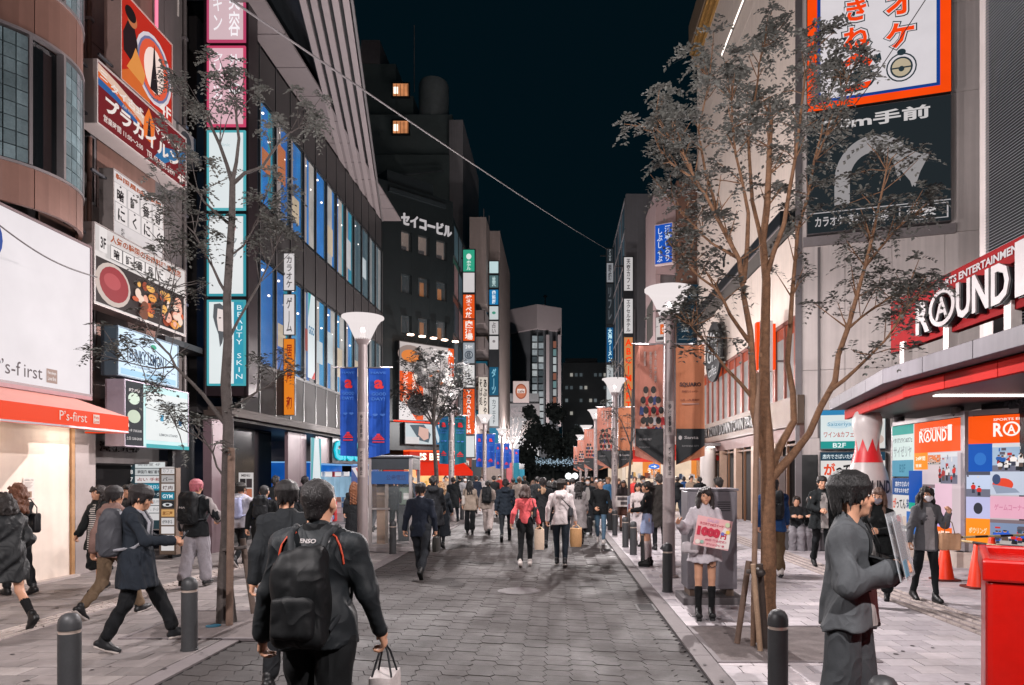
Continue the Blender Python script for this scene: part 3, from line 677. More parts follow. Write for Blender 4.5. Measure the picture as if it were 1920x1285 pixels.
for x0, w, n in ((-6.5, .4, 4), (4.78, .6, 4)):
    t = setting(MB().box(x0, -8, -.3, x0+w, 60, .012).build('tactile_path', mat('#8a8080', .7, var=.12)))
    m = MB()
    for k in range(n):
        x = x0 + .06 + k*(w-.12)/(n-1)
        for j in range(180): m.box(x-.022, 2+j*.3, .01, x+.022, 2+j*.3+.27, .03)
    o = m.build('ridge', tm_, t); o['kind'] = 'stuff'
pit_m = mat('#6a6261', .9, var=.25, vs=6, bump=.6, bs=50)
for x, y in ((-4.05, 8.45), (2.35, 7.5)):
    p = setting(MB().box(x-.75, y-.75, -.2, x+.75, y+.75, .0235).build('tree_pit', pit_m))
    MB().box(x-.8,y-.8,.0,x-.75,y+.8,.03).box(x+.75,y-.8,0,x+.8,y+.8,.03).box(x-.75,y-.8,0,x+.75,y-.75,.03).box(x-.75,y+.75,0,x+.75,y+.8,.03).build('pit_frame', mat('#6d6668',.7), p)
mc = empty('manhole_cover', (-4.2, 8.1, .022), 0, 'small blue ringed valve cover in the left pavement near the tree', 'manhole cover')
mc.location = at(400, 1178, 8.3); mc.location.z = .0245
MB().lathe([(.085,0),(.085,.006),(.06,.006)], n=20).build('ring', mat('#2a6f8a',.5,.2), mc, smooth=40); MB().lathe([(.06,0),(.06,.004)], n=20).build('lid', mat('#8a8485',.6), mc)
# ---------------------------------------------------------------- street lamps: post, frosted cone, bulb, banner arms
lampm = mat('#9a8f8f', .42, .2, .08, 4); lg = lamp_glass(); steel = mat('#8f8a8c', .38, .7, .08); dark = mat('#202225', .5, .2, .08)
def lamp_proto(label):
    r = empty('street_lamp', (0, 0, .02), 0, label, 'street lamp', 'street lamps along both kerbs')
    MB().lathe([(.17,0),(.17,.03),(.125,.05),(.115,.35),(.11,.4),(.105,3.0),(.09,4.55)], n=20).build('post', lampm, r, smooth=40)
    MB().lathe([(.10,4.5),(.13,4.56),(.16,4.62)], n=20).build('collar', lampm, r, smooth=40)
    MB().lathe([(.15,4.6),(.22,4.75),(.30,4.92),(.40,5.05)], n=24, caps=False).build('lamp_shade', lg, r, smooth=60)
    MB().lathe([(.405,5.05),(.43,5.05),(.43,5.085),(.405,5.085),(.405,5.05)], n=24, caps=False).build('lamp_rim', lg, r, smooth=40); MB().lathe([(.404,5.06),(.2,5.1),(.001,5.11)], n=24, caps=False).build('lamp_lid', lg, r, smooth=40)
    MB().lathe([(.03,4.62),(.05,4.66),(.055,4.75),(.04,4.83),(.01,4.85)], n=12).build('bulb', E('#fff4ee', 1.1), r, smooth=60)
    l = bpy.data.lights.new('lamp_light', 'POINT'); l.energy = LAMP_W; l.color = (1, .92, .91); l.shadow_soft_size = .045
    lo = bpy.data.objects.new('lamp_light', l); link(lo, r); lo.location = (0, 0, 4.95)
    p = MB()
    for z0, z1 in ((2.5, 3.1), (1.75, 2.35)):
        p.add([(.109*math.sin(a), -.1095*math.cos(a), z) for z in (z0, z1) for a in np.linspace(-.7, .7, 7)], [(k, k+1, k+8, k+7) for k in range(6)])
    st = p.build('notice', mat('#bdb2b0', .6, var=.05), r)
    for z0, z1, t in ((2.5, 3.1, '歩行者専用'), (1.75, 2.35, 'ポイ捨て禁止')):
        q = MB(); put_text(q, vert(t), -.028, z0+.05, .056, z1-z0-.1, -.115); q.build('lettering', mat('#2b2b30', .6), st)
    return r
def arms(r, z):
    MB().tube([(-.62,0,z),(.62,0,z)], .012, 8).build('banner_arm', steel, r, smooth=60)
L0 = [(-4.04, 14.4 + 12.05*k) for k in range(-1, 5)]; R0 = [(1.97, 12.25 + 11.6*k) for k in range(-1, 5)]
lamps = []
where = {('l',0):'largest on the left, between two blue banners', ('l',1):'behind the dark suited man, second along the left kerb', ('l',2):'third along the left kerb', ('l',3):'fourth along the left kerb, near the bare lit tree', ('l',4):'last and smallest along the left kerb',
         ('r',0):'largest on the right, between pink and orange banners', ('r',1):'under the orange shoe shop sign, second on the right', ('r',2):'third along the right kerb past the bollards', ('r',3):'fourth along the right kerb, small in the distance', ('r',4):'last and smallest along the right kerb'}
proto = None
for side, lst in (('l', L0), ('r', R0)):
    for k, (x, y) in enumerate(lst):
        lab = 'street lamp with white cone head, ' + where.get((side, k-1), 'out of view beside the camera, %s kerb' % ('left' if side == 'l' else 'right'))
        if proto is None: proto = lamp_proto(lab); o = proto
        else: o = copy_tree(proto)
        o['label'] = lab; o.location = (x, y, .02); lamps.append((side, k-1, o))
def banner(lamp, x0, x1, z0, z1, face, items, label, tip=.18, group=None, lit=0):
    """cloth banner hung from a lamp arm: a thing of its own with a pointed or cut lower edge"""
    o = lamp.location; r = empty('banner', (o.x + x0, o.y - .03, .02 + z0), 0, label, 'banner', group); w, h = x1-x0, z1-z0
    m = MB(); n = 6; P = []; 
    for k in range(n+1):
        t = k/n; yb = .02*math.sin(t*5); P.append((t*w, yb, h)); P.append((t*w, yb*1.8, tip[0]*(1-t)+tip[1]*t if isinstance(tip, tuple) else tip*abs(1-2*t)))
    m.add(P, [(2*k+1, 2*k+3, 2*k+2, 2*k) for k in range(n)]); m.add([(a, b+.006, c) for a, b, c in P], [(2*k, 2*k+2, 2*k+3, 2*k+1) for k in range(n)])
    m.build('cloth', mat(face, .7, var=.06, vs=6), r); draw(items, w, h, r, 0, y=-.03)
    MB().tube([(0,0,h),(w,0,h)], .014, 8).build('rod', steel, r, smooth=60)
    return r
BL = '#1450b4'; RD = '#d8232a'
for side, k, o in lamps:
    if k < 0: continue
    MB().tube([(-.62 if side == 'l' else -.66,0,4.03 if side == 'l' else 4.12),(.62 if side == 'l' else .7,0,4.03 if side == 'l' else 4.12)], .012, 8).build('banner_arm', steel, o, smooth=60)
    ordn = ['nearest', 'second', 'third', 'fourth', 'farthest'][k]
    if side == 'l':
        it = [('t','HAVE',.12,.93,.72,.025,'#3d78d0'),('t','a',.28,.765,.44,.1,RD,.035),('t','GOOD',.16,.69,.68,.035,'#3d78d0'),('t','DAY!',.16,.635,.62,.035,'#3d78d0'),('t','♥ ♥',.2,.46,.6,.03,'#3a70c8'),
              ('r',.2,.2,.56,.014,RD),('r',.26,.218,.44,.012,RD),('r',.33,.234,.3,.012,RD),('r',.4,.248,.16,.02,RD),('r',.2,.17,.56,.012,RD)]
        fc = BL if k != 1 else '#146a90'
        banner(o, -.46, -.1, 2.2, 4.02, fc, it, 'blue banner with red letter a on the road-far side of the %s left lamp' % ordn, (.0, -.02))
        banner(o, .13, .57, 2.15, 4.02, fc if k != 1 else '#0f6a78', it, 'blue banner with red letter a on the road side of the %s left lamp' % ordn, (.0, .1))
    else:
        grp_ = []
        rr = random.Random(5+k)
        for row in range(4):
            for c in range(3 if row else 2):
                x = .28 + c*.27 + (.1 if row % 2 == 0 else 0); z = .60 - row*.085
                grp_ += [('p',[(x-.13,z-.1),(x+.13,z-.1),(x+.11,z-.03),(x-.11,z-.03)],rr.choice(['#b02025','#c9c2c4','#243a78','#1a1c20','#c23a30'])),('e',x,z,.085,.04,'#c79a86'),('e',x,z+.022,.095,.03,'#17130f')]
        blk = [('p',[(0,.30),(1,.30),(1,.17),(.96,.0),(.9,.0),(0,.17)] if False else [(0,.30),(1,.30),(1,0),(0,.16)],'#1d2226'),('t','SQUARE ART',.12,.2,.45,.02,'#9a9a9c'),('t','ESCALATOR',.12,.14,.4,.012,'#7a7a7c')]
        banner(o, -.60, -.11, 1.98, 4.1, '#cf8a78', [('v','東池袋まつり',.5,.72,.1,.22,'#d8c4bc'),('v','冬の祭典',.68,.68,.09,.27,'#d8c4bc'),('v','開催',.3,.82,.08,.12,'#d8c4bc')] + grp_ + blk, 'dusty pink banner with a crowd of printed singers on the %s right lamp' % ordn, (.16, .0))
        banner(o, .12, .62, 1.98, 4.1, '#cf8560', [('t','SQUARO',.12,.645,.76,.04,'#4a3030',.04),('t','池袋サンシャイン',.2,.6,.55,.02,'#7a3f30'),('t','12月 - 1月 開催中',.15,.53,.65,.018,'#8a4a38'),('r',.2,.5,.6,.012,'#c8988a'),
               ('p',[(0,.30),(1,.30),(1,.16),(0,0)],'#1d2226'),('e',.14,.225,.06,.018,'#c8c4c4'),('t','Santa',.28,.215,.5,.025,'#b8b4b4'),('t','SUNSHINE CITY',.2,.15,.6,.014,'#8a8a8c')], 'burnt orange banner with dark foot on the %s right lamp' % ordn, (.0, .16))
# ---------------------------------------------------------------- bollards
def bollard_proto():
    r = empty('bollard', (0,0,.02), 0, 'x', 'bollard', 'grey bollards along the kerbs')
    MB().lathe([(.084,0),(.084,.02),(.078,.022),(.078,.605)], n=20).build('post', mat('#3c3d3f', .55, .2, .12, 8), r, smooth=40)
    MB().lathe([(.074,.604),(.074,.632)], n=20).build('band', mat('#c3b3a8', .3, .5), r, smooth=40)
    MB().lathe([(.0795,.63),(.0795,.68),(.072,.715),(.053,.744),(.022,.757),(0.001,.758)], n=20).build('cap', mat('#3a3b3d', .5, .25, .1, 8), r, smooth=50)
    return r
bp_ = None
BO = [(-3.75, 5.33, 'grey domed bollard cut by the bottom edge, nearest on the left pavement'), (-3.81, 7.18, 'grey domed bollard before the man with the phone, left pavement'), (-3.75, 15.8, 'slim grey bollard before the telephone booth'), (-3.78, 27.5, 'small grey bollard by the second left lamp post'),
      (1.74, 5.47, 'tall-looking grey bollard beside the stakes of the right tree'), (1.70, 10.7, 'grey bollard in front of the right lamp post'), (1.73, 13.75, 'grey bollard behind the girl in the dark blazer'), (1.71, 15.6, 'grey bollard left of the girl in the dark blazer, close to the next one'), (1.69, 17.2, 'grey bollard before the leaflet woman, third beyond the right lamp'),
      (1.7, 20.5, 'grey bollard by the second right lamp post'), (1.7, 22.4, 'farthest grey bollard along the right kerb'), (1.73, 3.68, 'domed top of a bollard at the bottom edge below the grey jacket man')]
for x, y, lab in BO:
    if bp_ is None: bp_ = bollard_proto(); o = bp_
    else: o = copy_tree(bp_)
    o.location = (x, y, .02); o['label'] = lab

# wear on the ground: trodden gum, drain grates, a manhole
gum = MB(); rr = random.Random(31)
for _ in range(420):
    x = rr.uniform(-9.5, 9.5); y = 5 + 17*rr.random()**1.4; q = rr.uniform(.012, .03); z = .0035 if XL < x < XR else .0245
    gum.add([(x+q*(1+.3*math.sin(k*2.3+x))*math.cos(k*.7854), y+q*math.sin(k*.7854), z) for k in range(8)], [tuple(range(8))])
o = gum.build('gum_spots', mat('#2c2829', .7)); tag(o, 'dark trodden gum spots scattered over the paving', 'gum spots'); o['kind'] = 'stuff'
for k, (x, y) in enumerate(((1.22, 9.3), (1.22, 16.5), (-3.36, 11.4), (-3.36, 20.0))):
    r = empty('drain_grate', (x, y, .003), 0, ['near', 'far'][k % 2] + ' iron drain grate in the road along the ' + ('right' if k < 2 else 'left') + ' kerb', 'drain'); part('frame', mat('#3a3638', .5, .5), r, (-.13, 0, -.02, .13, .5, .003))
    for j in range(7): part('slot', mat('#0c0b0b', .9), r, (-.1, .04+j*.065, .003, .1, .07+j*.065, .0055))
mh = empty('manhole_cover', (-.6, 10.9, .003), 0, 'round iron manhole cover in the middle of the road', 'manhole cover'); MB().lathe([(.34,-.02),(.34,.003),(.31,.003),(.31,.001),(.3,.001),(.3,.004)], n=32).build('cover', mat('#4a4547', .45, .5, .2, 12, bump=.6, bs=60), mh)
# ---------------------------------------------------------------- left side: pet shop building with the round bay
brown = mat('#6e5148', .45, .15, .1, .8, bump=.05, bs=30, rnd=.05, streak=.12); taupe = mat('#6d6665', .5, .1, .08, .8, streak=.1, rnd=.04)
seam = mat('#1d1a1b', .8); frame_m = mat('#9a9395', .35, .7, .06); cream = mat('#d6c8bc', .55, var=.05, vs=1.2, streak=.05)
black_gl = mat('#0b1013', .12, .2, .05, spec=.7)
bA = empty('shop_building', (-8.9, 10, 0), 0, 'brown panelled shop building on the left with a round glass block bay', 'building')
cx_, cy_, rb = -8.9, 10.8, 1.25
parts('core', seam, bA, (-16, 3, 5.76, -8.96, 15.3, 19), (-16, 3, 0, -9.25, 15.3, 5.76), world=True)
def arc_panel(mb, a0, a1, z0, z1, r=rb, t=.06, n=4, mi=0):
    for k in range(n):
        p = [(cx_ + q*math.cos(a), cy_ + q*math.sin(a)) for q, a in ((r, a0+(a1-a0)*k/n), (r, a0+(a1-a0)*(k+1)/n), (r-t, a0+(a1-a0)*(k+1)/n), (r-t, a0+(a1-a0)*k/n))]
        mb.slab(p, z0, z1, mi)
angs = [-1.75, -1.05, -.42, .22, .9]
for z0, z1 in ((5.78, 6.36), (8.36, 9.1), (11.4, 12.2), (14.2, 19)):
    for k in range(4):
        m = MB(); arc_panel(m, angs[k]+.006, angs[k+1]-.006, z0, z1); m.build('wall_panel', brown, bA, True, smooth=30)
for z0, z1 in ((6.36, 6.4), (8.32, 8.36), (9.1, 9.14), (11.36, 11.4)): m = MB(); arc_panel(m, -1.75, .9, z0, z1, rb+.025, .1, 16); m.build('band_rail', frame_m, bA, True, smooth=30)
for z0, z1 in ((6.4, 8.32), (9.14, 11.36)): m = MB(); arc_panel(m, -1.75, .9, z0, z1, rb-.1, .05, 16); m.build('dark_glazing', black_gl, bA, True, smooth=30)
gbm = mat('#67777c', .12, .1, .2, 6, bump=.5, bs=22, rnd=.25, spec=.8); nb = 0; stub = MB()
bw = .155; blk_me = MB().box(-bw/2+.008, -.02, .008, bw/2-.008, .05, .2).mesh('glass_block', gbm)
for z0, nr in ((6.41, 9), (9.15, 10)):
    for a0, nc in ((-1.62, 4), (-.98, 4), (-.02, 4)):
        for c in range(nc):
            a = a0 + (c+.5)*bw/rb
            for r_ in range(nr):
                o = bpy.data.objects.new('glass_block', blk_me); link(o, bA, True)
                o.location = (cx_ + (rb-.02)*math.cos(a), cy_ + (rb-.02)*math.sin(a), z0 + r_*.208); o.rotation_euler = (0, 0, a + math.pi/2)
        for e in (a0-.02, a0 + nc*bw/rb+.02):
            stub.slab([(cx_ + q*math.cos(t), cy_ + q*math.sin(t)) for q, t in ((rb+.02, e-.018), (rb+.02, e+.018), (rb-.1, e+.018), (rb-.1, e-.018))], z0, z0 + nr*.208 + .04)
stub.build('mullion', frame_m, bA, True)
# flat brown wall beyond the bay, with window gaps
for z0, z1 in ((2.75, 4.3), (5.9, 7.0), (8.9, 10.1), (10.12, 12.6), (12.62, 15), (15.02, 19)):
    for y0, y1 in ((11.9, 13.05), (13.06, 14.2), (14.21, 15.35)): part('wall_panel', brown, bA, (-9.0, y0, z0, -8.9, y1, z1), world=True, bevel=.006)
for z0, z1 in ((4.3, 5.9), (7.0, 8.9)):
    part('wall_panel', brown, bA, (-9.0, 13.4, z0, -8.9, 15.35, z1), world=True)
    w = part('window', frame_m, bA, (-8.97, 12.0, z0, -8.91, 12.06, z1), (-8.97, 12.7, z0, -8.91, 12.75, z1), (-8.97, 13.34, z0, -8.91, 13.4, z1), (-8.97, 12.06, z0, -8.91, 13.34, z0+.06), world=True)
    part('pane', black_gl, w, (-8.965, 12.0, z0, -8.945, 13.4, z1), world=True)
for z0, z1, c in ((9.6, 13.5, '#ff7f9c'), (5.6, 7.4, '#a9d6e4')):
    n = empty('neon_tube', (-8.84, 15.3, z0), 0, ('pink' if z0 > 8 else 'pale blue') + ' light strip running up the edge of the brown building', 'light strip')
    MB().tube([(0,0,0),(0,0,z1-z0)], .03, 8).build('tube', E(c, 1.3), n, smooth=60); part('channel', frame_m, n, (-.055,-.05,0,-.03,.05,z1-z0))
# ground floor of the pet shop: cream wall, glass door edge, awning, lit interior
part('cream_wall', cream, bA, (-8.9, 9.9, .02, -8.64, 12.28, 2.72), world=True); part('cream_wall', cream, bA, (-9.2, 4, .02, -8.95, 8.9, 2.72), world=True)
wood = mat('#a07a55', .5, var=.2, vs=5)
part('timber_trim', wood, bA, (-8.66, 12.28, .02, -8.60, 12.36, 2.74), world=True); part('timber_trim', wood, bA, (-8.66, 9.8, .02, -8.60, 9.88, 2.74), world=True)
part('pillar', mat('#9b918f', .4, .2, .06), bA, (-9.1, 12.4, .02, -8.62, 12.95, 2.74), world=True, bevel=.01)
part('shop_step', mat('#a79c98', .6), bA, (-9, 5, .0, -8.5, 12.36, .06), world=True)
d = part('glass_door', frame_m, bA, (-8.7, 9.62, .06, -8.64, 9.7, 2.72), (-8.7, 8.6, .06, -8.64, 8.68, 2.72), (-8.7, 8.68, .06, -8.64, 9.62, .2), world=True)
part('pane', glass('#dfe6e6', .2), d, (-8.68, 8.68, .2, -8.66, 9.62, 2.72), world=True)
part('soffit', mat('#c9b8a8', .6), bA, (-8.95, 4, 2.72, -8.0, 12.95, 2.78), world=True)
for k in range(4):
    cl = part('ceiling_lamp', E('#ffeedd', 15), bA, (-8.35, 6.2+k*1.75, 2.69, -8.2, 7.2+k*1.75, 2.715), world=True)
n = empty('notice_sheet', (-8.63, 11.55, 1.5), 0, 'white notice sheet with a small photo on the cream shop wall', 'notice')
n.rotation_euler[2] = rad(90); n.location = (-8.632, 11.2, 1.42)
part('paper', mat('#cdc4be', .8), n, (0, -.004, 0, .24, 0, .36)); draw([('t','営業時間のご案内',.1,.86,.8,.06,'#4a4a4c')] + [('r',.1,.78-i*.05,.7-.1*(i%3),.015,'#77716f') for i in range(6)] + [('r',.15,.1,.55,.28,'#8c6f5c'),('e',.42,.24,.15,.1,'#5b4436'),('r',.08,.03,.84,.012,'#b0544a')], .24, .36, n, 0)
# white lit fascia sign
sg = sign('shop_sign', 'big glowing white shop sign with grey lettering and blue shape at the upper left', 'sign', (-8.0, 5.2, 3.16), LEFT, 6.7, 2.58, .55, '#d6d0d3',
     [('k','irst',.775,.035,.055,.11,'#55494c',.0),('k','P\u2019s-f',.69,.035,.075,.12,'#55494c',.0),('e',.665,.79,.05,.14,'#123f8c'),('p',[(.62,.62),(.70,.66),(.685,.56),(.66,.5)],'#123f8c'),
      ('r',.842,.045,.035,.085,'#9a8076'),('t','Pets always',.846,.093,.027,.024,'#d5cdcc'),('t','Love first',.846,.06,.027,.024,'#d5cdcc')], '#5a4a4c', 1.0, .04)
for nm in kids(sg):
    if nm.name.startswith('casing'): nm.data.materials[0] = mat('#6a5f62', .4, .4)
part('lower_trim', mat('#7c4a4e', .5), sg, (0, -.02, -.06, 6.7, .3, 0))
aw = empty('awning', (-8.0, 5.2, 2.55), rad(90), 'orange red shop awning with white lettering below the glowing white sign', 'awning')
ared = mat('#e2360f', .6, var=.05, vs=4)
m = MB(); w_, ov = 6.55, .72
m.quad((0, -ov, .26), (w_, -ov, .26), (w_-.25, .05, .56), (0, .05, .56)); m.quad((0, .05, .55), (w_-.25, .05, .55), (w_, -ov, .25), (0, -ov, .25))
m.build('sloped_cover', mat('#d8978c', .6, var=.05), aw)
m = MB(); m.box(0, -ov-.012, -.02, w_, -ov, .26); m.box(w_-.01, -ov, -.02, w_+.004, -.0, .25); m.add([(w_,-ov,.255),(w_,.0,.255),(w_-.25,.05,.555)], [(0,1,2)]); m.build('valance', E('#f0400a', .85), aw)
draw([('k','P\u2019s-first',.74,.30,.11,.5,'#e8d4c8',.0),('r',.862,.3,.022,.5,'#e8d4c8'),('t','Pets',.864,.55,.018,.18,'#d8401a'),('t','Love',.864,.33,.018,.18,'#d8401a')], w_, .28, aw, .8, y=-ov-.02)
MB().bar((.1,-ov,.0),(w_,-ov,.0),.03).bar((w_-.02,-ov,0),(w_-.02,.0,.02),.03).build('frame', frame_m, aw)
# signs of the Thai massage parlour, barbecue and lemon bar
sign('signboard', 'dark red massage parlour signboard with large white katakana, tilted view, 4F', 'sign', (-8.0, 12.02, 7.93), LEFT, 2.9, 1.12, .35, '#6e1a20',
     [('p',[(0,.82),(.2,.72),(.4,.62),(.6,.5),(.6,.66),(.4,.8),(.2,.9),(0,.96)],'#d9b9a6'),('p',[(0,.74),(.2,.66),(.45,.52),(.45,.6),(.2,.76),(0,.84)],'#d4652c'),('p',[(0,.62),(.18,.6),(.4,.48),(.42,.55),(.18,.7),(0,.74)],'#2c5c96'),('p',[(.6,.2),(.72,.2),(.8,.34),(.95,.46),(1,.6),(1,.72),(.85,.6),(.7,.48)],'#2c6a9a'),
      ('p',[(.46,.4),(.58,.36),(.6,.72),(.53,.95),(.48,.72)],'#e2722e'),('p',[(.51,.42),(.555,.42),(.55,.62),(.535,.82),(.52,.62)],'#2a1c22'),
      ('t','タイ古式',.13,.68,.34,.15,'#e4d8d2',.03),('t','マッサージ',.6,.62,.34,.14,'#e4d8d2',.03),('t','三',.03,.76,.07,.12,'#e4d8d2',.02),('t','プラカイルン',.08,.29,.82,.27,'#e8dcd6',.04),('t','AIR KING',.24,.58,.14,.05,'#b9a8a0'),
      ('t','営業時間 11:00〜2:00',.06,.11,.40,.11,'#d9cac4'),('t','TEL 03-3981-2490',.50,.09,.34,.11,'#d9cac4'),('t','4F',.88,.07,.09,.16,'#e4d8d2',.02)], '#a79c9a', .85, .03, bracket=.5)
sign('signboard', 'upright red signboard with a halo, dark spire and seated figure, 4F, above the massage board', 'sign', (-8.2, 13.0, 9.25), LEFT, 1.75, 1.72, .3, '#b3271a',
     [('p',[(0,.1),(.3,.3),(.5,.2),(.55,.0),(0,.0)],'#c9622a'),('e',.62,.46,.36,.4,'#cfc6cc'),('e',.62,.46,.32,.36,'#6d6f94'),('e',.62,.46,.29,.33,'#d9573a'),('e',.62,.45,.2,.26,'#f0d6cc'),
      ('p',[(.54,.2),(.7,.2),(.67,.4),(.65,.5),(.635,.68),(.62,.76),(.605,.68),(.59,.5),(.57,.4)],'#20181c'),('p',[(.05,.35),(.2,.3),(.3,.35),(.3,.55),(.24,.72),(.12,.72),(.04,.55)],'#231519'),('e',.2,.78,.09,.09,'#b56a44'),('e',.17,.82,.1,.08,'#1a1012'),
      ('p',[(.1,.2),(.4,.15),(.44,.3),(.26,.5),(.2,.36)],'#d58a44'),('t','4F',.72,.03,.24,.14,'#e8dcd6',.02)], '#b59a94', .9, .025, bracket=.4)
wtile = []
for r_, row in enumerate(('暗証番号', 'にくにく')):
    for c, ch in enumerate(row): wtile += [('r',.02+c*.243,.60-r_*.255,.232,.245,'#8d8888'),('r',.026+c*.243,.604-r_*.255,.22,.236,'#d3cccb'),('k',ch,.06+c*.243,.63-r_*.255,.15,.15,'#241e20',.03),('e',.135+c*.243,.815-r_*.255,.016,.012,'#241e20')]
grill = [('p',[(.06,.16),(.22,.16),(.2,.1),(.17,.08),(.11,.08),(.08,.1)],'#241e20'),('p',[(.1,.08),(.12,.08),(.09,.01),(.075,.01)],'#241e20'),('p',[(.16,.08),(.18,.08),(.205,.01),(.19,.01)],'#241e20'),('v','ξξ',.11,.18,.06,.1,'#241e20'),('r',.28,.04,.18,.2,'#c9c2c1'),('t','3F',.31,.06,.12,.08,'#241e20',.03),('p',[(.6,.04),(.95,.04),(.92,.1),(.63,.1)],'#241e20'),('p',[(.56,.11),(.99,.11),(.8,.2),(.75,.2)],'#241e20')]
sign('signboard', 'white Korean barbecue signboard of gridded black characters, above the meat photo board', 'sign', (-8.15, 12.7, 6.0), LEFT, 1.62, 1.45, .25, '#cbc4c4',
     [('t','韓国風BBQ専門',.05,.885,.9,.08,'#9a4a22',.03)] + wtile + grill, '#8c8482', .95, .02, bracket=.4)
meat = [('r',.02,.04,.96,.56,'#2a2020'),('e',.18,.32,.17,.27,'#b9aaa2'),('e',.19,.33,.14,.22,'#8d2a30'),('e',.17,.36,.08,.1,'#a8464a')]
rr = random.Random(3)
for k in range(46):
    x, z = rr.uniform(.38,.93), rr.uniform(.09,.5); meat.append(('e', x, z, rr.uniform(.015,.05), rr.uniform(.03,.08), rr.choice(['#c97a68','#d9a08c','#b5502c','#d08a3c','#8a3a22','#d8c0b0','#6a3a24','#d6a050'])))
sign('signboard', 'wide barbecue signboard with photos of raw meat and grilled dishes, 3F', 'sign', (-8.0, 11.95, 4.78), LEFT, 2.95, 1.42, .3, '#cdc6c4',
     meat + [('r',.02,.66,.07,.3,'#d8d2d0'),('t','3F',.03,.7,.05,.14,'#241e20',.03),('t','人気の韓国のお肉料理 専門店',.12,.83,.78,.1,'#9a4a22',.03),('r',.12,.62,.58,.18,'#3a3536')] + [it for c, ch in enumerate('暗証番号に') for it in (('r',.123+c*.116,.628,.108,.164,'#d8d2d0'),('k',ch,.14+c*.116,.645,.075,.12,'#241e20',.03))], '#8c8482', .95, .02, bracket=.5)
sign('signboard', 'pale blue glowing lemon bar signboard', 'sign', (-8.1, 12.75, 3.66), LEFT, 2.05, .92, .3, '#c3d8ea',
     [('t','FUNKY LEMON !',.18,.36,.6,.26,'#1a3048',.03),('e',.56,.78,.05,.05,'#3f9a7a'),('r',.05,.05,.9,.12,'#9cc3de'),('t','cocktail sour stand',.3,.24,.4,.06,'#7f93a8')], '#50606c', 1.05, .025)
sign('signboard', 'lemon bar menu signboard, dark menu strip beside a white poster with bunting', 'sign', (-8.1, 12.95, 2.36), LEFT, 2.25, 1.26, .35, '#bfe0e0',
     [('r',.0,.0,.27,1,'#262a30'),('e',.135,.73,.08,.09,'#c9d8c8'),('e',.135,.46,.09,.1,'#b8c4b0'),('t','焼肉',.06,.83,.15,.05,'#d0c8c8'),('t','月〜金 17:00-24:00',.03,.22,.21,.05,'#b9b4b4'),('t','土日 12:00-24:00',.03,.10,.21,.05,'#b9b4b4'),
      ('r',.3,.12,.68,.76,'#d5dada'),('t','FUNKY LEMON',.42,.72,.42,.05,'#8a9298'),('p',[(.3,.62),(.98,.52),(.98,.53),(.3,.63)],'#6f7478'),('r',.52,.44,.05,.1,'#3c8cae'),('r',.62,.42,.05,.1,'#d0d4d4'),('r',.72,.41,.05,.1,'#c7cacb'),('r',.82,.4,.05,.1,'#2c6f9a'),('t','LEMON STAND',.5,.2,.3,.04,'#6f7478'),('r',.3,.0,.7,.06,'#3fa0a6')], '#a59aa8', 1.0, .02)
# ---------------------------------------------------------------- second building, entrance, directories
bB = empty('office_building', (-9.3, 16, 0), 0, 'grey clad narrow office building between the brown shop and the black arcade', 'building')
parts('core', seam, bB, (-16, 15.4, 2.7, -9.4, 17.45, 20), (-16, 13, 0, -10.9, 17.45, 2.7), world=True)
for z0, z1 in ((2.72, 4.75), (5.0, 9.3), (9.6, 13.6), (13.9, 20)):
    for y0, y1 in ((15.42, 16.4), (16.42, 17.45)): part('wall_panel', taupe, bB, (-9.42, y0, z0, -9.3, y1, z1), world=True, bevel=.006)
for z in (4.78, 9.4, 13.7): part('ledge', mat('#2b2c2f', .5), bB, (-9.5, 15.4, z, -8.7, 17.4, z+.14), world=True, bevel=.01)  # dark tone of the ledges stands in for balcony slab shadows
part('lintel', taupe, bB, (-9.2, 12.95, 2.05, -8.85, 15.4, 2.7), world=True); part('ceiling', mat('#55504f', .7), bB, (-10.9, 12.95, 2.02, -9.2, 17.4, 2.06), world=True)
part('floor', mat('#8d8482', .6), bB, (-10.9, 12.95, .0, -8.7, 17.4, .06), world=True)
b = empty('name_plate', (-8.84, 13.4, 2.28), rad(90), 'metal building name letters over the dim entrance', 'sign')
m = MB(); put_text(m, '池袋第2ビル', 0, 0, 1.25, .2, -.02, .03, ex=.03); m.build('lettering', mat('#3b3436', .35, .7), b)
part('rail', taupe, b, (-.1, .011, -.06, 1.4, .02, -.04))
sh_ = part('shutter', mat('#9c9698', .4, .3), bB, (-10.4, 13.0, .06, -9.3, 13.04, 2.0), world=True)
m = MB()
for k in range(18): m.box(-10.38, 12.985, .1+k*.105, -9.32, 13.0, .18+k*.105)
m.build('slat', mat('#b1abac', .4, .3), sh_, True)
part('back_wall', mat('#77706e', .6), bB, (-10.9, 13.2, .06, -10.8, 17.4, 2.0), world=True)
rows_ = ['#cfd3d3','#b9bcbd','#d0cccc','#1a7f9a','#23343c','#cdcaca','#cfcccc','#cbc8c8']
dirs = [('r',.17,.90-k*.108,.8,.098,c) for k, c in enumerate(rows_)] + [('t',str(9-k),.05,.92-k*.108,.07,.06,'#d8d4d4') for k in range(8)] + [('t',t,.25,.925-k*.108,.6,.05,c) for k, (t, c) in enumerate([('美容室 4F','#8a8a8c'),('韓国風 暗証番号','#4a4a4c'),('占い 手相','#8a4a48'),('ネイルサロン','#d8e4e8'),('クリニック','#c0c8cc'),('法律事務所','#a0a0a2'),('整体院','#a0a0a2')])]
sign('directory_board', 'wide lit floor directory board with a turquoise row in the entrance', 'sign', (-9.3, 15.05, .62), FRONT, .82, 1.5, .14, '#2a3a40', dirs, '#a9a4a4', 1.0, .025)
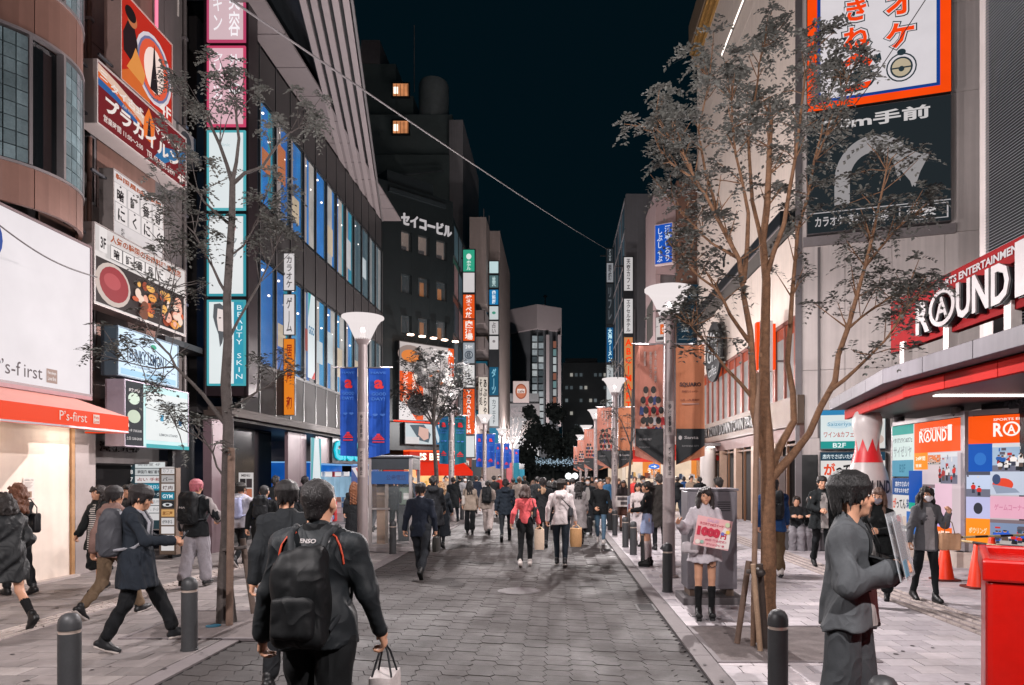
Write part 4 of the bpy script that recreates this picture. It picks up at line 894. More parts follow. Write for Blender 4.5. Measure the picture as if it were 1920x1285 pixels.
nd = [('r',.12,.93-k*.098,.76,.082,c) for k, c in enumerate(['#cfcaca','#a7a3a3','#c9c5c5','#1a7890','#2b2c2e','#c79a62','#c4c0c0','#cfcaca','#c9c4c4','#cdc8c8'])] + [('t',t,.2,.945-k*.098,.6,.045,c) for k, (t, c) in enumerate([('カフェ','#9a9a9c'),('バー','#3a3a3c'),('焼肉','#5a4a4a'),('GYM','#d6e6ea'),('0','#c9c9cb'),('居酒屋','#6a3a1c'),('歯科','#7a7a7c')])]
sign('directory_board', 'narrow tall directory post of stacked tenant plates', 'sign', (-8.46, 14.75, .12), FRONT, .36, 1.85, .16, '#5a4a40', nd, '#6f5f55', .95, .015)
# ---------------------------------------------------------------- sign tower at the arcade corner
st = empty('sign_tower', (-8.1, 17.1, 3.8), 0, 'tall vertical sign tower of pink and white lit panels at the arcade corner', 'sign tower')
part('frame', mat('#1b1216', .4, .3), st, (-8.66, 16.97, 3.75, -8.6, 17.5, 16), (-7.62, 16.97, 3.75, -7.56, 17.5, 16), (-8.6, 17.03, 3.75, -7.62, 17.5, 16), world=True, bevel=.01)
def tower_panel(z0, z1, face, items, edge):
    o = empty('lit_panel', (0,0,0), 0, '', ''); del o['label']; del o['category']; o.parent = st; o.matrix_parent_inverse = wm(st).inverted(); o.location = (-8.58, 17.0, z0); w, h = .94, z1-z0
    part('edge', E(edge, .8), o, (0, -.03, 0, .05, .02, h), (w-.05, -.03, 0, w, .02, h), (.05, -.03, 0, w-.05, .02, .05), (.05, -.03, h-.05, w-.05, .02, h))
    part('face', E(face, 1.05, .03), o, (.05, -.015, .05, w-.05, .02, h-.05)); draw(items, w, h, o, 1.0, y=-.02)
LW = '#f0eaee'
def pl(items, z0, z1, face, edge): tower_panel(z0, z1, face, items, edge)
pl([('v','小川スキン',.14,.1,.27,.85,LW,.01),('v','池川美容',.56,.05,.3,.9,LW,.01)], 12.42, 15.2, '#c9aeb4', '#c2486e')
pl([('v','クリニック',.14,.3,.27,.62,LW,.01),('v','外科',.56,.6,.3,.3,LW,.01),('e',.72,.47,.16,.07,LW),('t','9F',.62,.45,.2,.05,'#d0507a',.02)], 10.35, 12.32, '#d2a9b3', '#d4486e')
pl([('t','Clinic',.3,.8,.3,.04,'#b9c8cc')], 8.3, 10.25, '#d3dadc', '#58b4be')
pl([('v','サクラ',.5,.45,.3,.42,'#8a9296',.01),('r',.62,.8,.12,.04,'#c0605c')], 6.2, 8.2, '#d6d9da', '#3c9aa8')
pl([('r',.7,.0,.3,1,'#2f8fa6'),('v','BEAUTY SKIN',.75,.08,.18,.86,'#d9e8ea',.0),('p',[(.18,.95),(.34,.96),(.5,.9),(.55,.8),(.5,.66),(.44,.6),(.4,.5),(.34,.45),(.3,.6),(.22,.7),(.16,.8)],'#55585c'),('p',[(.28,.9),(.46,.88),(.5,.76),(.42,.63),(.3,.64),(.26,.78)],'#d9cdca'),('e',.34,.79,.035,.008,'#4a4244'),('e',.45,.79,.03,.008,'#4a4244')], 4.0, 6.1, '#d2d9da', '#48a6b2')
# ---------------------------------------------------------------- black arcade building with tall blue windows
bG = empty('arcade_building', (-8.0, 24, 0), 0, 'black glazed arcade building with tall blue lit windows and overhanging striped soffit', 'building')
blackm = mat('#181b1e', .3, .3, .1, 1); span = mat('#211e1f', .6, .0, .1, .6, streak=.06, rnd=.06); mull = mat('#14171a', .35, .5, .06); mull2 = mat('#8f8a8b', .3, .8, .06)
parts('core', seam, bG, (-16, 17.5, 3.4, -9.1, 31.6, 13.4), (-16, 17.5, 0, -11, 31.6, 3.4), world=True)
span_low = mat('#151213', .65, .0, .1, .6, rnd=.15, spec=.15); bay = 1.08; n_b = 13; y0_ = 17.55
MG = FR((-8.0, y0_, 0), LEFT)                       # x along the street, y into the wall
LEVELS = [('s', 3.4, 4.78), ('w', 4.78, 7.68), ('s', 7.68, 9.15), ('w', 9.15, 11.97), ('s', 11.97, 13.36)]
rr = random.Random(21)
winc = ['#0668b0', '#0a5ca4', '#0f7ab0', '#8f807c', '#0754a0', '#168096', '#a89e98', '#0a66b4']
for kind, z0, z1 in LEVELS:
    for k in range(n_b):
        x0 = k*bay+.04; x1 = (k+1)*bay-.04
        if kind == 's': part('spandrel_panel', span if z0 > 4 else span_low, bG, (x0, .0, z0+.03, x1, .06, z1-.03), M=MG, world=True, bevel=.008)
        else:
            wf = part('window', mull, bG, (x0, .0, z0, x0+.03, .03, z1), (x1-.03, .0, z0, x1, .03, z1), (x0+.03, .0, z0, x1-.03, .03, z0+.05), (x0+.03, .0, z1-.05, x1-.03, .03, z1), M=MG, world=True)
            part('pane', glass('#6f8a94', .12, .03), wf, (x0+.03, .014, z0+.05, x1-.03, .02, z1-.05), M=MG, world=True)
            xs = sorted([x0, x0 + (x1-x0)*rr.uniform(.25,.45), x0 + (x1-x0)*rr.uniform(.55,.8), x1])
            mbs = {}
            for a, b_ in zip(xs, xs[1:]):
                c = winc[(k*3 + rr.randrange(8)) % 8] if k < 9 else rr.choice(['#2a3a44','#5f6468','#7f7a78','#3d4a50'])
                mbs.setdefault(c, MB(MG)).box(a, .085 if c[1] in '01' else .05, z0, b_, .1, z1)
            for c, mb in mbs.items(): mb.build('lit_display' if c[1] in '01' else 'curtain', E(c, 1.0, .3), wf, True)
            if rr.random() < .6 and k < 10:
                lp = MB(MG)
                for q in range(2): lp.lathe([(.001,0),(.035,.02),(.035,.05),(.001,.07)], (x0+.3+q*.4, .06, z1-.3-q*.6), 10)
                lp.build('downlight', E('#fff2ea', 3.0), wf, True)
            if rr.random() < .5:
                pz = rr.uniform(z0+.3, z0+1.2); q = MB(MG); q.box(x0+.2, .036, pz, x0+.75, .045, pz+rr.uniform(.6,1.1)); q.build('poster', E(rr.choice(['#cdc7c8','#c46a2e','#d0b89a','#c9d2d6','#b03a2c']), .8, .2), wf, True)
for k in range(n_b+1):
    q = part('mullion', mull, bG, (k*bay-.025, -.012, 3.4, k*bay+.025, .1, 13.36), M=MG, world=True); part('edge', mull2, q, (k*bay-.012, -.03, 4.8, k*bay+.012, -.0125, 11.95), M=MG, world=True)
for z in (4.74, 7.66, 9.11, 11.95): part('transom', mull, bG, (0, -.028, z, n_b*bay, .028, z+.06), M=MG, world=True)
part('fascia', mat('#2e2521', .6, .1, .08), bG, (-1.3, -.35, 3.2, n_b*bay, .3, 3.34), (-1.3, -.3, 3.34, n_b*bay, .2, 3.42), M=MG, world=True, bevel=.01)
part('canopy', mat('#23211f', .6), bG, (-1.3, -.2, 3.12, n_b*bay, 3, 3.19), M=MG, world=True)
# soffit: light panels, dark recess, stripes running out to the slanted edge
sof = mat('#6f6768', .5, .1, .07, .7); y = 12.2
k = 0
while y < 31.0:
    part('soffit_panel', sof, bG, (-7.98, y+.02, 13.38, -7.13, y+1.48, 13.44), world=True); y += 1.5
MB().slab([(-8.0, 31.4), (-3.6, 9.4), (-8, 9.4)], 13.9, 13.96).build('soffit_recess', blackm, bG, True)
sd = mat('#82797a', .5, .1, .06, .7); sdk = mat('#15181b', .5)
def strip(o0, o1, z, m_, nm, yb=31.6, yt=9.0):
    # a band parallel to the slanted edge (-8, 31.6) to (-5.03, 16.9)
    P = []
    for off, yy in ((o0, yb), (o1, yb), (o1, yt), (o0, yt)):
        x = -8 + .202*(31.6 - yy) - off
        if x < -8: yy = 31.6 - off/.202; x = -8
        P.append((x, yy))
    MB().slab(P, z, z+.12).build(nm, m_, bG, True)
for q in range(5): strip(.045+q*.262, .045+q*.262+.16, 13.36, sd, 'soffit_strip')
strip(-.02, 1.32, 13.5, sdk, 'soffit_backing'); strip(-.06, .0, 13.33, mat('#6d6a6b', .4, .4), 'edge_trim')
# roof of the overhang
MB().slab([(-16, 31.5), (-8.02, 31.5), (-3.5, 9.1), (-3.5, 8.9), (-16, 8.9)], 13.97, 14.2).build('canopy_roof', mat('#16191c', .4, .2), bG, True)
# arcade ground floor
pk = mat('#66545a', .4, .2, .08, .8, streak=.06)
parts('wall_panel', pk, bG, (-1.7, -.1, .02, -.75, .1, 3.1), (3.05, .0, .02, 4.0, .1, 3.1), (4.02, .0, .02, 4.55, .1, 3.1), M=MG, world=True)
part('dark_entrance', black_gl, bG, (-.7, .5, .02, 3.05, .6, 3.1), M=MG, world=True); part('dark_wall', blackm, bG, (-2.6, .3, .02, -1.7, .4, 3.1), M=MG, world=True)
part('wall_panel', mat('#8a8083', .3, .4), bG, (5.4, .0, 2.2, 9.6, .08, 3.1), M=MG, world=True)
bl = part('blue_hall', E('#0c58a8', 1.1, .4), bG, (5.0, 1.8, .02, 14, 1.85, 2.2), M=MG, world=True)
part('side_wall', E('#1450a0', .9, .3), bG, (5.2, .12, .02, 5.28, 1.8, 2.2), M=MG, world=True); part('ceiling', E('#6a9ac8', 1.2), bG, (5, .1, 2.2, 14, 1.9, 2.24), M=MG, world=True)
rr = random.Random(9)
for k in range(7):
    x = 5.6 + k*1.1
    g = empty('prize_machine', MG @ Vector((x+.4, .9, .02)), rad(90), ['white','blue','pale','red','white','blue','pale'][k] + ' crane game cabinet glowing inside the arcade hall, number %s from its entrance' % ['first','second','third','fourth','fifth','sixth','last'][k], 'game cabinet', 'crane games inside the arcade hall')
    c = ['#c9ccd0','#1c5a9a','#bcc8d0','#b02a2c','#d0d0d2','#1a6aa0','#a8c4d0'][k]
    part('cabinet', mat(c, .4), g, (-.4, -.4, 0, .4, .4, .75), (-.4, -.4, 1.7, .4, .4, 1.9)); part('window', E('#9cc0d8', .7, .3), g, (-.37, -.37, .75, .37, .37, 1.7)); part('marquee', E('#d8d4d4', .9), g, (-.36, -.42, 1.72, .36, -.4, 1.88))
    draw([('e', rr.uniform(.2,.8), rr.uniform(.1,.8), .1, .1, rr.choice(['#d86a4c','#e0c060','#d87aa0','#5a9ac0','#d0d0d0'])) for _ in range(9)], .74, .9, g, .7, y=-.39)
def wall_poster(name, label, o, deg, w, h, face, items, lit=.9, cat='poster'):
    r = empty(name, o, rad(deg), label, cat); part('sheet', E(face, lit, .05) if lit else mat(face, .6), r, (0, -.008, 0, w, 0, h)); draw(items, w, h, r, lit, y=-.01); return r
wall_poster('poster', 'tall white arcade poster with teal lettering on the arcade ground floor', MG @ Vector((4.6, -.12, .35)), LEFT, .95, 3.0-.35, '#c9d4d8', [('p',[(0,1),(.35,1),(.15,.5),(0,.4)],'#1f8f98'),('p',[(1,1),(.75,1),(.95,.5),(1,.45)],'#1f8f98'),('t','GiGO',.1,.28,.8,.14,'#0d6a94',.03)])
wall_poster('menu_board', 'white framed menu board with red and black cards by the dark arcade entrance', (-7.9, 17.2, .62), FRONT, .36, 1.25, '#c9c4c2', [('r',.08+.44*(i%2),.7-.2*(i//2)-(.1 if i>3 else 0),.4,.18,['#2a2628','#3a3234','#c2502c','#b06a50','#c45a3c','#c9a090','#b9847a','#b54a34'][i]) for i in range(8)] + [('t','MENU',.2,.92,.6,.05,'#3a3434')], .85, 'menu board')
ng = empty('neon_sign', MG @ Vector((6.9, -.12, 2.32)), rad(90), 'cyan neon arcade name sign above the blue lit hall', 'neon sign')
m = MB(); put_text(m, 'GiGO', 0, 0, 3.3, .72, -.05, .045, ex=.06); m.build('lettering', E('#15b4c8', 1.15), ng); part('backing', blackm, ng, (-.1, .02, -.1, 3.4, .1, .8))
# flag-like wall art in the hall
wall_poster('wall_art', 'slanted red, white and blue striped wall panel at the end of the arcade hall', MG @ Vector((9.2, -.05, .3)), LEFT, 4.4, 1.85, '#123f86', [('p',[(.0,.95),(.2,.98),(.9,.1),(.72,.1)],'#d2ccce'),('p',[(.12,.95),(.25,.96),(.85,.12),(.75,.1)],'#c3302c'),('p',[(.4,.98),(.5,.98),(1,.3),(1,.15)],'#cfcaca')], .7, 'wall art')
# vertical banners standing out from the arcade windows
for z0, z1, face, tx, tc, lab in ((7.2, 8.3, '#cfcacb', 'カラオケ', '#4a4648', 'upper white projecting sign on the arcade front'), (5.9, 7.1, '#d2cdce', 'ゲーム', '#4a4648', 'middle white projecting sign on the arcade front, below the upper one'), (3.55, 5.8, '#d97c22', '居酒屋 和', '#8a2414', 'long orange projecting sign on the arcade front')):
    sign('projecting_sign', lab, 'sign', (-8.02, 20.3, z0), FRONT, .34, z1-z0, .08, face, [('v', tx, .25, .08, .5, .84, tc, .02)], '#2a2a2c', .95, .015)
wall_poster('window_banner', 'tall white arcade banner hanging inside the lower blue windows', MG @ Vector((4.45, -.08, 4.9)), LEFT, .62, 2.7, '#ccd6d9', [('t','GiGO',.08,.52,.84,.1,'#0d6a94',.03),('p',[(.5,0),(1,0),(1,.1)],'#c2302c'),('p',[(0,1),(.4,1),(0,.7)],'#2f9aa2')], .9)

# services on the walls: condensers on the ledges, downpipes
def condenser(label, M_, x, z):
    r = empty('air_conditioner', M_ @ Vector((x, -.3, z)), M_.to_euler().z, label, 'air conditioner', 'air conditioner condensers on the building fronts'); g_ = mat('#8f8a88', .5, .1, .1)
    part('case', g_, r, (0, 0, .05, .78, .28, .62), bevel=.015); part('foot', dark, r, (.08, .02, 0, .14, .26, .05), (.64, .02, 0, .7, .26, .05)); m = MB(); m.prism(disc(.3, .33, .24, .24, 20), -.008, .0); m.build('fan_guard', mat('#3a3a3c', .5), r)
    m = MB(); m.tube([(.7, .1, .3), (.85, .15, .3), (.88, .28, .1), (.88, .29, -.8)], .025, 6); m.build('pipe', mat('#b0a8a2', .6), r, smooth=60)
MB_ = FR((-9.3, 15.4, 0), LEFT)
for k, (x, z) in enumerate(((.2, 9.55), (1.1, 9.55), (.4, 4.93), (.7, 13.85))): condenser(['left condenser on the middle ledge of the grey office block', 'right condenser on the middle ledge of the grey office block', 'condenser on the lowest ledge of the grey office block', 'condenser on the top ledge of the grey office block'][k], MB_, x, z)
for k, (x, y) in enumerate(((-8.84, 13.1), (-9.24, 17.2))):
    r = empty('downpipe', (x, y, 2.8), 0, ['downpipe on the brown wall of the pet shop building', 'downpipe on the grey office block beside the sign tower'][k], 'pipe'); MB().tube([(0,0,0),(0,0,14)], .045, 8).build('pipe', mat(['#6e5148', '#5c5655'][k], .5, .2), r, smooth=60); parts('clip', frame_m, r, *[(-.06,-.055,1+q*2.2,.06,.055,1.06+q*2.2) for q in range(6)])
# ---------------------------------------------------------------- middle left: dark angled building with the white katakana title
dk = mat('#1d2426', .45, .25, .12, .5, streak=.08); dk2 = mat('#2a3134', .45, .3, .1, .5); grey = mat('#6d6768', .6, .1, .1, .6, streak=.1)
bS = empty('office_building', (-8, 42, 0), 0, 'dark angled office building with white rooftop lettering and small square windows', 'building')
MS = FR((-9.84, 39.6, 0), 43.1)                     # facade turned to the street corner; local x along it
Wd = 4.66
def on_s(px, y0=40.8):                               # facade coordinate of a picture column
    k = (px - CPX)/FPX; c, s_ = math.cos(rad(43.1)), math.sin(rad(43.1)); return (k*39.6 + 9.84)/(c - k*s_)
def zs(py, px):
    t = on_s(px); return gz(py, 39.6 + t*math.sin(rad(43.1)))
wins = [(on_s(a), on_s(b)) for a, b in ((752, 772), (784, 805), (818, 838))]
rowz = [(14.85, 16.0), (12.35, 13.5), (9.95, 11.1)]
m = []
xs = [-.6] + [v for w in wins for v in w] + [Wd]
for i in range(0, len(xs)-1, 2): part('wall', dk, bS, (xs[i], 0, 9.6, xs[i+1], .4, 18.6), M=MS, world=True)
zz = [9.6] + [v for r_ in reversed(rowz) for v in r_] + [18.6]
for i in range(0, len(zz)-1, 2):
    for w in wins: part('wall_panel', dk, bS, (w[0], .004, zz[i], w[1], .4, zz[i+1]), M=MS, world=True)
part('wall', dk, bS, (-.6, .0, 3.2, Wd, .4, 9.598), M=MS, world=True); part('core', seam, bS, (-.6, 1.6, 0, Wd, 6, 18.5), M=MS, world=True)
part('cornice', dk2, bS, (.2, -.15, 18.0, Wd-.6, .0, 18.25), M=MS, world=True); part('roof_box', dk2, bS, (.3, .3, 18.6, 3.4, 4, 19.4), M=MS, world=True)
rr = random.Random(4)
for r_, (z0, z1) in enumerate(rowz):
    for c, (a, b_) in enumerate(wins):
        w = part('window', dk2, bS, (a, .05, z0, a+.04, .3, z1), (b_-.04, .05, z0, b_, .3, z1), (a, .05, z0, b_, .3, z0+.05), M=MS, world=True)
        part('pane', glass('#5a6468', .25), w, (a+.04, .15, z0+.05, b_-.04, .17, z1), M=MS, world=True)
        if r_ == 0: part('blind', E('#8f7a70', .75, .2), w, (a+.04, .3, z0, b_-.04, .34, z1), M=MS, world=True); part('desk', E('#4a4040', .5), w, (a+.1, .26, z0, b_-.2, .29, z0+.35), M=MS, world=True)
        else:
            part('back_wall', E('#1c1512', .8), w, (a, 1.2, z0, b_, 1.3, z1), M=MS, world=True)
            x = a + (b_-a)*(.55 if c else .2); part('curtain', E('#b06a2e' if c else '#8a6a52', .8, .4), w, (x, .5, z0+.1, x+(b_-a)*(.35 if c else .25), .53, z1-.15*c), M=MS, world=True)
            q = MB(MS); q.lathe([(.001,0),(.05,.03),(.001,.08)], (a+.3, .6, z1-.4), 8); q.build('room_lamp', E('#ffd9b0', 3), w, True)
nm_ = empty('building_name', MS @ Vector((on_s(752), -.06, 16.35)), rad(43.1), 'white katakana building name on the dark facade', 'lettering')
q = MB(); put_text(q, 'セイコービル', 0, 0, on_s(846)-on_s(752), .72, -.03, .03, ex=.1); q.build('lettering', E('#b9b4b6', .9), nm_)
# its street side
MS2 = FR((-6.43, 42.78, 0), 90)
part('side_wall', dk, bS, (0, .05, 0, 8.5, .4, 17.8), M=MS2, world=True)
for f in range(6):
    z0 = 3.4 + f*2.4
    for k in range(4): w = part('side_window', dk2, bS, (.3+k*2, -.02, z0, 1.9+k*2, .04, z0+1.9), M=MS2, world=True); part('pane', E(['#3a444a','#4a3a3c','#5a5e62','#27343c','#6a5050','#3d4d55'][(f+k) % 6], .7, .3), w, (.36+k*2, -.04, z0+.06, 1.84+k*2, -.022, z0+1.84), M=MS2, world=True)
billw = on_s(846) - on_s(742)
rr = random.Random(8)
sp = [('r',0,0,.42,.62,'#d9521c'),('r',.88,.62,.12,.38,'#d9521c'),('e',.2,.84,.22,.12,'#8a7a74'),('e',.2,.82,.16,.08,'#d07a3a'),('e',.5,.62,.25,.2,'#6a6464'),('e',.55,.66,.16,.12,'#a09a98'),('e',.34,.2,.2,.14,'#4a4648'),('e',.34,.21,.13,.09,'#2a2628'),('e',.7,.25,.22,.18,'#55504f'),('e',.72,.28,.14,.1,'#b0a8a4'),
      ('v','焼肉食堂',.8,.12,.16,.84,'#f0e8e4',.04),('v','ランチ食べ放題',.06,.2,.1,.42,'#eadcd0',.02),('v','炭火焼',.22,.32,.1,.28,'#eadcd0',.02),('p',[(0,0),(.3,0),(.1,.22),(0,.24)],'#d6d0d0')]
for k in range(30): sp.append(('e', rr.uniform(.42,.78), rr.uniform(.05,.9), rr.uniform(.015,.05), rr.uniform(.01,.03), rr.choice(['#2c2a2c','#8a8482','#c06a3c','#5a5454','#d8cfca','#3a3636'])))
bb = sign('billboard', 'large orange and grey grilled meat billboard lit from above on the dark angled building', 'billboard', MS @ Vector((on_s(742), -.35, 4.95)), 43.1, billw, 4.55, .3, '#b9b0ae', sp, '#3a3a3c', 1.0, .05)
m = MB()
for k in range(5): m.tube([(.3+k*billw/5, .1, 4.6), (.3+k*billw/5, -.5, 4.95), (.3+k*billw/5, -.75, 4.85)], .025, 6)
m.build('lamp_arm', dark, bb)
m = MB()
for k in range(5): m.box(.15+k*billw/5, -.9, 4.76, .45+k*billw/5, -.65, 4.84)
m.build('flood_lamp', E('#ffd8c0', 6), bb)
# its shops at street level
sh = empty('red_shop', MS @ Vector((1.6, -.6, 0)), rad(43.1), 'small red fronted street shop with lit white letters and a red awning', 'shop')
part('lit_interior', E('#e0a870', 1.5, .4), sh, (-.4, .5, .1, 3.2, .55, 2.1)); part('counter', mat('#7a2a22', .6), sh, (-.4, -.1, 0, 3.2, .4, .9))
part('sign_band', E('#b8240c', .9), sh, (-.5, -.25, 2.55, 3.25, .45, 3.12)); q = MB(); put_text(q, 'IS BEINK', .15, 2.62, 2.5, .42, -.28, .04); q.build('lettering', E('#fff0d8', 1.6), sh)
part('neon_edge', E('#ff5a24', 1.4), sh, (-.5, -.3, 3.13, 3.25, .45, 3.2))
m = MB(); m.add([(-.6,-1.1,1.98),(3.3,-1.1,1.98),(3.3,-.2,2.52),(-.6,-.2,2.52)], [(0,1,2,3)]); m.box(-.6,-1.13,1.72,3.3,-1.1,1.98); m.build('awning', E('#d6260c', .85), sh)
rr = random.Random(2)
for k in range(14): part('menu_card', E(rr.choice(['#e8d8c8','#d84a2a','#e0b060','#c8c4c4']), .9), sh, (-.3+k*.25, .44, .95+.2*(k%4), -.12+k*.25, .47, 1.2+.2*(k%4)))
sign('signboard', 'blue white printed photo board above the red shop, face of a woman', 'sign', MS @ Vector((1.1, -.3, 3.55)), 43.1, 3.2, 1.25, .2, '#bcc8cc', [('r',.62,0,.38,1,'#1d5f86'),('p',[(.1,.9),(.4,.95),(.55,.5),(.5,.1),(.3,.2)],'#4a5a64'),('p',[(.3,.85),(.5,.75),(.5,.3),(.4,.2),(.28,.45)],'#c9a498'),('r',.0,.0,.3,.35,'#cdcaca'),('p',[(.7,1),(.8,1),(.95,.2),(.85,.1)],'#c9d4d8'),('p',[(.6,.8),(.66,.9),(.76,.2),(.7,.1)],'#b9ccd4')], '#2a2a2c', .85, .04)
nt_ = empty('neon_line', MS @ Vector((.3, -.45, 4.86)), rad(43.1), 'thin red neon line under the billboard', 'neon line'); MB().tube([(0,0,0),(4.2,0,0)], .035, 6).build('tube', E('#ff3a1c', 1.5), nt_)
# sign towers beside it
def tower(label, x, y, w, segs, dep=.25, frame='#2a2c2f'):
    r = empty('sign_tower', (x, y, 0), 0, label, 'sign tower'); zs_ = [s_[0] for s_ in segs] + [s_[1] for s_ in segs]
    part('frame', mat(frame, .4, .4), r, (-.04, .01, min(zs_)-.05, w+.04, dep, max(zs_)+.05))
    for z0, z1, face, items in segs:
        f = part('lit_panel', E(face, 1.0, .05), r, (.02, -.02, z0+.03, w-.02, .01, z1-.03))
        if items:
            for it in items:
                q = MB(Matrix.Translation((0, 0, z0)))
                k_ = it[0]; hh = z1-z0; yy = -.03
                if k_ == 'v': put_text(q, vert(it[1]), it[2]*w, it[3]*hh, it[4]*w, it[5]*hh, yy, .03)
                elif k_ == 't': put_text(q, it[1], it[2]*w, it[3]*hh, it[4]*w, it[5]*hh, yy, .03)
                elif k_ == 'r': q.quad(*[(a*w, yy+.005, b*hh) for a, b in ((it[1],it[2]),(it[1]+it[3],it[2]),(it[1]+it[3],it[2]+it[4]),(it[1],it[2]+it[4]))])
                elif k_ == 'e': q.add([(a*w, yy+.003, b*hh) for a, b in disc(it[1], it[2], it[3], it[4])], [tuple(range(20))])
                q.build('lettering' if k_ in 'vt' else 'graphic', E(it[-1], 1.0), f)
    part('bracket', dark, r, (-.5, .1, min(zs_)+.3, 0, .16, min(zs_)+.4), (-.5, .1, max(zs_)-.6, 0, .16, max(zs_)-.5))
    return r
d1 = 46; Z1 = lambda py: gz(py, d1)
tower('sign tower with a green top panel and orange grill panels beside the dark building', -6.26, d1, .78, [
  (Z1(510), Z1(468), '#2f9a7c', [('e',.5,.68,.22,.13,'#d8e0dc'),('v','ホテル',.3,.08,.4,.42,'#d0e4dc')]), (Z1(549), Z1(511), '#c9c4c4', []), (Z1(598), Z1(552), '#d9521c', [('v','焼食べ放',.22,.04,.56,.92,'#f4e8e0')]), (Z1(640), Z1(599), '#d9521c', [('v','肉酒場',.16,.06,.68,.88,'#f4e8e0')]),
  (Z1(682), Z1(642), '#8f959c', [('e',.5,.4,.36,.2,'#4a525c'),('e',.5,.4,.28,.15,'#a8adb2'),('t','@',.32,.27,.36,.26,'#3a424c'),('t','24H',.2,.7,.6,.18,'#d8d8da')]), (Z1(727), Z1(684), '#cfcccb', [('e',.5,.5,.12,.06,'#8a8688')]), (Z1(815), Z1(729), '#d9521c', [('v','YOGARTISM',.3,.03,.4,.94,'#f4e8e0')]), (Z1(858), Z1(817), '#cfd2d2', [])])
d2 = 56; Z2 = lambda py: gz(py, d2)
tower('slim teal and white sign tower, farther right of the green topped one', -5.5, d2, .75, [
  (Z2(513), Z2(490), '#b9d0d2', []), (Z2(540), Z2(516), '#4a6468', [('v','美',.3,.1,.4,.8,'#a8c0c0')]), (Z2(572), Z2(543), '#1a74a8', [('v','歯科医',.3,.06,.4,.88,'#d8e4ea')]), (Z2(600), Z2(574), '#bcc4c4', [('e',.5,.5,.2,.1,'#3a8a74')]), (Z2(628), Z2(602), '#b8b4b4', [('v','占い',.3,.1,.4,.8,'#6a6466')]), (Z2(656), Z2(630), '#c0bcbc', [('e',.5,.6,.16,.1,'#7a7476')]),
  (Z2(742), Z2(688), '#154f6a', [('v','ダーツ',.25,.06,.5,.88,'#7ab0c4')]), (Z2(800), Z2(744), '#bcc0c2', [('v','カフェ2F',.3,.1,.4,.8,'#6a7074')]), (Z2(850), Z2(802), '#1c6a8a', [])])
sign('signboard', 'cream signboard with brushed vertical lettering between the two sign towers', 'sign', (gx(897, 52), 52, gz(783, 52)), FRONT, gx(915, 52)-gx(897, 52), gz(707, 52)-gz(783, 52), .2, '#c9bfb4', [('v','あぶらや',.5,.05,.4,.9,'#2a2224',.03),('v','そば処',.08,.3,.34,.64,'#3a3032',.02)], '#5a5048', .95, .02)
# beige block behind the towers with balconies
bq = empty('beige_building', (-9, 60, 0), 0, 'beige apartment block with stepped balconies behind the sign towers', 'building')
bm_ = mat('#8a7d78', .7, .0, .1, .4, streak=.1)
part('wall', bm_, bq, (-16, 53.2, 0, -6.9, 53.4, 14), (-6.9, 57.6, 0, -4.78, 70, 22), (-6.9, 54.5, 15.2, -5.6, 57.6, 22), world=True)
for f in range(6):
    z = 3.2 + f*2.05
    part('balcony', mat('#6f6664', .7), bq, (-6.9, 53.5, z, -5.55, 57.5, z+.15), (-6.9, 53.5, z+.15, -5.6, 53.58, z+1.0), (-5.65, 53.5, z+.15, -5.55, 57.5, z+1.0), world=True)
    w = part('window', dark, bq, (-6.85, 57.5, z+.2, -5.7, 57.55, z+1.9), world=True); part('pane', E('#1f5a70' if f % 2 else '#5a4a3c', .6, .3), w, (-6.75, 57.46, z+.3, -5.8, 57.49, z+1.8), world=True)
m = MB()
for k in range(5): m.tube([(-6.6+k*.22, 58, 22), (-6.6+k*.22, 58, 22.8+(k*7 % 3)*.6)], .04, 6)
m.build('antenna', grey, bq, True)
# far left street fronts under the towers: lit shops
for k, (x0, y0, y1, zc, c1, c2, lab) in enumerate([(-6.4, 46.5, 51.5, 3.0, '#c98a4a', '#8a3a24', 'warm lit eatery front with brown fascia below the sign towers'), (-5.9, 53, 60, 2.9, '#c9b89a', '#4a6a74', 'pale lit shop front farther along the left side'), (-5.6, 61, 72, 3.0, '#a8b4b8', '#3a5a6a', 'bluish lit shop front far along the left side')]):
    r = empty('street_shop', (x0, y0, 0), rad(90), lab, 'shop'); L_ = y1-y0
    part('lit_interior', E(c1, 1.5, .5), r, (0, .9, .05, L_, .95, 2.3)); part('fascia', E(c2, .55, .2), r, (0, -.05, 2.3, L_, .9, zc)); part('pier', dk2, r, (-.2, -.06, 0, .15, .9, zc), (L_-.15, -.06, 0, L_+.1, .9, zc)); part('upper_wall', bm_ if k else dk, r, (0, .1, zc, L_, .9, 5.5))
    q = MB(); put_text(q, ['居酒屋 炭','メガネ','DRUG'][k], .6, 2.42, L_*.5, .35, -.08, .03); q.build('lettering', E('#e8e0d8', .9), r)
    rr = random.Random(k)
    for j in range(10): part('goods', E(rr.choice(['#d8d0c8','#8a5a3a','#d0a060','#5a7a8a','#b8b0a8']), .7, .3), r, (.2+j*L_/10.5, .5, .1, .2+(j+.75)*L_/10.5, .8, rr.uniform(.5,1.6)))
gl = empty('glasses_sign', (gx(866, 50), 50, gz(873, 50)), 0, 'white lit outline of round spectacles over a shop', 'sign')
m = MB()
for s_ in (-1, 1): m.tube([(s_*.2+.14*math.cos(a), 0, .14*math.sin(a)) for a in np.linspace(0, 6.283, 17)], .028, 6)
m.tube([(-.07,0,.03),(0,0,.06),(.07,0,.03)], .022, 6); m.tube([(0,0.02,-.05),(0,.02,-1.2)], .02, 6); m.build('outline', E('#d8f0ee', 1.2), gl, smooth=60)
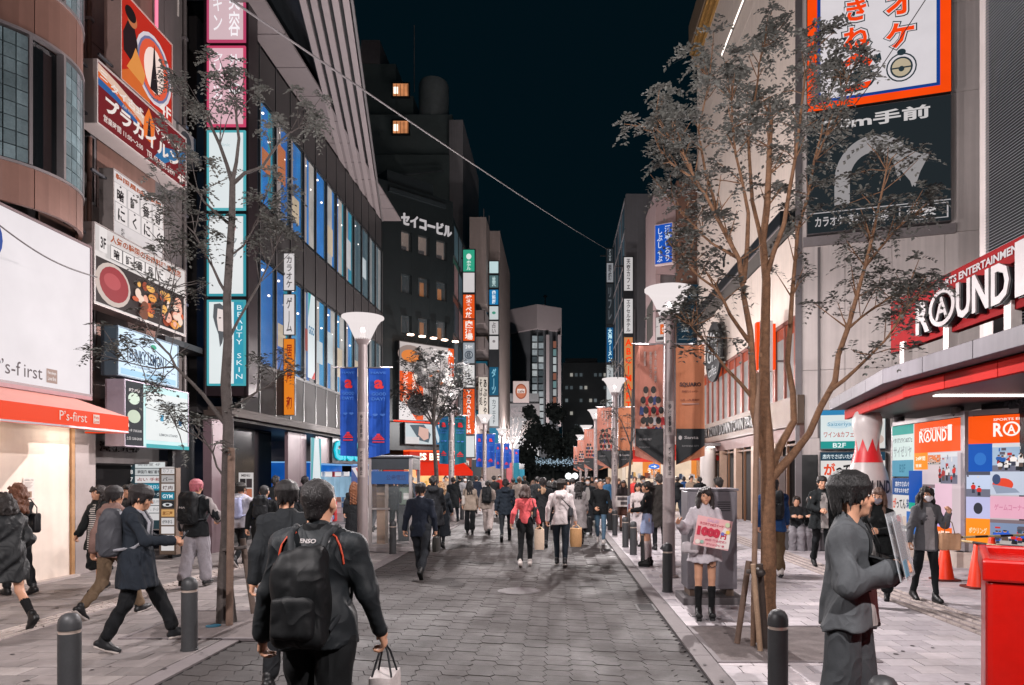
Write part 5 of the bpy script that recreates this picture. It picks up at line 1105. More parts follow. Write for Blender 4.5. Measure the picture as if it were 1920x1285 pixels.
# tall dark terraced building behind
bT = empty('tower_block', (-12, 62, 0), 0, 'tall dark terraced building above the katakana building with two warm lit openings', 'building')
tk = mat('#56605f', .6, .1, .12, .3)
d3 = 60
def bx(x0, y0, x1, y1, d, dp, m_, nm='wall'): return part(nm, m_, bT, (gx(x0, d), d, gz(y1, d), gx(x1, d), d+dp, gz(y0, d)), world=True)
bx(600, 290, 842, 900, 60, 14, tk); bx(600, 215, 848, 289, 61, 12, mat('#66706f', .6, .1, .1, .3)); bx(842, 225, 868, 900, 60.2, 12, mat('#8a8688', .6, .1, .1, .3, streak=.1)); bx(600, 120, 742, 214, 62, 10, tk); bx(677, 75, 712, 119, 62, 6, mat('#6a6365', .7), 'plant_room'); bx(742, 180, 775, 214, 62.2, 8, tk, 'terrace')
MB().lathe([(1.35,0),(1.35,3.2),(1.2,3.55),(.7,3.8),(.01,3.85)], (gx(808, 61), 62.5, gz(214, 61)), 24).build('water_tank', mat('#7a8080', .6), bT, True, smooth=40)
for yy in (168, 238):
    w = bx(734, yy-14, 768, yy+14, 59.7, .25, dk2, 'opening'); q = part('lit_recess', E('#d0885a', .9, .5), w, (gx(737, 59.6), 59.6, gz(yy+11, 59.6), gx(765, 59.6), 59.69, gz(yy-11, 59.6)), world=True)
    part('window_light', E('#fff0d8', 1.6), w, (gx(738, 59.5), 59.5, gz(yy+7, 59.5), gx(746, 59.5), 59.58, gz(yy-5, 59.5)), world=True); m = MB()
    for k in range(5): m.box(gx(736+k*7, 59.4), 59.4, gz(yy+12, 59.4), gx(736.8+k*7, 59.4), 59.44, gz(yy-10, 59.4))
    m.build('railing', dark, w, True)
m = MB(); m.tube([(gx(768, 61), 63, gz(150, 61)), (gx(768, 61), 63, gz(20, 61))], .05, 6); m.build('mast', grey, bT, True)
m = MB(); m.tube([(gx(700+k*12, 59), 59-.4*math.sin(k*.26), gz(322+8*math.sin(k*.3), 59)) for k in range(12)], .09, 6); m.build('curved_rail', mat('#4d5356', .5), bT, True)
# ---------------------------------------------------------------- far end: pencil tower, trees, hall
bP = empty('far_tower', (gx(1000, 170), 170, 0), 0, 'far pale high rise with a wide white crown and a lit glazed shaft', 'building')
pw_ = mat('#8f8688', .7, 0, .06, .1); pg = mat('#4c4f53', .6, .1, .08, .1)
def px3(x0, y0, x1, y1, d, dp, m_, nm, par): return part(nm, m_, par, (gx(x0, d), d, gz(y1, d), gx(x1, d), d+dp, gz(y0, d)), world=True)
MB().slab([(gx(953,170),172),(gx(1008,170),166),(gx(1053,170),170),(gx(1053,170),186),(gx(953,170),186)], gz(622,170), gz(578,170)).build('crown', pw_, bP, True)
MB().slab([(gx(957,170),173),(gx(1008,170),167.5),(gx(1048,170),171),(gx(1048,170),185),(gx(957,170),185)], 0, gz(622,170)-.01).build('shaft', pg, bP, True)
px3(1024, 628, 1030, 800, 166.6, 1, pw_, 'white_fin', bP); px3(1046, 628, 1052, 800, 168, 1, pw_, 'white_fin', bP)
rr = random.Random(6)
for r_ in range(13):
    for c, x in enumerate((998, 1010)):
        y = 630 + r_*13; w = px3(x, y, x+9, y+10, 166.8, .4, E(rr.choice(['#8a9296','#5a6266','#a8aeb0','#3f474b']), .8, .4), 'window', bP)
for r_ in range(9): px3(1037, 640+r_*15, 1043, 652+r_*15, 167.6, .4, E(rr.choice(['#b9c2c4','#8a5a4a','#6a8a8c','#a8aeb0']), .7), 'window', bP)
MB().tube([(gx(1022,170),172,gz(578,170)),(gx(1022,170),172,gz(552,170))], .15, 6).lathe([(.01,-.5),(.6,0),(.01,.5)], (gx(1022,170),172,gz(552,170)), 10).build('mast', grey, bP, True)
for k, (px, d) in enumerate(((940, 140), (1062, 138), (1010, 120), (1100, 100))):  # added lamps, hidden from view, that brighten the far tower and block
    f = empty('flood_lamp', (gx(px, d), d, .02), 0, ['left flood lamp on the ground lighting the far tower', 'right flood lamp on the ground lighting the far tower', 'middle flood lamp on the ground lighting the far tower', 'flood lamp on the ground lighting the low far block'][k], 'flood lamp', 'flood lamps at the far tower'); part('housing', dark, f, (-.5, -.3, .3, .5, .2, 1.0)); part('lens', E('#fff0ea', 4), f, (-.45, .21, .35, .45, .24, .95)); part('foot', dark, f, (-.1, -.1, 0, .1, .1, .3))
    l = bpy.data.lights.new('added_flood_light', 'SPOT'); l.energy = (90000, 90000, 40000, 9000)[k]; l.color = (1, .9, .88); l.spot_size = rad(75); l.spot_blend = .6; l.shadow_soft_size = .3; lo = bpy.data.objects.new('added_flood_light', l); link(lo, f); lo.location = (0, .3, .7); lo.rotation_euler = (Vector((gx(1000,170), 170, 30) if k < 3 else (gx(1100,120), 120, 15)) - Vector((gx(px,d), d+.3, .7))).to_track_quat('-Z', 'Y').to_euler()
bh = empty('hall_building', (gx(960,150), 150, 0), 0, 'low wide hall building at the street end with a round brown emblem sign', 'building')
px3(932, 738, 1010, 900, 150, 8, mat('#3a3c3e', .7), 'wall', bh); px3(932, 757, 1012, 783, 149.7, .2, E('#8f8a8c', .55), 'name_band', bh)
q = MB(); put_text(q, 'RAKUU', gx(938,149.5), gz(776,149.5), gx(990,149.5)-gx(938,149.5), gz(764,149.5)-gz(776,149.5), 149.5, .02); q.build('lettering', mat('#4a4648', .6), bh, True)
sg = sign('emblem_sign', 'white square sign with a round brown emblem at the street end', 'sign', (gx(962,148), 148, gz(755,148)), FRONT, gx(992,148)-gx(962,148), gz(715,148)-gz(755,148), .4, '#b9a8a4', [('e',.5,.52,.36,.36,'#8a4a34'),('e',.5,.52,.3,.3,'#b06a50'),('r',.26,.44,.48,.2,'#d6c8c2'),('t','cafe',.3,.46,.4,.14,'#6a3020')], '#7a7072', .85, .05)
bd = empty('dark_block', (gx(1100,120), 120, 0), 0, 'low dark office block beyond the trees, right of the far tower', 'building')
px3(1055, 680, 1142, 900, 120, 10, mat('#5c6062', .7, 0, .12, .2), 'wall', bd); px3(1060, 672, 1120, 679, 121, 6, mat('#3a3f42', .7), 'roof_plant', bd)
for r_ in range(6):
    for c in range(9):
        if rr.random() < .45: px3(1060+c*9, 700+r_*24, 1065+c*9, 706+r_*24, 119.8, .1, E(rr.choice(['#6a7276','#a8a49c','#4a5256']), .8), 'window', bd)
# ---------------------------------------------------------------- right side: white karaoke building, games centre
white = mat('#d2c8c5', .6, .05, .07, .35, streak=.1, bump=.03, bs=20); white2 = mat('#d8c9be', .55, .1, .07, .4, streak=.07); gold = mat('#b08a52', .35, .7, .1)
bK = empty('karaoke_building', (7.2, 20.6, 0), 0, 'white panelled karaoke building on the right with gilded cornice', 'building')
MK = FR((7.2, 20.6, 0), -17.56)                     # front turned a little to the street
part('core', seam, bK, (.15, .2, 0, 9, 8, 21), M=MK, world=True); part('core', seam, bK, (7.45, 21.5, 0, 14, 36, 22), world=True)
zc = [0.02, 2.9, 4.9, 6.9, 8.6, 12.5, 15, 17.5, 21]
for i in range(len(zc)-1):
    for k in range(4):
        x0, x1 = (.0, 1.25, 2.5, 3.85, 5.6)[k:k+2]; part('wall_panel', white, bK, (x0+.006, .02, zc[i]+.006, x1-.006, .12, zc[i+1]-.006), M=MK, world=True)
part('corner_pier', mat('#6f6a6c', .5, .3, .08), bK, (-.12, -.06, 0.02, .06, .3, 21), M=MK, world=True); part('pipe', grey, bK, (.5, -.06, 2.9, .56, .0, 8.5), M=MK, world=True)
MR = FR((7.2, 20.6, 0), RIGHT)                      # street side: local x runs towards the camera (negative = away)
for z0, z1, m_, nm in ((19.0, 22.9, white2, 'wall_panel'), (16.0, 18.98, white2, 'wall_panel'), (12.5, 15.98, white2, 'wall_panel'), (9.75, 12.48, white2, 'wall_panel'), (6.65, 9.2, white2, 'wall_panel')):
    for k in range(6): part(nm, m_, bK, (-15.1+k*2.5+.008, .0, z0, -12.6+k*2.5-.008, .12, z1), M=MR, world=True)
for z in (22.9, 23.2, 23.5): part('gilded_cornice', gold, bK, (-15.3, -.12-(z-22.9)*.4, z, .15, .1, z+.17), M=MR, world=True)
part('cornice_top', mat('#6a5a4a', .5), bK, (-15.3, -.4, 23.7, .2, .1, 25), M=MR, world=True)
ls = empty('light_strip', MR @ Vector((-9.5, -.06, 19.95)), rad(RIGHT), 'white light strip under the cornice of the karaoke building', 'light strip'); part('strip', E('#fff0e4', 2.0), ls, (0, -.03, 0, 5.5, .0, .09)); part('channel', grey, ls, (0, 0, -.02, 5.5, .03, .11))
part('dark_canopy', mat('#1c2124', .4, .3), bK, (-15.1, -.55, 9.22, -.1, .0, 9.7), M=MR, world=True, bevel=.02)
part('canopy_edge', steel, bK, (-15.1, -.58, 9.2, -.1, -.552, 9.26), M=MR, world=True)
for k in range(7):
    x = -14.6 + k*2.05
    w = part('shop_window', mat('#8a5448', .45, .2), bK, (x, -.04, 4.2, x+.1, .1, 6.62), (x+1.9, -.04, 4.2, x+2.0, .1, 6.62), (x+.95, -.04, 4.2, x+1.03, .1, 6.62), (x+.1, -.04, 6.5, x+1.9, .1, 6.62), M=MR, world=True)
    part('red_glow', E('#c0502f', .6, .3), w, (x+.1, .02, 6.15, x+1.9, .05, 6.5), M=MR, world=True); part('pane', E('#b3aba8', .55, .35), w, (x+.1, .04, 4.2, x+1.9, .08, 6.15), M=MR, world=True)
part('name_band', mat('#6f5f54', .6, .1), bK, (-15.1, -.1, 3.35, .1, .1, 4.18), M=MR, world=True); part('band_edge', mat('#5a4238', .5), bK, (-15.1, -.13, 3.28, .1, .1, 3.345), M=MR, world=True)
q = MB(MR); put_text(q, 'BOOK TOWN DOWNTOWN PARK', -13.6, 3.52, 9.6, .46, -.16, .02, ex=.05); q.build('lettering', mat('#2f2b2a', .5), bK, True)
part('brown_band', mat('#7a605c', .6), bK, (-15.1, -.02, 2.85, .1, .1, 3.28), M=MR, world=True)
for k in range(6):
    x = -15 + k*2.5
    part('pier', mat('#a58a78', .5), bK, (x, -.05, .02, x+.35, .2, 2.85), M=MR, world=True)
    s_ = part('shop_glass', E(['#e0b890','#e6cdb0','#cfc6c0','#c47c3c','#e2c6a4','#b9b2b0'][k], .95, .25), bK, (x+.35, 1.1, .02, x+2.5, 1.15, 2.85), M=MR, world=True)
    part('door_frame', mat('#6a4a34', .5), s_, (x+1.3, .0, .02, x+1.36, .08, 2.85), (x+.36, .0, 2.7, x+2.5, .08, 2.76), M=MR, world=True)
    if k in (4, 5): part('poster', E('#57423e', .7, .4), s_, (x+.6, .0, .9, x+1.2, .02, 2.4), M=MR, world=True)
# round blackboard and lettered posters on the street side
for nm, lab, x, z, w, h, its in (('script_sign', 'black round edged board with white chalk script on the white street side', -11.5, 5.9, 3.0, 2.6, [('t','Mos',.2,.62,.6,.25,'#d8d4d4',.0),('t','Grill',.15,.34,.7,.25,'#d8d4d4',.0),('t','coffee',.25,.1,.5,.18,'#d8d4d4',.0)]),):
    r = empty(nm, MR @ Vector((x, -.35, z)), rad(RIGHT), lab, 'sign'); m = MB(); m.prism(disc(w/2, h/2, w/2, h/2, 28), 0, .12); m.build('board', mat('#1a1d20', .6), r); draw(its, w, h, r, .9, y=-.01)
for k, (x, z) in enumerate(((-9.8, 11.0), (-11.2, 10.2))):
    r = empty('wall_script', MR @ Vector((x, -.03, z)), rad(RIGHT), ['upper', 'lower'][k] + ' black scroll ornament on the white wall above the dark canopy', 'ornament'); m = MB(); P = [(.0 + 1.6*t + .25*math.sin(9*t), -.01, .3*math.cos(9*t)*(1-t*.4)) for t in np.linspace(0, 1, 26)]; m.tube(P, .035, 6); m.build('scroll', mat('#1a1a1c', .6), r, smooth=60)
# karaoke billboard
KX0, KW = .19, 3.77
def outl(ch, x, z, w, h):
    return [('k', ch, x, z, w, h, '#26343a', .085), ('k', ch, x+.004, z+.006, w-.008, h-.012, '#d6d0d2', .055), ('k', ch, x+.012, z+.014, w-.024, h-.028, '#f0420f', .03)]
its = [('r',.085,.0,.83,1,'#123c86'),('r',.1,.02,.8,1,'#d0cacf'),('r',.1,.0,.8,.0,'#123c86')]
its = [('r',.075,.045,.85,.955,'#123c86'),('r',.10,.062,.80,.94,'#d2ccd0')]
for ch, x, z in (('ね', .23, .30), ('き', .23, .455), ('か', .23, .62), ('ケ', .53, .265), ('オ', .53, .445), ('ラ', .53, .63)): its += outl(ch, x, z, .25, .15 if x < .5 else .165)
its += [('p',[(.46,.245),(.52,.27),(.53,.23),(.49,.21)],'#26343a')]
for c, k in (('#26343a', 1.0), ('#d2ccd0', .9), ('#26343a', .74), ('#b5a78e', .62)): its.append(('e', .665, .17, .105*k, .078*k, c))
its += [('r',.60,.164,.13,.008,'#26343a'),('e',.665,.162,.02,.015,'#26343a'),('e',.665,.252,.03,.018,'#26343a'),('p',[(.25,.245),(.35,.288),(.47,.235),(.445,.205),(.35,.245),(.28,.215)],'#f0420f'),('e',.36,.14,.125,.066,'#26343a'),('e',.36,.14,.112,.056,'#d2ccd0'),('p',[(.26,.105),(.46,.125),(.44,.09),(.28,.078)],'#f0420f'),('e',.36,.155,.07,.03,'#26343a')]
sign('karaoke_billboard', 'big white and orange framed karaoke billboard with a vertical orange kana name', 'billboard', MK @ Vector((KX0, -.25, 12.4)), -17.56, KW, 5.2, .25, '#f2480c', its, '#3a2a24', 1.0, .015)
ar = [('t','20m手前',.12,.84,.74,.11,'#c9c4c4',.03),('p',[(.2,.22)] + disc(.48,.42,.28,.34,20,180,0) + [(.76,.3),(.83,.54),(.66,.54),(.66,.36)] + disc(.47,.42,.16,.2,16,0,180) + [(.31,.22)],'#949091'),('p',[(.67,.56),(.86,.56),(.74,.30)],'#949091'),('r',.0,.165,1,.008,'#a8a4a6'),('t','カラオケ きねへ 池袋',.06,.05,.52,.09,'#b4afb1'),('r',.65,.03,.33,.12,'#b4afb1'),('r',.66,.036,.31,.108,'#20272b'),('t','検索',.70,.055,.2,.075,'#d0cbcc',.03)]
sign('direction_billboard', 'dark billboard with a white bent arrow below the orange karaoke billboard', 'billboard', MK @ Vector((KX0, -.22, 8.85)), -17.56, KW, 3.5, .22, '#20272b', ar, '#5a5557', .95, .015, var=.0)
part('lower_frame', mat('#8a8384', .5, .2), bK, (.1, -.1, 8.55, 4.1, .0, 8.82), M=MK, world=True)
r = empty('panel_sign', (6.32, 22, 5.1), 0, 'upright sign box with glowing orange red edges behind the right trunk', 'sign'); part('body', white, r, (.1, 0, 0, .52, .2, 1.6)); part('edge', E('#f2460f', 1.1), r, (0, -.02, .05, .1, .2, 1.55), (.52, -.02, .05, .6, .2, 1.5)); part('bracket', grey, r, (.6, .08, .3, .95, .14, .36))
# lower posters on the white front, bowling pin
PO = MK @ Vector((.75, -.25, 0)); 
sign('restaurant_sign', 'pale lit restaurant signboard with blue band behind the bowling pin, upper of two', 'sign', MK @ Vector((.55, -.25, 2.55)), -17.56, 1.75, 1.15, .2, '#cdd6d6', [('r',.0,.86,.58,.14,'#2a7aa8'),('e',.3,.62,.2,.1,'#b8ccd4'),('t','Saizeriya',.12,.56,.36,.12,'#4a8aa8',.0),('t','ワイン&カフェ',.06,.3,.46,.14,'#b06a64'),('r',0,0,.58,.2,'#1f8a84'),('t','B2F',.2,.04,.2,.12,'#d8e4e4'),('r',.6,.02,.38,.96,'#c9c8c4'),('e',.7,.7,.06,.08,'#1d2a4a'),('r',.82,.55,.12,.35,'#4a94b0'),('e',.74,.3,.1,.12,'#c89a8a'),('e',.88,.24,.09,.12,'#b8a49a')], '#5a6a70', 1.1, .02)
sign('sushi_sign', 'white sushi signboard with brushed black and red letters behind the bowling pin, lower of two', 'sign', MK @ Vector((.55, -.25, 1.3)), -17.56, 1.75, 1.18, .2, '#d2cdca', [('r',0,.78,1,.22,'#1c3a4c'),('t','店内でさばいた新鮮なネタを握り',.04,.82,.9,.12,'#c9d4d8'),('t','が',.06,.42,.18,.3,'#d0431c',.04),('t','ってん',.25,.42,.34,.28,'#1c181a',.04),('t','寿司',.64,.42,.3,.3,'#1c181a',.04),('e',.2,.2,.12,.12,'#a8a09a'),('e',.5,.2,.14,.12,'#b8aca4'),('e',.8,.2,.13,.12,'#b0a8a4')], '#5a5a5c', 1.1, .02)
part('dark_doorway', mat('#15191b', .4), bK, (.02, -.04, .02, .5, .02, 2.4), M=MK, world=True)
pin = empty('bowling_pin', (7.15, 16.0, .02), 0, 'giant white bowling pin with red zigzag collar beside the games centre', 'bowling pin')
prof = [(.26,0),(.30,.06),(.40,.5),(.5,.95),(.53,1.2),(.51,1.45),(.42,1.85),(.33,2.1),(.275,2.3),(.255,2.42),(.26,2.6),(.30,2.82),(.325,2.98),(.315,3.12),(.26,3.24),(.15,3.31),(.01,3.33)]
MB().lathe(prof, n=32).build('body', mat('#a7a09f', .35, .0, .05, coat=.3), pin, smooth=60)
m = MB(); n = 48; 
def prr(z):
    for (a, z0), (b, z1) in zip(prof, prof[1:]):
        if z0 <= z <= z1: return a + (b-a)*(z-z0)/(z1-z0)
vs = []
for k in range(n):
    a = 2*math.pi*k/n; tri = abs(((k % 6)/6)*2-1)
    for t in range(5): z = 2.08 + (.24 + .30*tri)*t/4; q = prr(z)+.006; vs.append((q*math.cos(a), q*math.sin(a), z))
m.add(vs, [(k*5+t, ((k+1)%n)*5+t, ((k+1)%n)*5+t+1, k*5+t+1) for k in range(n) for t in range(4)]); m.build('collar', mat('#b01a22', .4), pin, smooth=60)
q = MB(); vs, fs, _ = text2d('ROUND1', .03); P = []
for a, b_ in vs: an = -math.pi/2 + (a-.5)*1.7; P.append((.525*math.cos(an), .525*math.sin(an), 1.38 + b_*.3 - 0))
q.add(P, fs); q.build('lettering', mat('#1b1a1c', .5), pin)
# games centre: louvred wall, canopy, big name sign, poster wall
bR = empty('games_centre', (8.7, 10, 0), 0, 'games centre on the right with a louvred grey wall and grey canopy', 'building')
lv = mat('#4a4d52', .4, .5, .06); part('back_panel', mat('#24272b', .5, .3), bR, (8.75, 3, 3.9, 9.5, 14.05, 20), world=True)
m = MB()
for k in range(260): z = 4.0 + k*.06; m.add([(8.66, 3, z+.012), (8.66, 14.05, z+.012), (8.74, 14.05, z+.052), (8.74, 3, z+.052), (8.66, 3, z), (8.66, 14.05, z)], [(0,1,2,3), (4,5,1,0)])
o = m.build('louvre', mat('#a3a6ab', .45, .2, .06), bR, True); o['kind'] = 'stuff'
part('wall_end', white, bR, (8.68, 14.05, 3.9, 9.6, 14.25, 20), world=True); part('pilaster', white, bR, (8.3, 13.2, 3.6, 8.62, 13.5, 5.2), (8.3, 9.5, 3.6, 8.62, 9.8, 5.2), world=True)
cg = mat('#57535a', .6, .0, .07, .8, streak=.16); cp = [(5.8, 3), (5.8, 12.36), (6.9, 17.6)]
def seg_panel(a, b_, z0, z1, t, m_, nm, off=0., n=1):
    a = Vector((*a, 0)); b_ = Vector((*b_, 0)); u = (b_-a).normalized(); nn = Vector((-u.y, u.x, 0))
    for k in range(n):
        p = a + (b_-a)*k/n + u*.006; q = a + (b_-a)*(k+1)/n - u*.006
        MB().slab([tuple((p+nn*off)[:2]), tuple((q+nn*off)[:2]), tuple((q+nn*(off-t))[:2]), tuple((p+nn*(off-t))[:2])], z0, z1).build(nm, m_, bR, True, bevel=.008)
seg_panel(cp[0], cp[1], 3.45, 3.71, .3, cg, 'canopy_panel', n=7); seg_panel(cp[1], cp[2], 3.45, 3.71, .3, cg, 'canopy_panel', n=4)
seg_panel(cp[0], cp[1], 3.2, 3.44, .1, mat('#a01812', .7, .0, .06, spec=.1), 'red_fascia', off=-.35, n=7); seg_panel((6.1, 12.36), (7.1, 17.4), 3.2, 3.44, .1, mat('#a01812', .7, .0, .06, spec=.1), 'red_fascia', off=-.1, n=4)
MB().slab([(5.95,3),(5.95,12.36),(7.05,17.6),(9,17.6),(9,3)], 3.46, 3.7).build('canopy_deck', mat('#4a4648', .6), bR, True); MB().slab([(6.3,3),(6.3,12.4),(7.3,17.3),(9,17.3),(9,3)], 3.22, 3.25).build('soffit', mat('#3c3032', .5, .2), bR, True)
m = MB()
for y_ in (6, 9, 12): m.box(6.6, y_, 3.2, 8.2, y_+.18, 3.218)
m.build('soffit_lamp', E('#fff2ea', 7), bR, True)
for x, y_ in ((8.25, 16.75), (8.3, 14.4)): MB().lathe([(.13,0),(.13,3.22)], (x, y_, 0), 18).build('column', mat('#8f8a8b', .5, .2), bR, True, smooth=40)
part('dark_screen', mat('#2a2e33', .25, .2), bR, (8.5, 10, 3.06, 8.6, 13.9, 3.22), (8.6, 3, 0, 8.8, 13, 3.2), world=True)
ln = MB(); ln.tube([(8.3,14.2,2.9),(8.1,14.0,3.05)], .03, 6); ln.lathe([(.05,0),(.12,.14)], (8.1,14.0,2.9), 12); ln.build('flood_lamp', dark, bR, True)
MN = FR((6.2, 12.9, 0), RIGHT)
ns = empty('games_sign', MN @ Vector((0, 0, 4.07)), rad(RIGHT), 'long dark red games centre sign with big white rimmed letters on the canopy', 'sign')
part('board', mat('#700e12', .75, .0, .06, spec=.08), ns, (0, 0, 0, 9.5, .14, .96), bevel=.01)
q = MB(); put_text(q, 'SPORTS ENTERTAINMENT', 1.5, .76, 2.2, .12, -.012, .03); q.build('lettering', E('#cfc6c8', .9), ns)
def logo(x, z, w, h, y, ex, par, m1, m2):
    q = MB(); put_text(q, 'R', x, z, w*.145, h, y, .028, ex=ex); put_text(q, 'UND', x+w*.4, z, w*.42, h, y, .028, ex=ex); put_text(q, '1', x+w*.86, z, w*.11, h*1.3, y, .035, ex=ex); put_text(q, 'A', x+w*.205, z+h*.2, w*.12, h*.62, y, .025, ex=ex)
    cx2, cz2, ro, ri = x+w*.265, z+h*.53, w*.125, w*.095; n = 28
    V = [(cx2+r_*math.cos(2*math.pi*k/n), yy, cz2+r_*math.sin(2*math.pi*k/n)*h/w*4.2) for yy in (y, y+max(ex, .001)) for r_ in (ri, ro) for k in range(n)]
    F_ = [(k, n+k, n+(k+1)%n, (k+1)%n) for k in range(n)] + ([(2*n+k, 3*n+k, n+k, k)[::1] for k in range(0)] if True else [])
    if ex: F_ += [(n+k, 3*n+k, 3*n+(k+1)%n, n+(k+1)%n) for k in range(n)] + [((k+1)%n, 2*n+(k+1)%n, 2*n+k, k) for k in range(n)]
    q.add(V, F_); q.build('logo_lettering', m1, par)
logo(1.2, .1, 2.95, .56, -.155, .03, ns, mat('#8c8788', .5, .1, .05), None)
logo(1.225, .085, 2.95, .56, -.12, .118, ns, mat('#23272b', .4, .4, .05), None)
parts('support', white, bR, (6.15, 12.3, 3.7, 6.3, 12.45, 4.2), (6.15, 10.9, 3.7, 6.3, 11.05, 4.2), (6.15, 9.4, 3.7, 6.3, 9.55, 4.2), world=True)
pw = empty('poster_wall', (8, 14, 0), 0, 'grey framed lit poster wall of the games centre', 'poster wall')
MP = FR((8.0, 16.55, 0), RIGHT); MP2 = FR((8.0, 13.65, 0), RIGHT+49.5-10)
gfr = mat('#8f898c', .4, .4, .06)
part('frame', gfr, pw, (-.06, .0, .32, 2.95, .2, .5), (-.06, 0, .5, .0, .2, 3.06), (-.06, .0, 2.98, 2.95, .2, 3.06), (2.83, -.02, .32, 2.97, .2, 3.08), M=MP, world=True); part('backing', dark, pw, (0, .06, .5, 2.85, .2, 2.98), M=MP, world=True)
part('frame', gfr, pw, (.0, .0, .32, 4.5, .2, .5), (.0, .0, 2.98, 4.5, .2, 3.08), (0, 0, .5, .07, .2, 2.98), M=MP2, world=True); part('backing', dark, pw, (0, .06, .5, 4.5, .2, 2.98), M=MP2, world=True)
part('plinth', mat('#b5a79e', .6), pw, (-.2, -.25, .02, 3.1, .2, .32), M=MP, world=True); part('plinth', mat('#b5a79e', .6), pw, (-.1, -.22, .02, 4.5, .2, .32), M=MP2, world=True)
OR = '#f0520f'; TL = '#2f9a90'
def pposter(label, M_, x, z, w, h, face, items, lit=1.05):
    r = empty('poster', M_ @ Vector((x, -.005, z)), M_.to_euler().z, label, 'poster'); part('sheet', E(face, lit, .03), r, (0, 0, 0, w, .05, h)); draw(items, w, h, r, lit, y=-.008)
pposter('pale teal restaurant poster on the poster wall, top left', MP, .02, 1.78, .98, 1.18, '#c9d8d4', [('r',0,.82,1,.18,TL),('t','イタリアンワイン&カフェ',.05,.66,.9,.1,'#2a3a44'),('t','サイゼリヤ',.08,.38,.84,.22,'#8f9a9c'),('r',0,0,1,.32,'#4a8fa8'),('t','B2F',.36,.08,.28,.16,'#2a6f88')])
pposter('sushi poster with dark blue heading on the poster wall, lower left', MP, .02, .52, .98, 1.22, '#cfc9c6', [('r',0,.68,1,.32,'#174a86'),('t','店内でさばいた',.15,.84,.7,.1,'#d8d8dc'),('t','新鮮なネタを握り',.12,.72,.76,.09,'#d8d8dc'),('t','がってん',.05,.42,.6,.2,'#20181a',.03),('t','が',.05,.42,.16,.2,'#d0431c',.03),('t','寿司',.68,.42,.3,.2,'#3a5a86',.02),('e',.3,.2,.14,.09,'#b83a3a'),('e',.6,.2,.16,.09,'#c9b4a8'),('r',.1,.05,.8,.06,'#8a8688')])
rr = random.Random(14)
def photo(x, z, w, h, cs, n=7, people=True):
    """a printed photograph: floor, back wall, lamps and a small crowd"""
    o = [('r', x, z, w, h, cs[0]), ('r', x, z, w, h*rr.uniform(.2,.35), rr.choice(['#8a8490','#b0a8a4','#6a6a7a','#a89888'])), ('r', x, z+h*.86, w, h*.14, rr.choice(['#4a4c5a','#d0d0d4','#7a6a70']))]
    for k in range(n): a = rr.random(); o.append(('r', x+w*a*.9, z+h*rr.uniform(.35,.8), w*rr.uniform(.03,.16), h*rr.uniform(.04,.2), rr.choice(cs[1:] + ['#5a5460','#c9c4c0','#3a4a5a'])))
    for k in range(int(n*1.3)):
        cx3 = x + w*rr.uniform(.1,.9); hh = h*rr.uniform(.22,.42); cz3 = z + h*rr.uniform(.03,.3); b = hh*.2*w/h*rr.uniform(.9,1.4); c = rr.choice(cs[1:])
        o += [('p', [(cx3-b*.7, cz3), (cx3+b*.7, cz3), (cx3+b*.6, cz3+hh*.4), (cx3-b*.6, cz3+hh*.4)], rr.choice(['#22242a','#3a3c4a','#5a4a44'])), ('p', [(cx3-b*.9, cz3+hh*.38), (cx3+b*.9, cz3+hh*.38), (cx3+b*1.1, cz3+hh*.7), (cx3+b*.5, cz3+hh*.8), (cx3-b*.5, cz3+hh*.8), (cx3-b*1.1, cz3+hh*.66)], c), ('e', cx3, cz3+hh*.89, b*.42, hh*.1, '#c49a82'), ('e', cx3, cz3+hh*.94, b*.45, hh*.075, '#1f1816')]
    return o
CS = ['#b8c0cc','#c9302c','#2a4a8a','#d8d0d0','#e0a040','#3a3a44']
its = [('r',0,.73,1,.27,OR),('t','SPORTS ENTERTAINMENT',.14,.92,.7,.025,'#f4e4dc'),('r',0,.58,.32,.15,'#f08a1c'),('t','24時間',.04,.66,.22,.04,'#f8ecd8'),('t','営業',.04,.6,.14,.03,'#f8ecd8')] + photo(.33,.62,.34,.10,['#d87a4a','#d0c0b8','#c9a89a']) + photo(.66,.46,.34,.26,['#b4b8c4','#c9302c','#d8d0d0','#a03030'],8) + [('r',0,.28,.32,.29,'#0d4aa0'),('r',0,.22,.32,.06,'#1f9a84')] + photo(.33,.24,.32,.21,['#c8c4cc','#b02a38','#3a3a44','#d0d0d4'],6) + [('r',.65,.18,.35,.28,'#d8b4c4'),('e',.82,.1,.16,.1,'#b8a0d8'),('r',.33,.02,.32,.2,'#c9a8b8'),('r',.65,0,.35,.1,'#f06a1c'),('t','70種類',.68,.01,.28,.06,'#f8e4d0'),('r',0,0,.32,.2,'#3a6ab0')]
pposter('tall orange headed games poster with small photos, left of the corner', MP, 1.04, .52, 1.78, 2.44, '#c9b8bc', its)
pr_ = [c for c in COL.objects if c.name.startswith('poster') and c.type == 'EMPTY'][-1]
logo(.25, 2.0, 1.3, .25, -.03, 0, pr_, E('#f8ece6', 1.1), None)
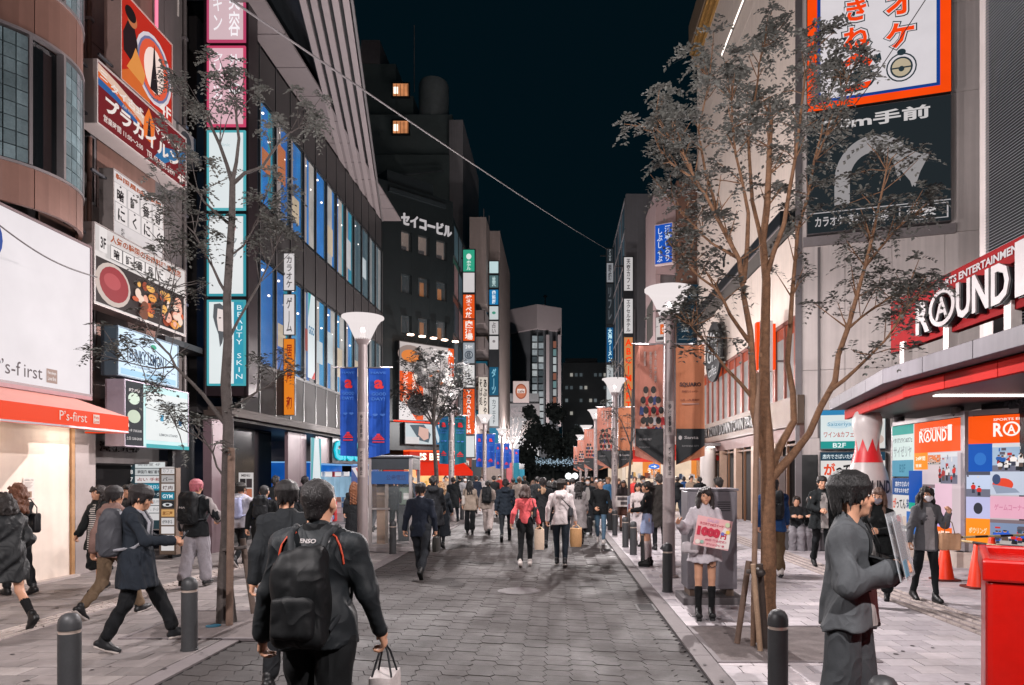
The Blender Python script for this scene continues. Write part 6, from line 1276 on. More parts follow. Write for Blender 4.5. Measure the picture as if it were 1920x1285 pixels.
its = [('r',0,.78,1,.22,OR),('t','SPORTS ENTERTAINMENT',.25,.955,.66,.02,'#f4e4dc'),('r',0,.56,.24,.22,'#0f4fa6'),('e',.12,.66,.06,.05,'#2a6ab8')] + photo(.24,.56,.4,.22,['#9ab0c8','#2a5aa0','#d8d4d4','#b03030','#e8e0dc'],12) + photo(0,.36,.24,.2,['#b8c4dc','#2a4a9a','#c9302c'],2) + [('e',.12,.28,.04,.05,'#3a3844'),('r',0,.19,.24,.17,'#b4b4d8'),('e',.12,.27,.045,.045,'#33333c')] + [('r',.24,.38,.4,.18,'#b8c0d0'),('e',.36,.46,.1,.05,'#d8452c'),('e',.3,.5,.04,.04,'#3a4a6a'),('p',[(.26,.46),(.3,.39),(.52,.4),(.48,.43)],'#8a94a8'),('r',.24,.2,.4,.17,'#dca4b8'),('t','ゲームコーナー',.28,.26,.3,.05,'#c87a98')] + [('r',0,0,.24,.19,'#f08a20'),('t','ボウリング',.03,.07,.18,.05,'#f8d8a8')] + photo(.24,.0,.4,.19,['#7a8aa8','#2a5ac0','#c9302c','#e0d8d0'],10) + [('r',.64,0,.36,.78,'#c9c0c4')] + photo(.64,.4,.36,.36,CS,9) + photo(.64,.02,.36,.36,CS,9)
pposter('wide orange headed games poster with bowling photos, right of the corner', MP2, .09, .52, 1.75, 2.44, '#c0b4b8', its)
pr_ = [c for c in COL.objects if c.name.startswith('poster') and c.type == 'EMPTY'][-1]
logo(.44, 2.03, 1.15, .26, -.03, 0, pr_, E('#f8ece6', 1.1), None)
pposter('second wide orange poster of the games centre, farther right', MP2, 1.9, .52, 2.4, 2.44, '#c9b8b0', [('r',0,.78,1,.22,OR),('r',0,.3,.5,.48,'#2a5aa0'),('r',.5,.3,.5,.48,'#d8b0bc'),('r',0,0,1,.3,'#f08a20')])
# ---------------------------------------------------------------- farther right: shoe shop tower, pink corner, red awning shops
bC = empty('grey_building', (4.4, 48, 0), 0, 'tall grey glass sided building with the orange shoe shop sign tower', 'building')
part('front_wall', mat('#5b5a5d', .6, .1, .1, .3, streak=.08), bC, (4.45, 45, 3.2, 9, 45.3, 20), world=True); part('core', dk, bC, (4.6, 45.3, 3.2, 9, 58, 19.8), world=True)
for f in range(8):
    z0 = 3.6 + f*2.05
    for k in range(5):
        w = part('side_window', steel, bC, (4.4, 45.4+k*2.5, z0, 4.47, 45.5+k*2.5, z0+1.95), (4.4, 45.5+k*2.5, z0+1.85, 4.47, 47.9+k*2.5, z0+1.95), world=True); part('pane', E(['#16242c','#24323a','#3a4a54','#1a2a34'][(f*3+k) % 4], .8, .3), w, (4.5, 45.5+k*2.5, z0, 4.52, 47.9+k*2.5, z0+1.85), world=True)
for k in range(3): part('fin', mat('#7a7678', .5, .3), bC, (4.9+k*.75, 44.9, 3.2, 5.05+k*.75, 45.0, 12.5-k*1.2), world=True)
d4 = 44; Z4 = lambda py: gz(py, d4)
tower('sign tower with a glowing orange lettered shoe shop panel, right side of the street', 4.22, d4, .58, [
  (Z4(546), Z4(482), '#bcb8b8', [('v','天空カフェ',.28,.06,.44,.88,'#4a4648')]), (Z4(626), Z4(560), '#c6c2c2', [('v','エクセルホテル',.28,.05,.44,.9,'#4a4648')]), (Z4(770), Z4(632), '#c08050', [('v','ABC-MART',.14,.03,.72,.94,'#f23a08')]), (Z4(800), Z4(775), '#8a3a24', [])])
d5 = 55; Z5 = lambda py: gz(py, d5)
tower('dark thin sign tower with a glowing blue noodle panel, left of the shoe shop tower', 3.9, d5, .55, [
  (Z5(492), Z5(466), '#23282c', [('v','FIVE',.3,.1,.4,.8,'#8a8e92')]), (Z5(530), Z5(493), '#85868a', [('v','眼鏡',.25,.1,.5,.8,'#3a3a3e')]), (Z5(608), Z5(532), '#22262a', [('v','リフレ',.25,.1,.5,.8,'#55595e')]), (Z5(680), Z5(614), '#12507c', [('v','大海ラーメン',.2,.03,.6,.94,'#c8f0fa')]), (Z5(720), Z5(684), '#a8acae', [('v','2F',.3,.3,.4,.4,'#55595e')]), (Z5(765), Z5(722), '#b8bcbe', [])])
bD = empty('pink_corner_building', (5.1, 36, 0), 0, 'narrow pinkish corner building with the slanted blue sign', 'building')
pk2 = mat('#a38d8d', .6, .05, .07, .4, streak=.08); br2 = mat('#6f5347', .6, .05, .1, .4)
part('pale_wall', pk2, bD, (5.1, 36, 12.2, 6.15, 40, 16.6), (5.1, 36, 3.6, 5.35, 40, 12.19), world=True); part('brown_wall', br2, bD, (6.16, 35.9, 7.5, 7.4, 40, 17), world=True); part('core', grey, bD, (5.4, 36.2, 3.6, 7.4, 41, 12.2), world=True)
for k, (z, c) in enumerate(((10.2, '#b5644a'), (9.0, '#2a3a44'), (7.8, '#1f3f58'))): part('panel', E(c, .4, .3), bD, (6.2, 35.8, z, 7.2, 35.9, z+1.05), world=True)
for k in range(3): part('side_window', E(['#55504e','#3a4a50','#6a6460'][k], .5, .3), bD, (5.08, 37, 4.0+k*2.6, 5.1, 39.5, 6.0+k*2.6), world=True)
sign('blue_sign', 'slanted bright blue izakaya sign with white vertical lettering on the pink corner', 'sign', (5.02, 35.8, gz(500, 36)), -28, .98, gz(425, 36)-gz(500, 36), .3, '#1652b8', [('v','酒場いろり',.56,.06,.3,.88,'#d4dce8',.02),('v','しぶしゃぶ',.14,.06,.3,.84,'#d4dce8',.02)], '#c9b8b8', .9, .04)
sign('menu_sign', 'small white signboard with orange dish below the blue sign', 'sign', (5.06, 35.75, 8.6), -28, .85, 1.3, .2, '#c9c0be', [('r',.3,.3,.4,.4,'#d9642c'),('t','丼',.4,.38,.2,.2,'#f0e0d0'),('r',.1,.08,.8,.12,'#4a4446')], '#8a8080', .9, .03)
for k, (lab, x, z, w, h, its) in enumerate((('dark navy cafe board with white outline, upper of three on the brown wall', 6.35, 10.0, .95, 1.5, [('t','Soul',.2,.6,.6,.2,'#c0ccd4'),('r',.1,.1,.8,.02,'#8a9aa4'),('r',.1,.5,.8,.02,'#8a9aa4')]), ('dark navy cafe board, middle of three on the brown wall', 6.1, 8.3, .85, 1.3, [('t','LUX',.3,.6,.4,.16,'#c0ccd4'),('r',.1,.3,.8,.02,'#8a9aa4')]), ('dark navy cafe board, lowest of three on the brown wall', 6.55, 6.5, 1.0, 1.6, [('t','BAR',.3,.66,.4,.14,'#c0ccd4'),('t','open 17-5',.2,.4,.6,.08,'#9aaab4')]))):
    sign('cafe_board', lab, 'sign', (x, 35.4, z), FRONT, w, h, .12, '#16303f', its, '#3a4a54', .7, .02)
# red awning shops with the warm light put into goods and walls as glow
def goods_shop(label, x0, y0, w, deg, awn, depth=2.2, z=2.75, seed=1, sign_t='SALE'):
    r = empty('goods_shop', (x0, y0, 0), rad(deg), label, 'shop'); rr = random.Random(seed)
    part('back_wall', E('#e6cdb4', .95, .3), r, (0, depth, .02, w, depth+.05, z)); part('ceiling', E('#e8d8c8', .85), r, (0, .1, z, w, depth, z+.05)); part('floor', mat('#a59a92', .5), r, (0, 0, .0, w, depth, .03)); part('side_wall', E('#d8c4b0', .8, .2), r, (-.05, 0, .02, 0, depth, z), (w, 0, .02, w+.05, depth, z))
    part('fascia', mat('#b9aca6', .5), r, (-.05, -.02, z, w+.05, .2, z+.75)); q = MB(); put_text(q, 'サンシャイン通り', .3, z+.2, w-.6, .38, -.05, .03); q.build('lettering', E('#c2452c', .8), r)
    m = MB(); m.add([(-.1,-1.5,z-.25),(w+.1,-1.5,z-.25),(w+.1,-.03,z+.35),(-.1,-.03,z+.35)], [(0,1,2,3)]); m.box(-.1,-1.53,z-.45,w+.1,-1.5,z-.25); m.add([(-.1,-1.5,z-.25),(-.1,-.03,z-.25),(-.1,-.03,z+.35)],[(0,1,2)]); m.build('awning', mat(awn, .6, var=.06), r)
    part('orange_panel', E('#d9843c', 1.0, .2), r, (w*.45, depth-.06, 1.6, w*.95, depth-.01, z-.15)); q = MB(); put_text(q, sign_t, w*.55, 1.85, w*.28, .35, depth-.09, .03); q.build('lettering', E('#fff0e0', 1.2), r)
    for j in range(4):
        for t in range(3): part('shelf', mat('#8a7468', .6), r, (.15+j*w/4, depth*.45+t*.3, .5+t*.5, .05+(j+.85)*w/4, depth*.45+t*.3+.28, .53+t*.5))
    for j in range(46):
        a = rr.uniform(.1, w-.3); t = rr.randrange(3); s_ = rr.uniform(.1,.24); part('goods', E(rr.choice(['#d8ccc4','#b8342c','#d8a868','#8a4a38','#c8c4c8','#5a4a4a','#d8b8a8','#3f4a60']), .8, .3), r, (a, depth*.45+t*.3, .53+t*.5, a+s_, depth*.45+t*.3+.2, .53+t*.5+rr.uniform(.12,.42)))
    m = MB()
    for j in range(5): m.box(.3+j*w/5, .6, z-.06, .75+j*w/5, .9, z-.01)
    m.build('ceiling_lamp', E('#ffe0bd', 34), r)
    return r
goods_shop('bright goods shop under a wide red awning beside the white building', 5.4, 33.5, 3.4, FRONT, '#c22018', 2.4, 2.9, 3)
goods_shop('lit corner shop under a smaller red awning behind the leaflet woman', 4.35, 44.0, 2.9, FRONT, '#c8281c', 2.0, 3.0, 5, '酒')
goods_shop('small far lit shop on the right side beyond the shoe shop tower', 4.2, 57, 3.4, -60, '#3a4a58', 2.0, 2.9, 8, 'cafe')
sp_ = empty('shop_pillar', (gx(1327, 31), 31, 0), 0, 'round white lit pillar at the edge of the red awning shop', 'pillar'); MB().lathe([(.34,.02),(.34,3.0),(.4,3.05)], n=24).build('shaft', mat('#c9c2be', .4, var=.03), sp_, smooth=40); part('cap', grey, sp_, (-.5,-.5,3.06,.5,.5,3.2)); part('downlight', E('#fff4ea', 10), sp_, (-.15,-.7,2.98,.15,-.55,3.02)); part('bracket', grey, sp_, (-.03,-.7,3.02,.03,-.3,3.06))
bl_ = empty('road_sign', (gx(1216, 26), 26, gz(880, 26)), 0, 'small blue round edged direction sign on the lamp beyond the red awning', 'sign'); MB().prism([(a*.42, b*.2) for a, b in disc(.5,.5,.5,.5,20)], 0, .03).build('plate', mat('#1f5cab', .5), bl_); q = MB(); put_text(q, '→', .1, .05, .22, .1, -.006, .03); q.build('lettering', mat('#c8ccd0', .5), bl_); MB().tube([(.21,.05,-1.9),(.21,.05,.3)], .02, 6).build('post', grey, bl_)

for k in range(3): condenser(['lowest', 'middle', 'highest'][k] + ' condenser on the grey front of the shoe shop building', FR((4.45, 45, 0), FRONT), 2.3 + .1*k, 6 + 3.1*k)
# ---------------------------------------------------------------- trees
bark = mat('#6c4f3a', .85, var=.38, vs=22, bump=.8, bs=70, streak=.15); bark2 = mat('#46403e', .85, var=.3, vs=14, bump=.8, bs=70)
leafm = mat('#6a6b67', .85, var=.35, vs=4, spec=.06); leafd = mat('#39403e', .8, var=.3, vs=1)
def spray(mb, p, d, size, rr, nl=6, pairs=5):
    """a rosette of pinnate leaves drooping from a twig tip"""
    for q in range(nl):
        u = Vector((rr.gauss(0, 1), rr.gauss(0, 1), rr.gauss(.15, .7))) + d*.6; u.normalize(); L = size*rr.uniform(.7, 1.25)
        side = u.cross(Vector((0, 0, 1)))
        if side.length < .1: side = Vector((1, 0, 0))
        side.normalize(); c = Vector(p)
        for k in range(pairs):
            t = (k+1)/pairs; c2 = c + u*(L/pairs); c2.z -= L*.22*t*t; ll = size*.36*(1-.25*t)*rr.uniform(.8, 1.2)
            for s_ in (-1, 1):
                v = (side*s_*.9 + u*.45 + Vector((0, 0, -.35*t + rr.uniform(-.3, .3)))).normalized(); w = v.cross(Vector((rr.uniform(-.4,.4), rr.uniform(-.4,.4), 1))).normalized()*ll*.31
                a, b = c2, c2 + v*ll; mm = a*.55 + b*.45 + Vector((0, 0, ll*.06)); mb.add([a, mm + w, b, mm - w], [(0, 1, 2, 3)])
            c = c2
        a = Vector(p); mb.add([a - side*.002, a + side*.002, c], [(0, 1, 2)])
def limb_tree(root, limbs, d0, seed, bm, lm, tw=(7, 5), leaf=.15, skip=.25, density=1., lim=1.):
    rr = random.Random(seed); tr = MB(); br = MB(); cr = MB()
    for li, (pts, r0, r1, *op) in enumerate(limbs):
        op = op[0] if op else {}
        P = [at(x, y, d0 + (dz[0] if dz else 0)) for x, y, *dz in pts]
        if op.get('ground'): P[0].z = .0
        Q = []                                     # subdivide with a little wander
        for a, b in zip(P, P[1:]):
            for t in (0, .5): Q.append(a.lerp(b, t) + (Vector((rr.gauss(0,.012), rr.gauss(0,.03), 0)) if Q else Vector()))
        Q.append(P[-1]); n = len(Q); rs = [(r0 + (r1-r0)*(k/(n-1))**.8)*(1+rr.uniform(-.06,.06)) for k in range(n)]
        if op.get('ground'): rs[0] *= 1.35
        (tr if li == 0 else br).tube(Q, rs, 12 if li == 0 else 8)
        if op.get('bare'): continue
        st = op.get('from', skip)
        for k in range(int(n*.0) + 1, n):
            f = k/(n-1)
            if f < st: continue
            for _ in range(int(round(op.get('tw', tw[0])*density*(1.6 if k == n-1 else .55)))):
                dr = (Q[k]-Q[k-1]).normalized(); u = (dr*rr.uniform(.3,1.1) + Vector((rr.gauss(0,.8), rr.gauss(0,.75), rr.gauss(.25,.5)))).normalized(); L = rr.uniform(.18,.5)*(1.15-.3*f)*op.get('len', 1)*lim
                m1 = Q[k] + u*L*.5 + Vector((0,0,.03)); e = Q[k] + u*L + Vector((0,0,rr.uniform(-.02,.1)))
                br.tube([Q[k], m1, e], [max(.004, rs[k]*.4), .006, .003], 5)
                if rr.random() < .9: spray(cr, e, u, leaf*rr.uniform(.75,1.2), rr, nl=rr.choice([4,5,6,7]), pairs=5)
                if rr.random() < .45: spray(cr, m1, u, leaf*.8, rr, nl=3, pairs=4)
    o = tr.build('trunk', bm, root, True, smooth=60); br.build('limbs', bm, root, True, smooth=60); c = cr.build('crown', lm, root, True); c['kind'] = 'stuff'
tR = empty('street_tree', (2.28, 7.5, .02), 0, 'large street tree with forked mottled trunk and grey leaf sprays, right pavement', 'tree', 'street trees')
limb_tree(tR, [([(1440,1212),(1436,1050),(1438,900),(1432,760),(1437,600,.05),(1434,450,.1),(1440,330,.1),(1446,225,.15)], .104, .022, {'ground': 1, 'from': .78}),
  ([(1436,870),(1410,770,-.1),(1404,620,-.2),(1385,490,-.3),(1345,405,-.4),(1300,330,-.5),(1262,265,-.5)], .05, .008, {'from': .5}), ([(1404,640,-.2),(1372,590,-.4),(1335,540,-.5),(1290,500,-.6)], .026, .008, {'from': .4}),
  ([(1394,530,-.25),(1402,400,-.2),(1380,290,-.1),(1372,190,0)], .03, .008, {'from': .45}), ([(1444,885),(1488,790,.1),(1480,680,.25),(1482,560,.3),(1500,430,.3),(1530,300,.3),(1546,205,.3)], .05, .008, {'from': .5}),
  ([(1448,895),(1520,812,-.1),(1560,715,-.2),(1592,615,-.3),(1622,500,-.35),(1650,400,-.4),(1662,320,-.4)], .05, .008, {'from': .5}), ([(1553,735,-.2),(1610,690,-.4),(1660,640,-.5),(1700,580,-.6)], .024, .007, {'from': .4}),
  ([(1434,480,.1),(1412,380,.3),(1400,260,.3),(1420,150,.2),(1432,90,.2)], .03, .006, {'from': .5}), ([(1436,520,.1),(1470,420,-.1),(1490,300,-.2),(1502,180,-.2),(1525,100,-.1)], .034, .006, {'from': .45}),
  ([(1622,500,-.3),(1662,455,-.1),(1705,410,0)], .018, .006, {'from': .2}), ([(1410,745,-.1),(1362,690,-.3),(1330,645,-.4),(1296,612,-.5)], .024, .007, {'from': .45}), ([(1385,485,-.3),(1340,462,-.1),(1300,425,0),(1262,380,.1)], .02, .006, {'from': .4}),
  ([(1345,405,-.4),(1320,330,-.2),(1310,240,-.1),(1330,150,0)], .02, .006, {'from': .35}), ([(1592,615,-.3),(1640,575,-.2),(1700,545,-.1)], .016, .005, {'from': .2}), ([(1530,300,.3),(1570,220,.2),(1590,150,.1)], .014, .005, {'from': .2}), ([(1300,335,-.5),(1250,300,-.3),(1225,250,-.2)], .014, .005, {'from': .2})], 7.5, 5, bark, leafm, density=.68, leaf=.185, lim=.85)
tL = empty('street_tree', (-4.07, 8.53, .02), 0, 'slender street tree with thin leafy branches before the sign tower, left pavement', 'tree', 'street trees')
limb_tree(tL, [([(425,1176),(421,1000),(428,800),(425,640),(432,480),(436,335)], .09, .034, {'ground': 1, 'bare': 1}), ([(436,345),(410,270,.1),(390,220,.2),(350,190,.3)], .03, .007, {'from': .3}), ([(436,340),(450,260,-.1),(445,190,-.2),(430,165,-.2)], .026, .006, {'from': .35}), ([(437,345),(490,310,-.1),(525,265,-.2),(560,240,-.2)], .026, .006, {'from': .35}),
  ([(430,420),(385,380,.1),(350,340,.3),(335,300,.3)], .02, .005, {'from': .35}), ([(430,560),(395,500,-.2),(365,440,-.3),(330,400,-.3)], .02, .005, {'from': .3}), ([(427,640),(470,560,.1),(500,500,.2),(520,455,.2)], .02, .005, {'from': .35}), ([(426,800),(380,740,-.2),(335,690,-.4),(300,640,-.5),(305,560,-.5)], .03, .006, {'from': .4}), ([(330,688,-.4),(280,690,-.5),(240,680,-.6)], .014, .005, {'from': .2}),
  ([(428,770),(480,735,.2),(520,710,.3)], .018, .005, {'from': .4}), ([(424,900),(395,850,-.1),(370,820,-.2),(330,800,-.3)], .016, .005, {'from': .3}), ([(310,600,-.5),(330,540,-.4),(320,490,-.4)], .012, .004, {'from': .1}), ([(432,480),(470,440,-.1),(490,390,-.2)], .014, .005, {'from': .3})], 8.53, 9, bark2, leafm, density=.62, leaf=.17)
tM = empty('street_tree', (-4.1, 24.5, .02), 0, 'bushy small street tree in front of the billboard on the left', 'tree', 'street trees')
limb_tree(tM, [([(823,985),(818,880),(812,800),(815,740)], .09, .05, {'ground': 1, 'bare': 1})] + [([(814,800),(814+dx*.5,770-dy*.4,.2),(814+dx,740-dy,.4*((i % 3)-1))], .04, .012, {'from': .3, 'len': 1.5}) for i, (dx, dy) in enumerate([(-45,0),(-40,40),(-15,55),(12,58),(38,35),(48,5),(30,-30),(-30,-25),(0,20)])], 24.5, 3, bark2, mat('#2c2d2b', .7, var=.3, vs=3), density=.9, leaf=.3)
tN = empty('street_tree', (1.95, 19.5, .02), 0, 'thin young street tree with few leaves beside the second right lamp', 'tree', 'street trees')
limb_tree(tN, [([(1178,1010),(1180,900),(1184,800),(1186,730)], .05, .025, {'ground': 1, 'bare': 1}), ([(1184,840),(1165,790),(1150,770)], .02, .008), ([(1184,830),(1205,790),(1215,740)], .02, .008), ([(1185,760),(1175,720),(1170,690)], .02, .008), ([(1182,870),(1160,840),(1145,830)], .015, .006)], 19.5, 4, bark2, leafm, density=.3, leaf=.22)
tB = empty('bare_tree', (gx(960, 64), 64, .02), 0, 'bare pale branched tree lit up at the end of the left kerb', 'tree')
rr = random.Random(8); limb_tree(tB, [([(960,925),(960,870),(960,840)], .14, .1, {'ground': 1, 'bare': 1})] + [([(960,845),(960+dx*.5,820,0),(960+dx,800-abs(20-abs(dx))*.3+rr.uniform(-5,5),0)], .06, .015, {'from': .3, 'len': 2.6, 'tw': 5}) for dx in range(-34, 36, 9)], 64, 3, mat('#6a6462', .8), mat('#6a6462', .8), leaf=.12)
def far_tree(label, px, py0, py1, wpx, d, seed):
    r = empty('dark_tree', (gx(px, d), d, 0), 0, label, 'tree', 'dark trees at the street end'); rr = random.Random(seed); m = MB(); z0, z1 = gz(py1, d), gz(py0, d); rx = wpx*d/FPX/2
    MB().tube([(0,0,0),(.1,0,z0*.6),(0,0,(z0+z1)/2)], [.3,.25,.12], 8).build('trunk', leafd, r)
    blobs = []
    for _ in range(11):
        t, a = rr.uniform(.2, .86), rr.uniform(0, 6.283); q = rx*.55*math.sin(math.pi*t)**.5; blobs.append((Vector((q*math.cos(a), q*math.sin(a), z0 + (z1-z0)*t)), rx*rr.uniform(.5, .75)))
    blobs.append((Vector((0, 0, z1 - rx*.55)), rx*.55)); blobs.append((Vector((0, 0, (z0+z1)/2)), rx*.8))
    for _ in range(3400):
        b, br_ = rr.choice(blobs); u = Vector((rr.gauss(0,1), rr.gauss(0,1), rr.gauss(0,1))).normalized(); c = b + u*br_*rr.uniform(.35, 1.1)
        u = Vector((rr.gauss(0,1), rr.gauss(0,1), rr.gauss(0,1))).normalized()*.26; v = u.cross(Vector((rr.gauss(0,1), rr.gauss(0,1), 1))).normalized()*.2; m.add([c-u, c+v, c+u, c-v], [(0,1,2,3)])
    c = m.build('crown', leafd, r); c['kind'] = 'stuff'
far_tree('dark round tree left of the far dark group, below the far tower', 992, 760, 905, 46, 92, 1); far_tree('tall dark tree in the middle of the far dark group', 1036, 755, 905, 54, 96, 2); far_tree('broad dark tree on the right of the far dark group', 1085, 800, 910, 62, 90, 3)
il = MB(); rr = random.Random(4)
for _ in range(420):
    c = Vector((gx(rr.uniform(1004, 1088), 84), 84 + rr.uniform(-1, 1), gz(rr.gauss(866, 3.2), 84))); s_ = rr.uniform(.02, .05); il.add([c+Vector(q)*s_ for q in ((1,0,0),(-1,0,0),(0,1,0),(0,-1,0),(0,0,1),(0,0,-1))], [(0,2,4),(2,1,4),(1,3,4),(3,0,4),(2,0,5),(1,2,5),(3,1,5),(0,3,5)])
o = il.build('string_lights', E('#b9d4e8', 1.1)); tag(o, 'band of white blue string lights across the street end', 'string lights'); o['kind'] = 'stuff'
hd_ = empty('dark_hedge', (gx(1045, 99), 99, 0), 0, 'dark shrub bank closing the street behind the crowd', 'hedge'); MB().box(-14, 0, 0, 14, 2, 2.3).build('mass', leafd, hd_, bevel=.3)
for k, (px, d, lab) in enumerate(((1066, 70, 'left of two round white globe lights at the street end'), (1078, 71, 'right of two round white globe lights at the street end'))):
    g = empty('globe_lamp', (gx(px, d), d, gz(893, d)), 0, lab, 'lamp'); MB().lathe([(.01,-.35),(.25,-.25),(.36,0),(.25,.25),(.01,.35)], n=14).build('globe', E('#f0f2f2', 1.6), g, smooth=80); MB().tube([(0,0,-.3),(0,0,-1.4)], .05, 6).build('post', dark, g)
rs_ = empty('stop_sign', (gx(949, 62), 62, gz(848, 62)), 0, 'small red lit round sign near the bare tree', 'sign'); m = MB(); m.prism(disc(0,0,.33,.33,18), 0, .06); m.build('plate', E('#c8281c', .9), rs_); part('bar', E('#e8d8d4', .9), rs_, (-.2,-.02,-.05,.2,0,.05)); MB().tube([(0,.05,-.3),(0,.05,-2.6)], .03, 6).build('post', dark, rs_)
for k, (px, y0, y1, c) in enumerate(((955, 868, 905, '#c06a70'), (968, 868, 905, '#1f7a90'), (978, 880, 905, '#2a86a0'))):
    o = empty('small_banner', (gx(px, 61), 61, gz(y1, 61)), 0, ['pink', 'dark teal', 'pale teal'][k] + ' small banner hanging near the bare tree', 'banner'); part('cloth', mat(c, .7), o, (-.25, 0, 0, .25, .02, (y1-y0)*61/FPX))
# overhead cable, stakes
cb = empty('overhead_cable', (-5.6, 11.5, 10), 0, 'thin pale cable hanging across the night sky from left to right', 'cable')
A, B = at(395, -26, 11.5), at(1146, 472, 55); MB().tube([A.lerp(B, t) + Vector((0, 0, -.5*math.sin(math.pi*t)*.35)) for t in np.linspace(0, 1, 30)], .022, 6).build('wire', mat('#605c5e', .5), cb, True)
cb2 = empty('sign_cable', (-7.9, 9.5, 5), 0, 'thin dark cable sagging in front of the glowing white sign', 'cable'); A, B = at(-20, 408, 9.2), at(182, 520, 11.0); MB().tube([A.lerp(B, t) + Vector((0,0,-.12*math.sin(math.pi*t))) for t in np.linspace(0,1,14)], .011, 6).build('wire', mat('#4a4446', .6), cb2, True)
cb3 = empty('sign_cable', (9, 18, 14), 0, 'thin dark cable slanting across the karaoke billboard', 'cable'); A, B = at(1745, -15, 17.5), at(1622, 172, 19.6); MB().tube([A, B, at(1560, 250, 20.2)], .012, 6).build('wire', mat('#2a2628', .6), cb3, True)
def stakes(label, posts, bars, d0, knobs=()):
    r = empty('tree_stake', (at(*posts[0][0], d0).x, d0, .02), 0, label, 'tree stake', 'wooden stakes around the street trees')
    for a, b, rad_, c, dz in posts:
        p, q = at(*a, d0+dz), at(*b, d0+dz); p.z = max(p.z, .0); MB().tube([p, q], rad_, 10).build('post', mat(c, .8, var=.25, vs=9, bump=.4, bs=60), r, True, smooth=60)
    for a, b, dz in bars: MB().tube([at(*a, d0+dz), at(*b, d0+dz)], .022, 8).build('crossbar', bark2, r, True, smooth=60)
    for k, dz in knobs: c = at(*k, d0+dz); m = MB(FR(c, 0) @ Matrix.Rotation(rad(90), 4, 'X')); m.lathe([(.045,-.05),(.05,.0),(.04,.06),(.015,.075)], n=12); m.build('knob', mat('#2b2624', .5), r, True, smooth=50)
    return r
stakes('brown and pale wooden stakes bracing the right tree', [((1382,1206),(1404,1052),.033,'#5c4a40',-.05), ((1426,1240),(1412,1058),.028,'#8d7560',-.35), ((1436,1222),(1424,1058),.036,'#3d332e',-.25), ((1412,1215),(1420,700),.03,'#7a6252',-.14)], [((1400,1072),(1432,1072),-.3)], 7.5, [((1425,1073),-.36)])
stakes('wooden stakes with a crossbar bracing the left tree', [((430,1176),(434,840),.042,'#6b574c',-.18), ((476,1150),(455,1010),.036,'#5a4d46',.12)], [((418,1032),(462,1026),-.1)], 8.53)
# ---------------------------------------------------------------- telephone booth, cabinet, cones, red bin
ph = empty('telephone_booth', (-4.44, 16.3, .02), 0, 'silver framed glass telephone booth on the left pavement', 'telephone booth')
alu = mat('#b5b0b0', .3, .8, .05); W_, D_, H_ = 1.02, 1.0, 2.2
for nm, x, y in (('corner_post', 0, 0), ('corner_post', W_-.07, 0), ('corner_post', 0, D_-.07), ('corner_post', W_-.07, D_-.07)): part(nm, alu, ph, (x, y, 0, x+.07, y+.07, H_), bevel=.008)
part('base', mat('#8d8787', .5, .4), ph, (-.05, -.05, 0, W_+.05, D_+.05, .1), bevel=.01); part('roof', mat('#55565a', .4, .4), ph, (-.03, -.03, H_, W_+.03, D_+.03, H_+.06), bevel=.015); part('header', mat('#2b2f33', .4, .3), ph, (.07, .0, H_-.28, W_-.07, .04, H_), (W_-.04, .07, H_-.28, W_, D_-.07, H_))
hb = part('blue_band', E('#40649c', .6), ph, (.07, -.012, H_-.62, W_-.07, .0, H_-.32)); q = MB(); put_text(q, '公衆電話', .42, H_-.53, .46, .13, -.016, .02); q.build('lettering', mat('#1c2c50', .5), hb); part('red_line', E('#c23a34', .8), ph, (.35, -.014, H_-.315, W_-.09, .0, H_-.29))
for b_ in ((.07, .02, .16, W_-.07, .028, H_-.63), (W_-.03, .07, .16, W_-.022, D_-.07, H_-.3), (.02, .07, .16, .028, D_-.07, H_-.3), (.07, D_-.03, .16, W_-.07, D_-.022, H_-.3)): part('glass_panel', glass('#b9c4c8', .03, .02), ph, b_)
part('door_rail', alu, ph, (.07, -.01, .1, W_-.07, .05, .17), (.07, -.01, .98, .5, .02, 1.02))
part('inner_panel', mat('#6d5a4c', .5), ph, (.1, .35, .12, .3, .7, 1.72), bevel=.01)
t_ = part('shelf', mat('#3a3c3e', .5, .4), ph, (.6, .4, .2, .92, .85, 1.05), bevel=.02); part('telephone', mat('#6f7f74', .4, .2), t_, (.62, .42, 1.07, .9, .7, 1.5), bevel=.03); part('handset', mat('#1c1d1e', .4), t_, (.64, .37, 1.12, .69, .42, 1.4), bevel=.015); part('keypad', mat('#c4c4c0', .4), t_, (.73, .41, 1.2, .86, .418, 1.36))
ub = empty('utility_cabinet', (1.83, 9.75, .02), 0, 'grey metal utility cabinet on the right pavement behind the girl with the placard', 'cabinet')
cm = mat('#77747a', .42, .35, .07, 3, streak=.06)
part('body', cm, ub, (0, 0, .2, .7, .5, 1.58), bevel=.012); part('lid', cm, ub, (-.02, -.02, 1.585, .72, .52, 1.62), bevel=.01); part('plinth', mat('#5a5658', .7, .0, .12), ub, (-.08, -.12, 0, .78, .55, .1), bevel=.01)
for x in (.04, .56): part('foot', mat('#6a5a50', .6, .3), ub, (x, .04, .1, x+.1, .46, .198))
part('door', cm, ub, (.03, -.012, .25, .34, .001, 1.53), (.36, -.012, .25, .67, .001, 1.53), bevel=.004); part('handle', steel, ub, (.3, -.035, .85, .325, -.012, 1.0)); part('vent', mat('#3a3a3e', .5), ub, *[(.42, -.016, 1.3+k*.03, .6, -.012, 1.315+k*.03) for k in range(5)])
cones = []
conem = mat('#e2330c', .45, var=.06)
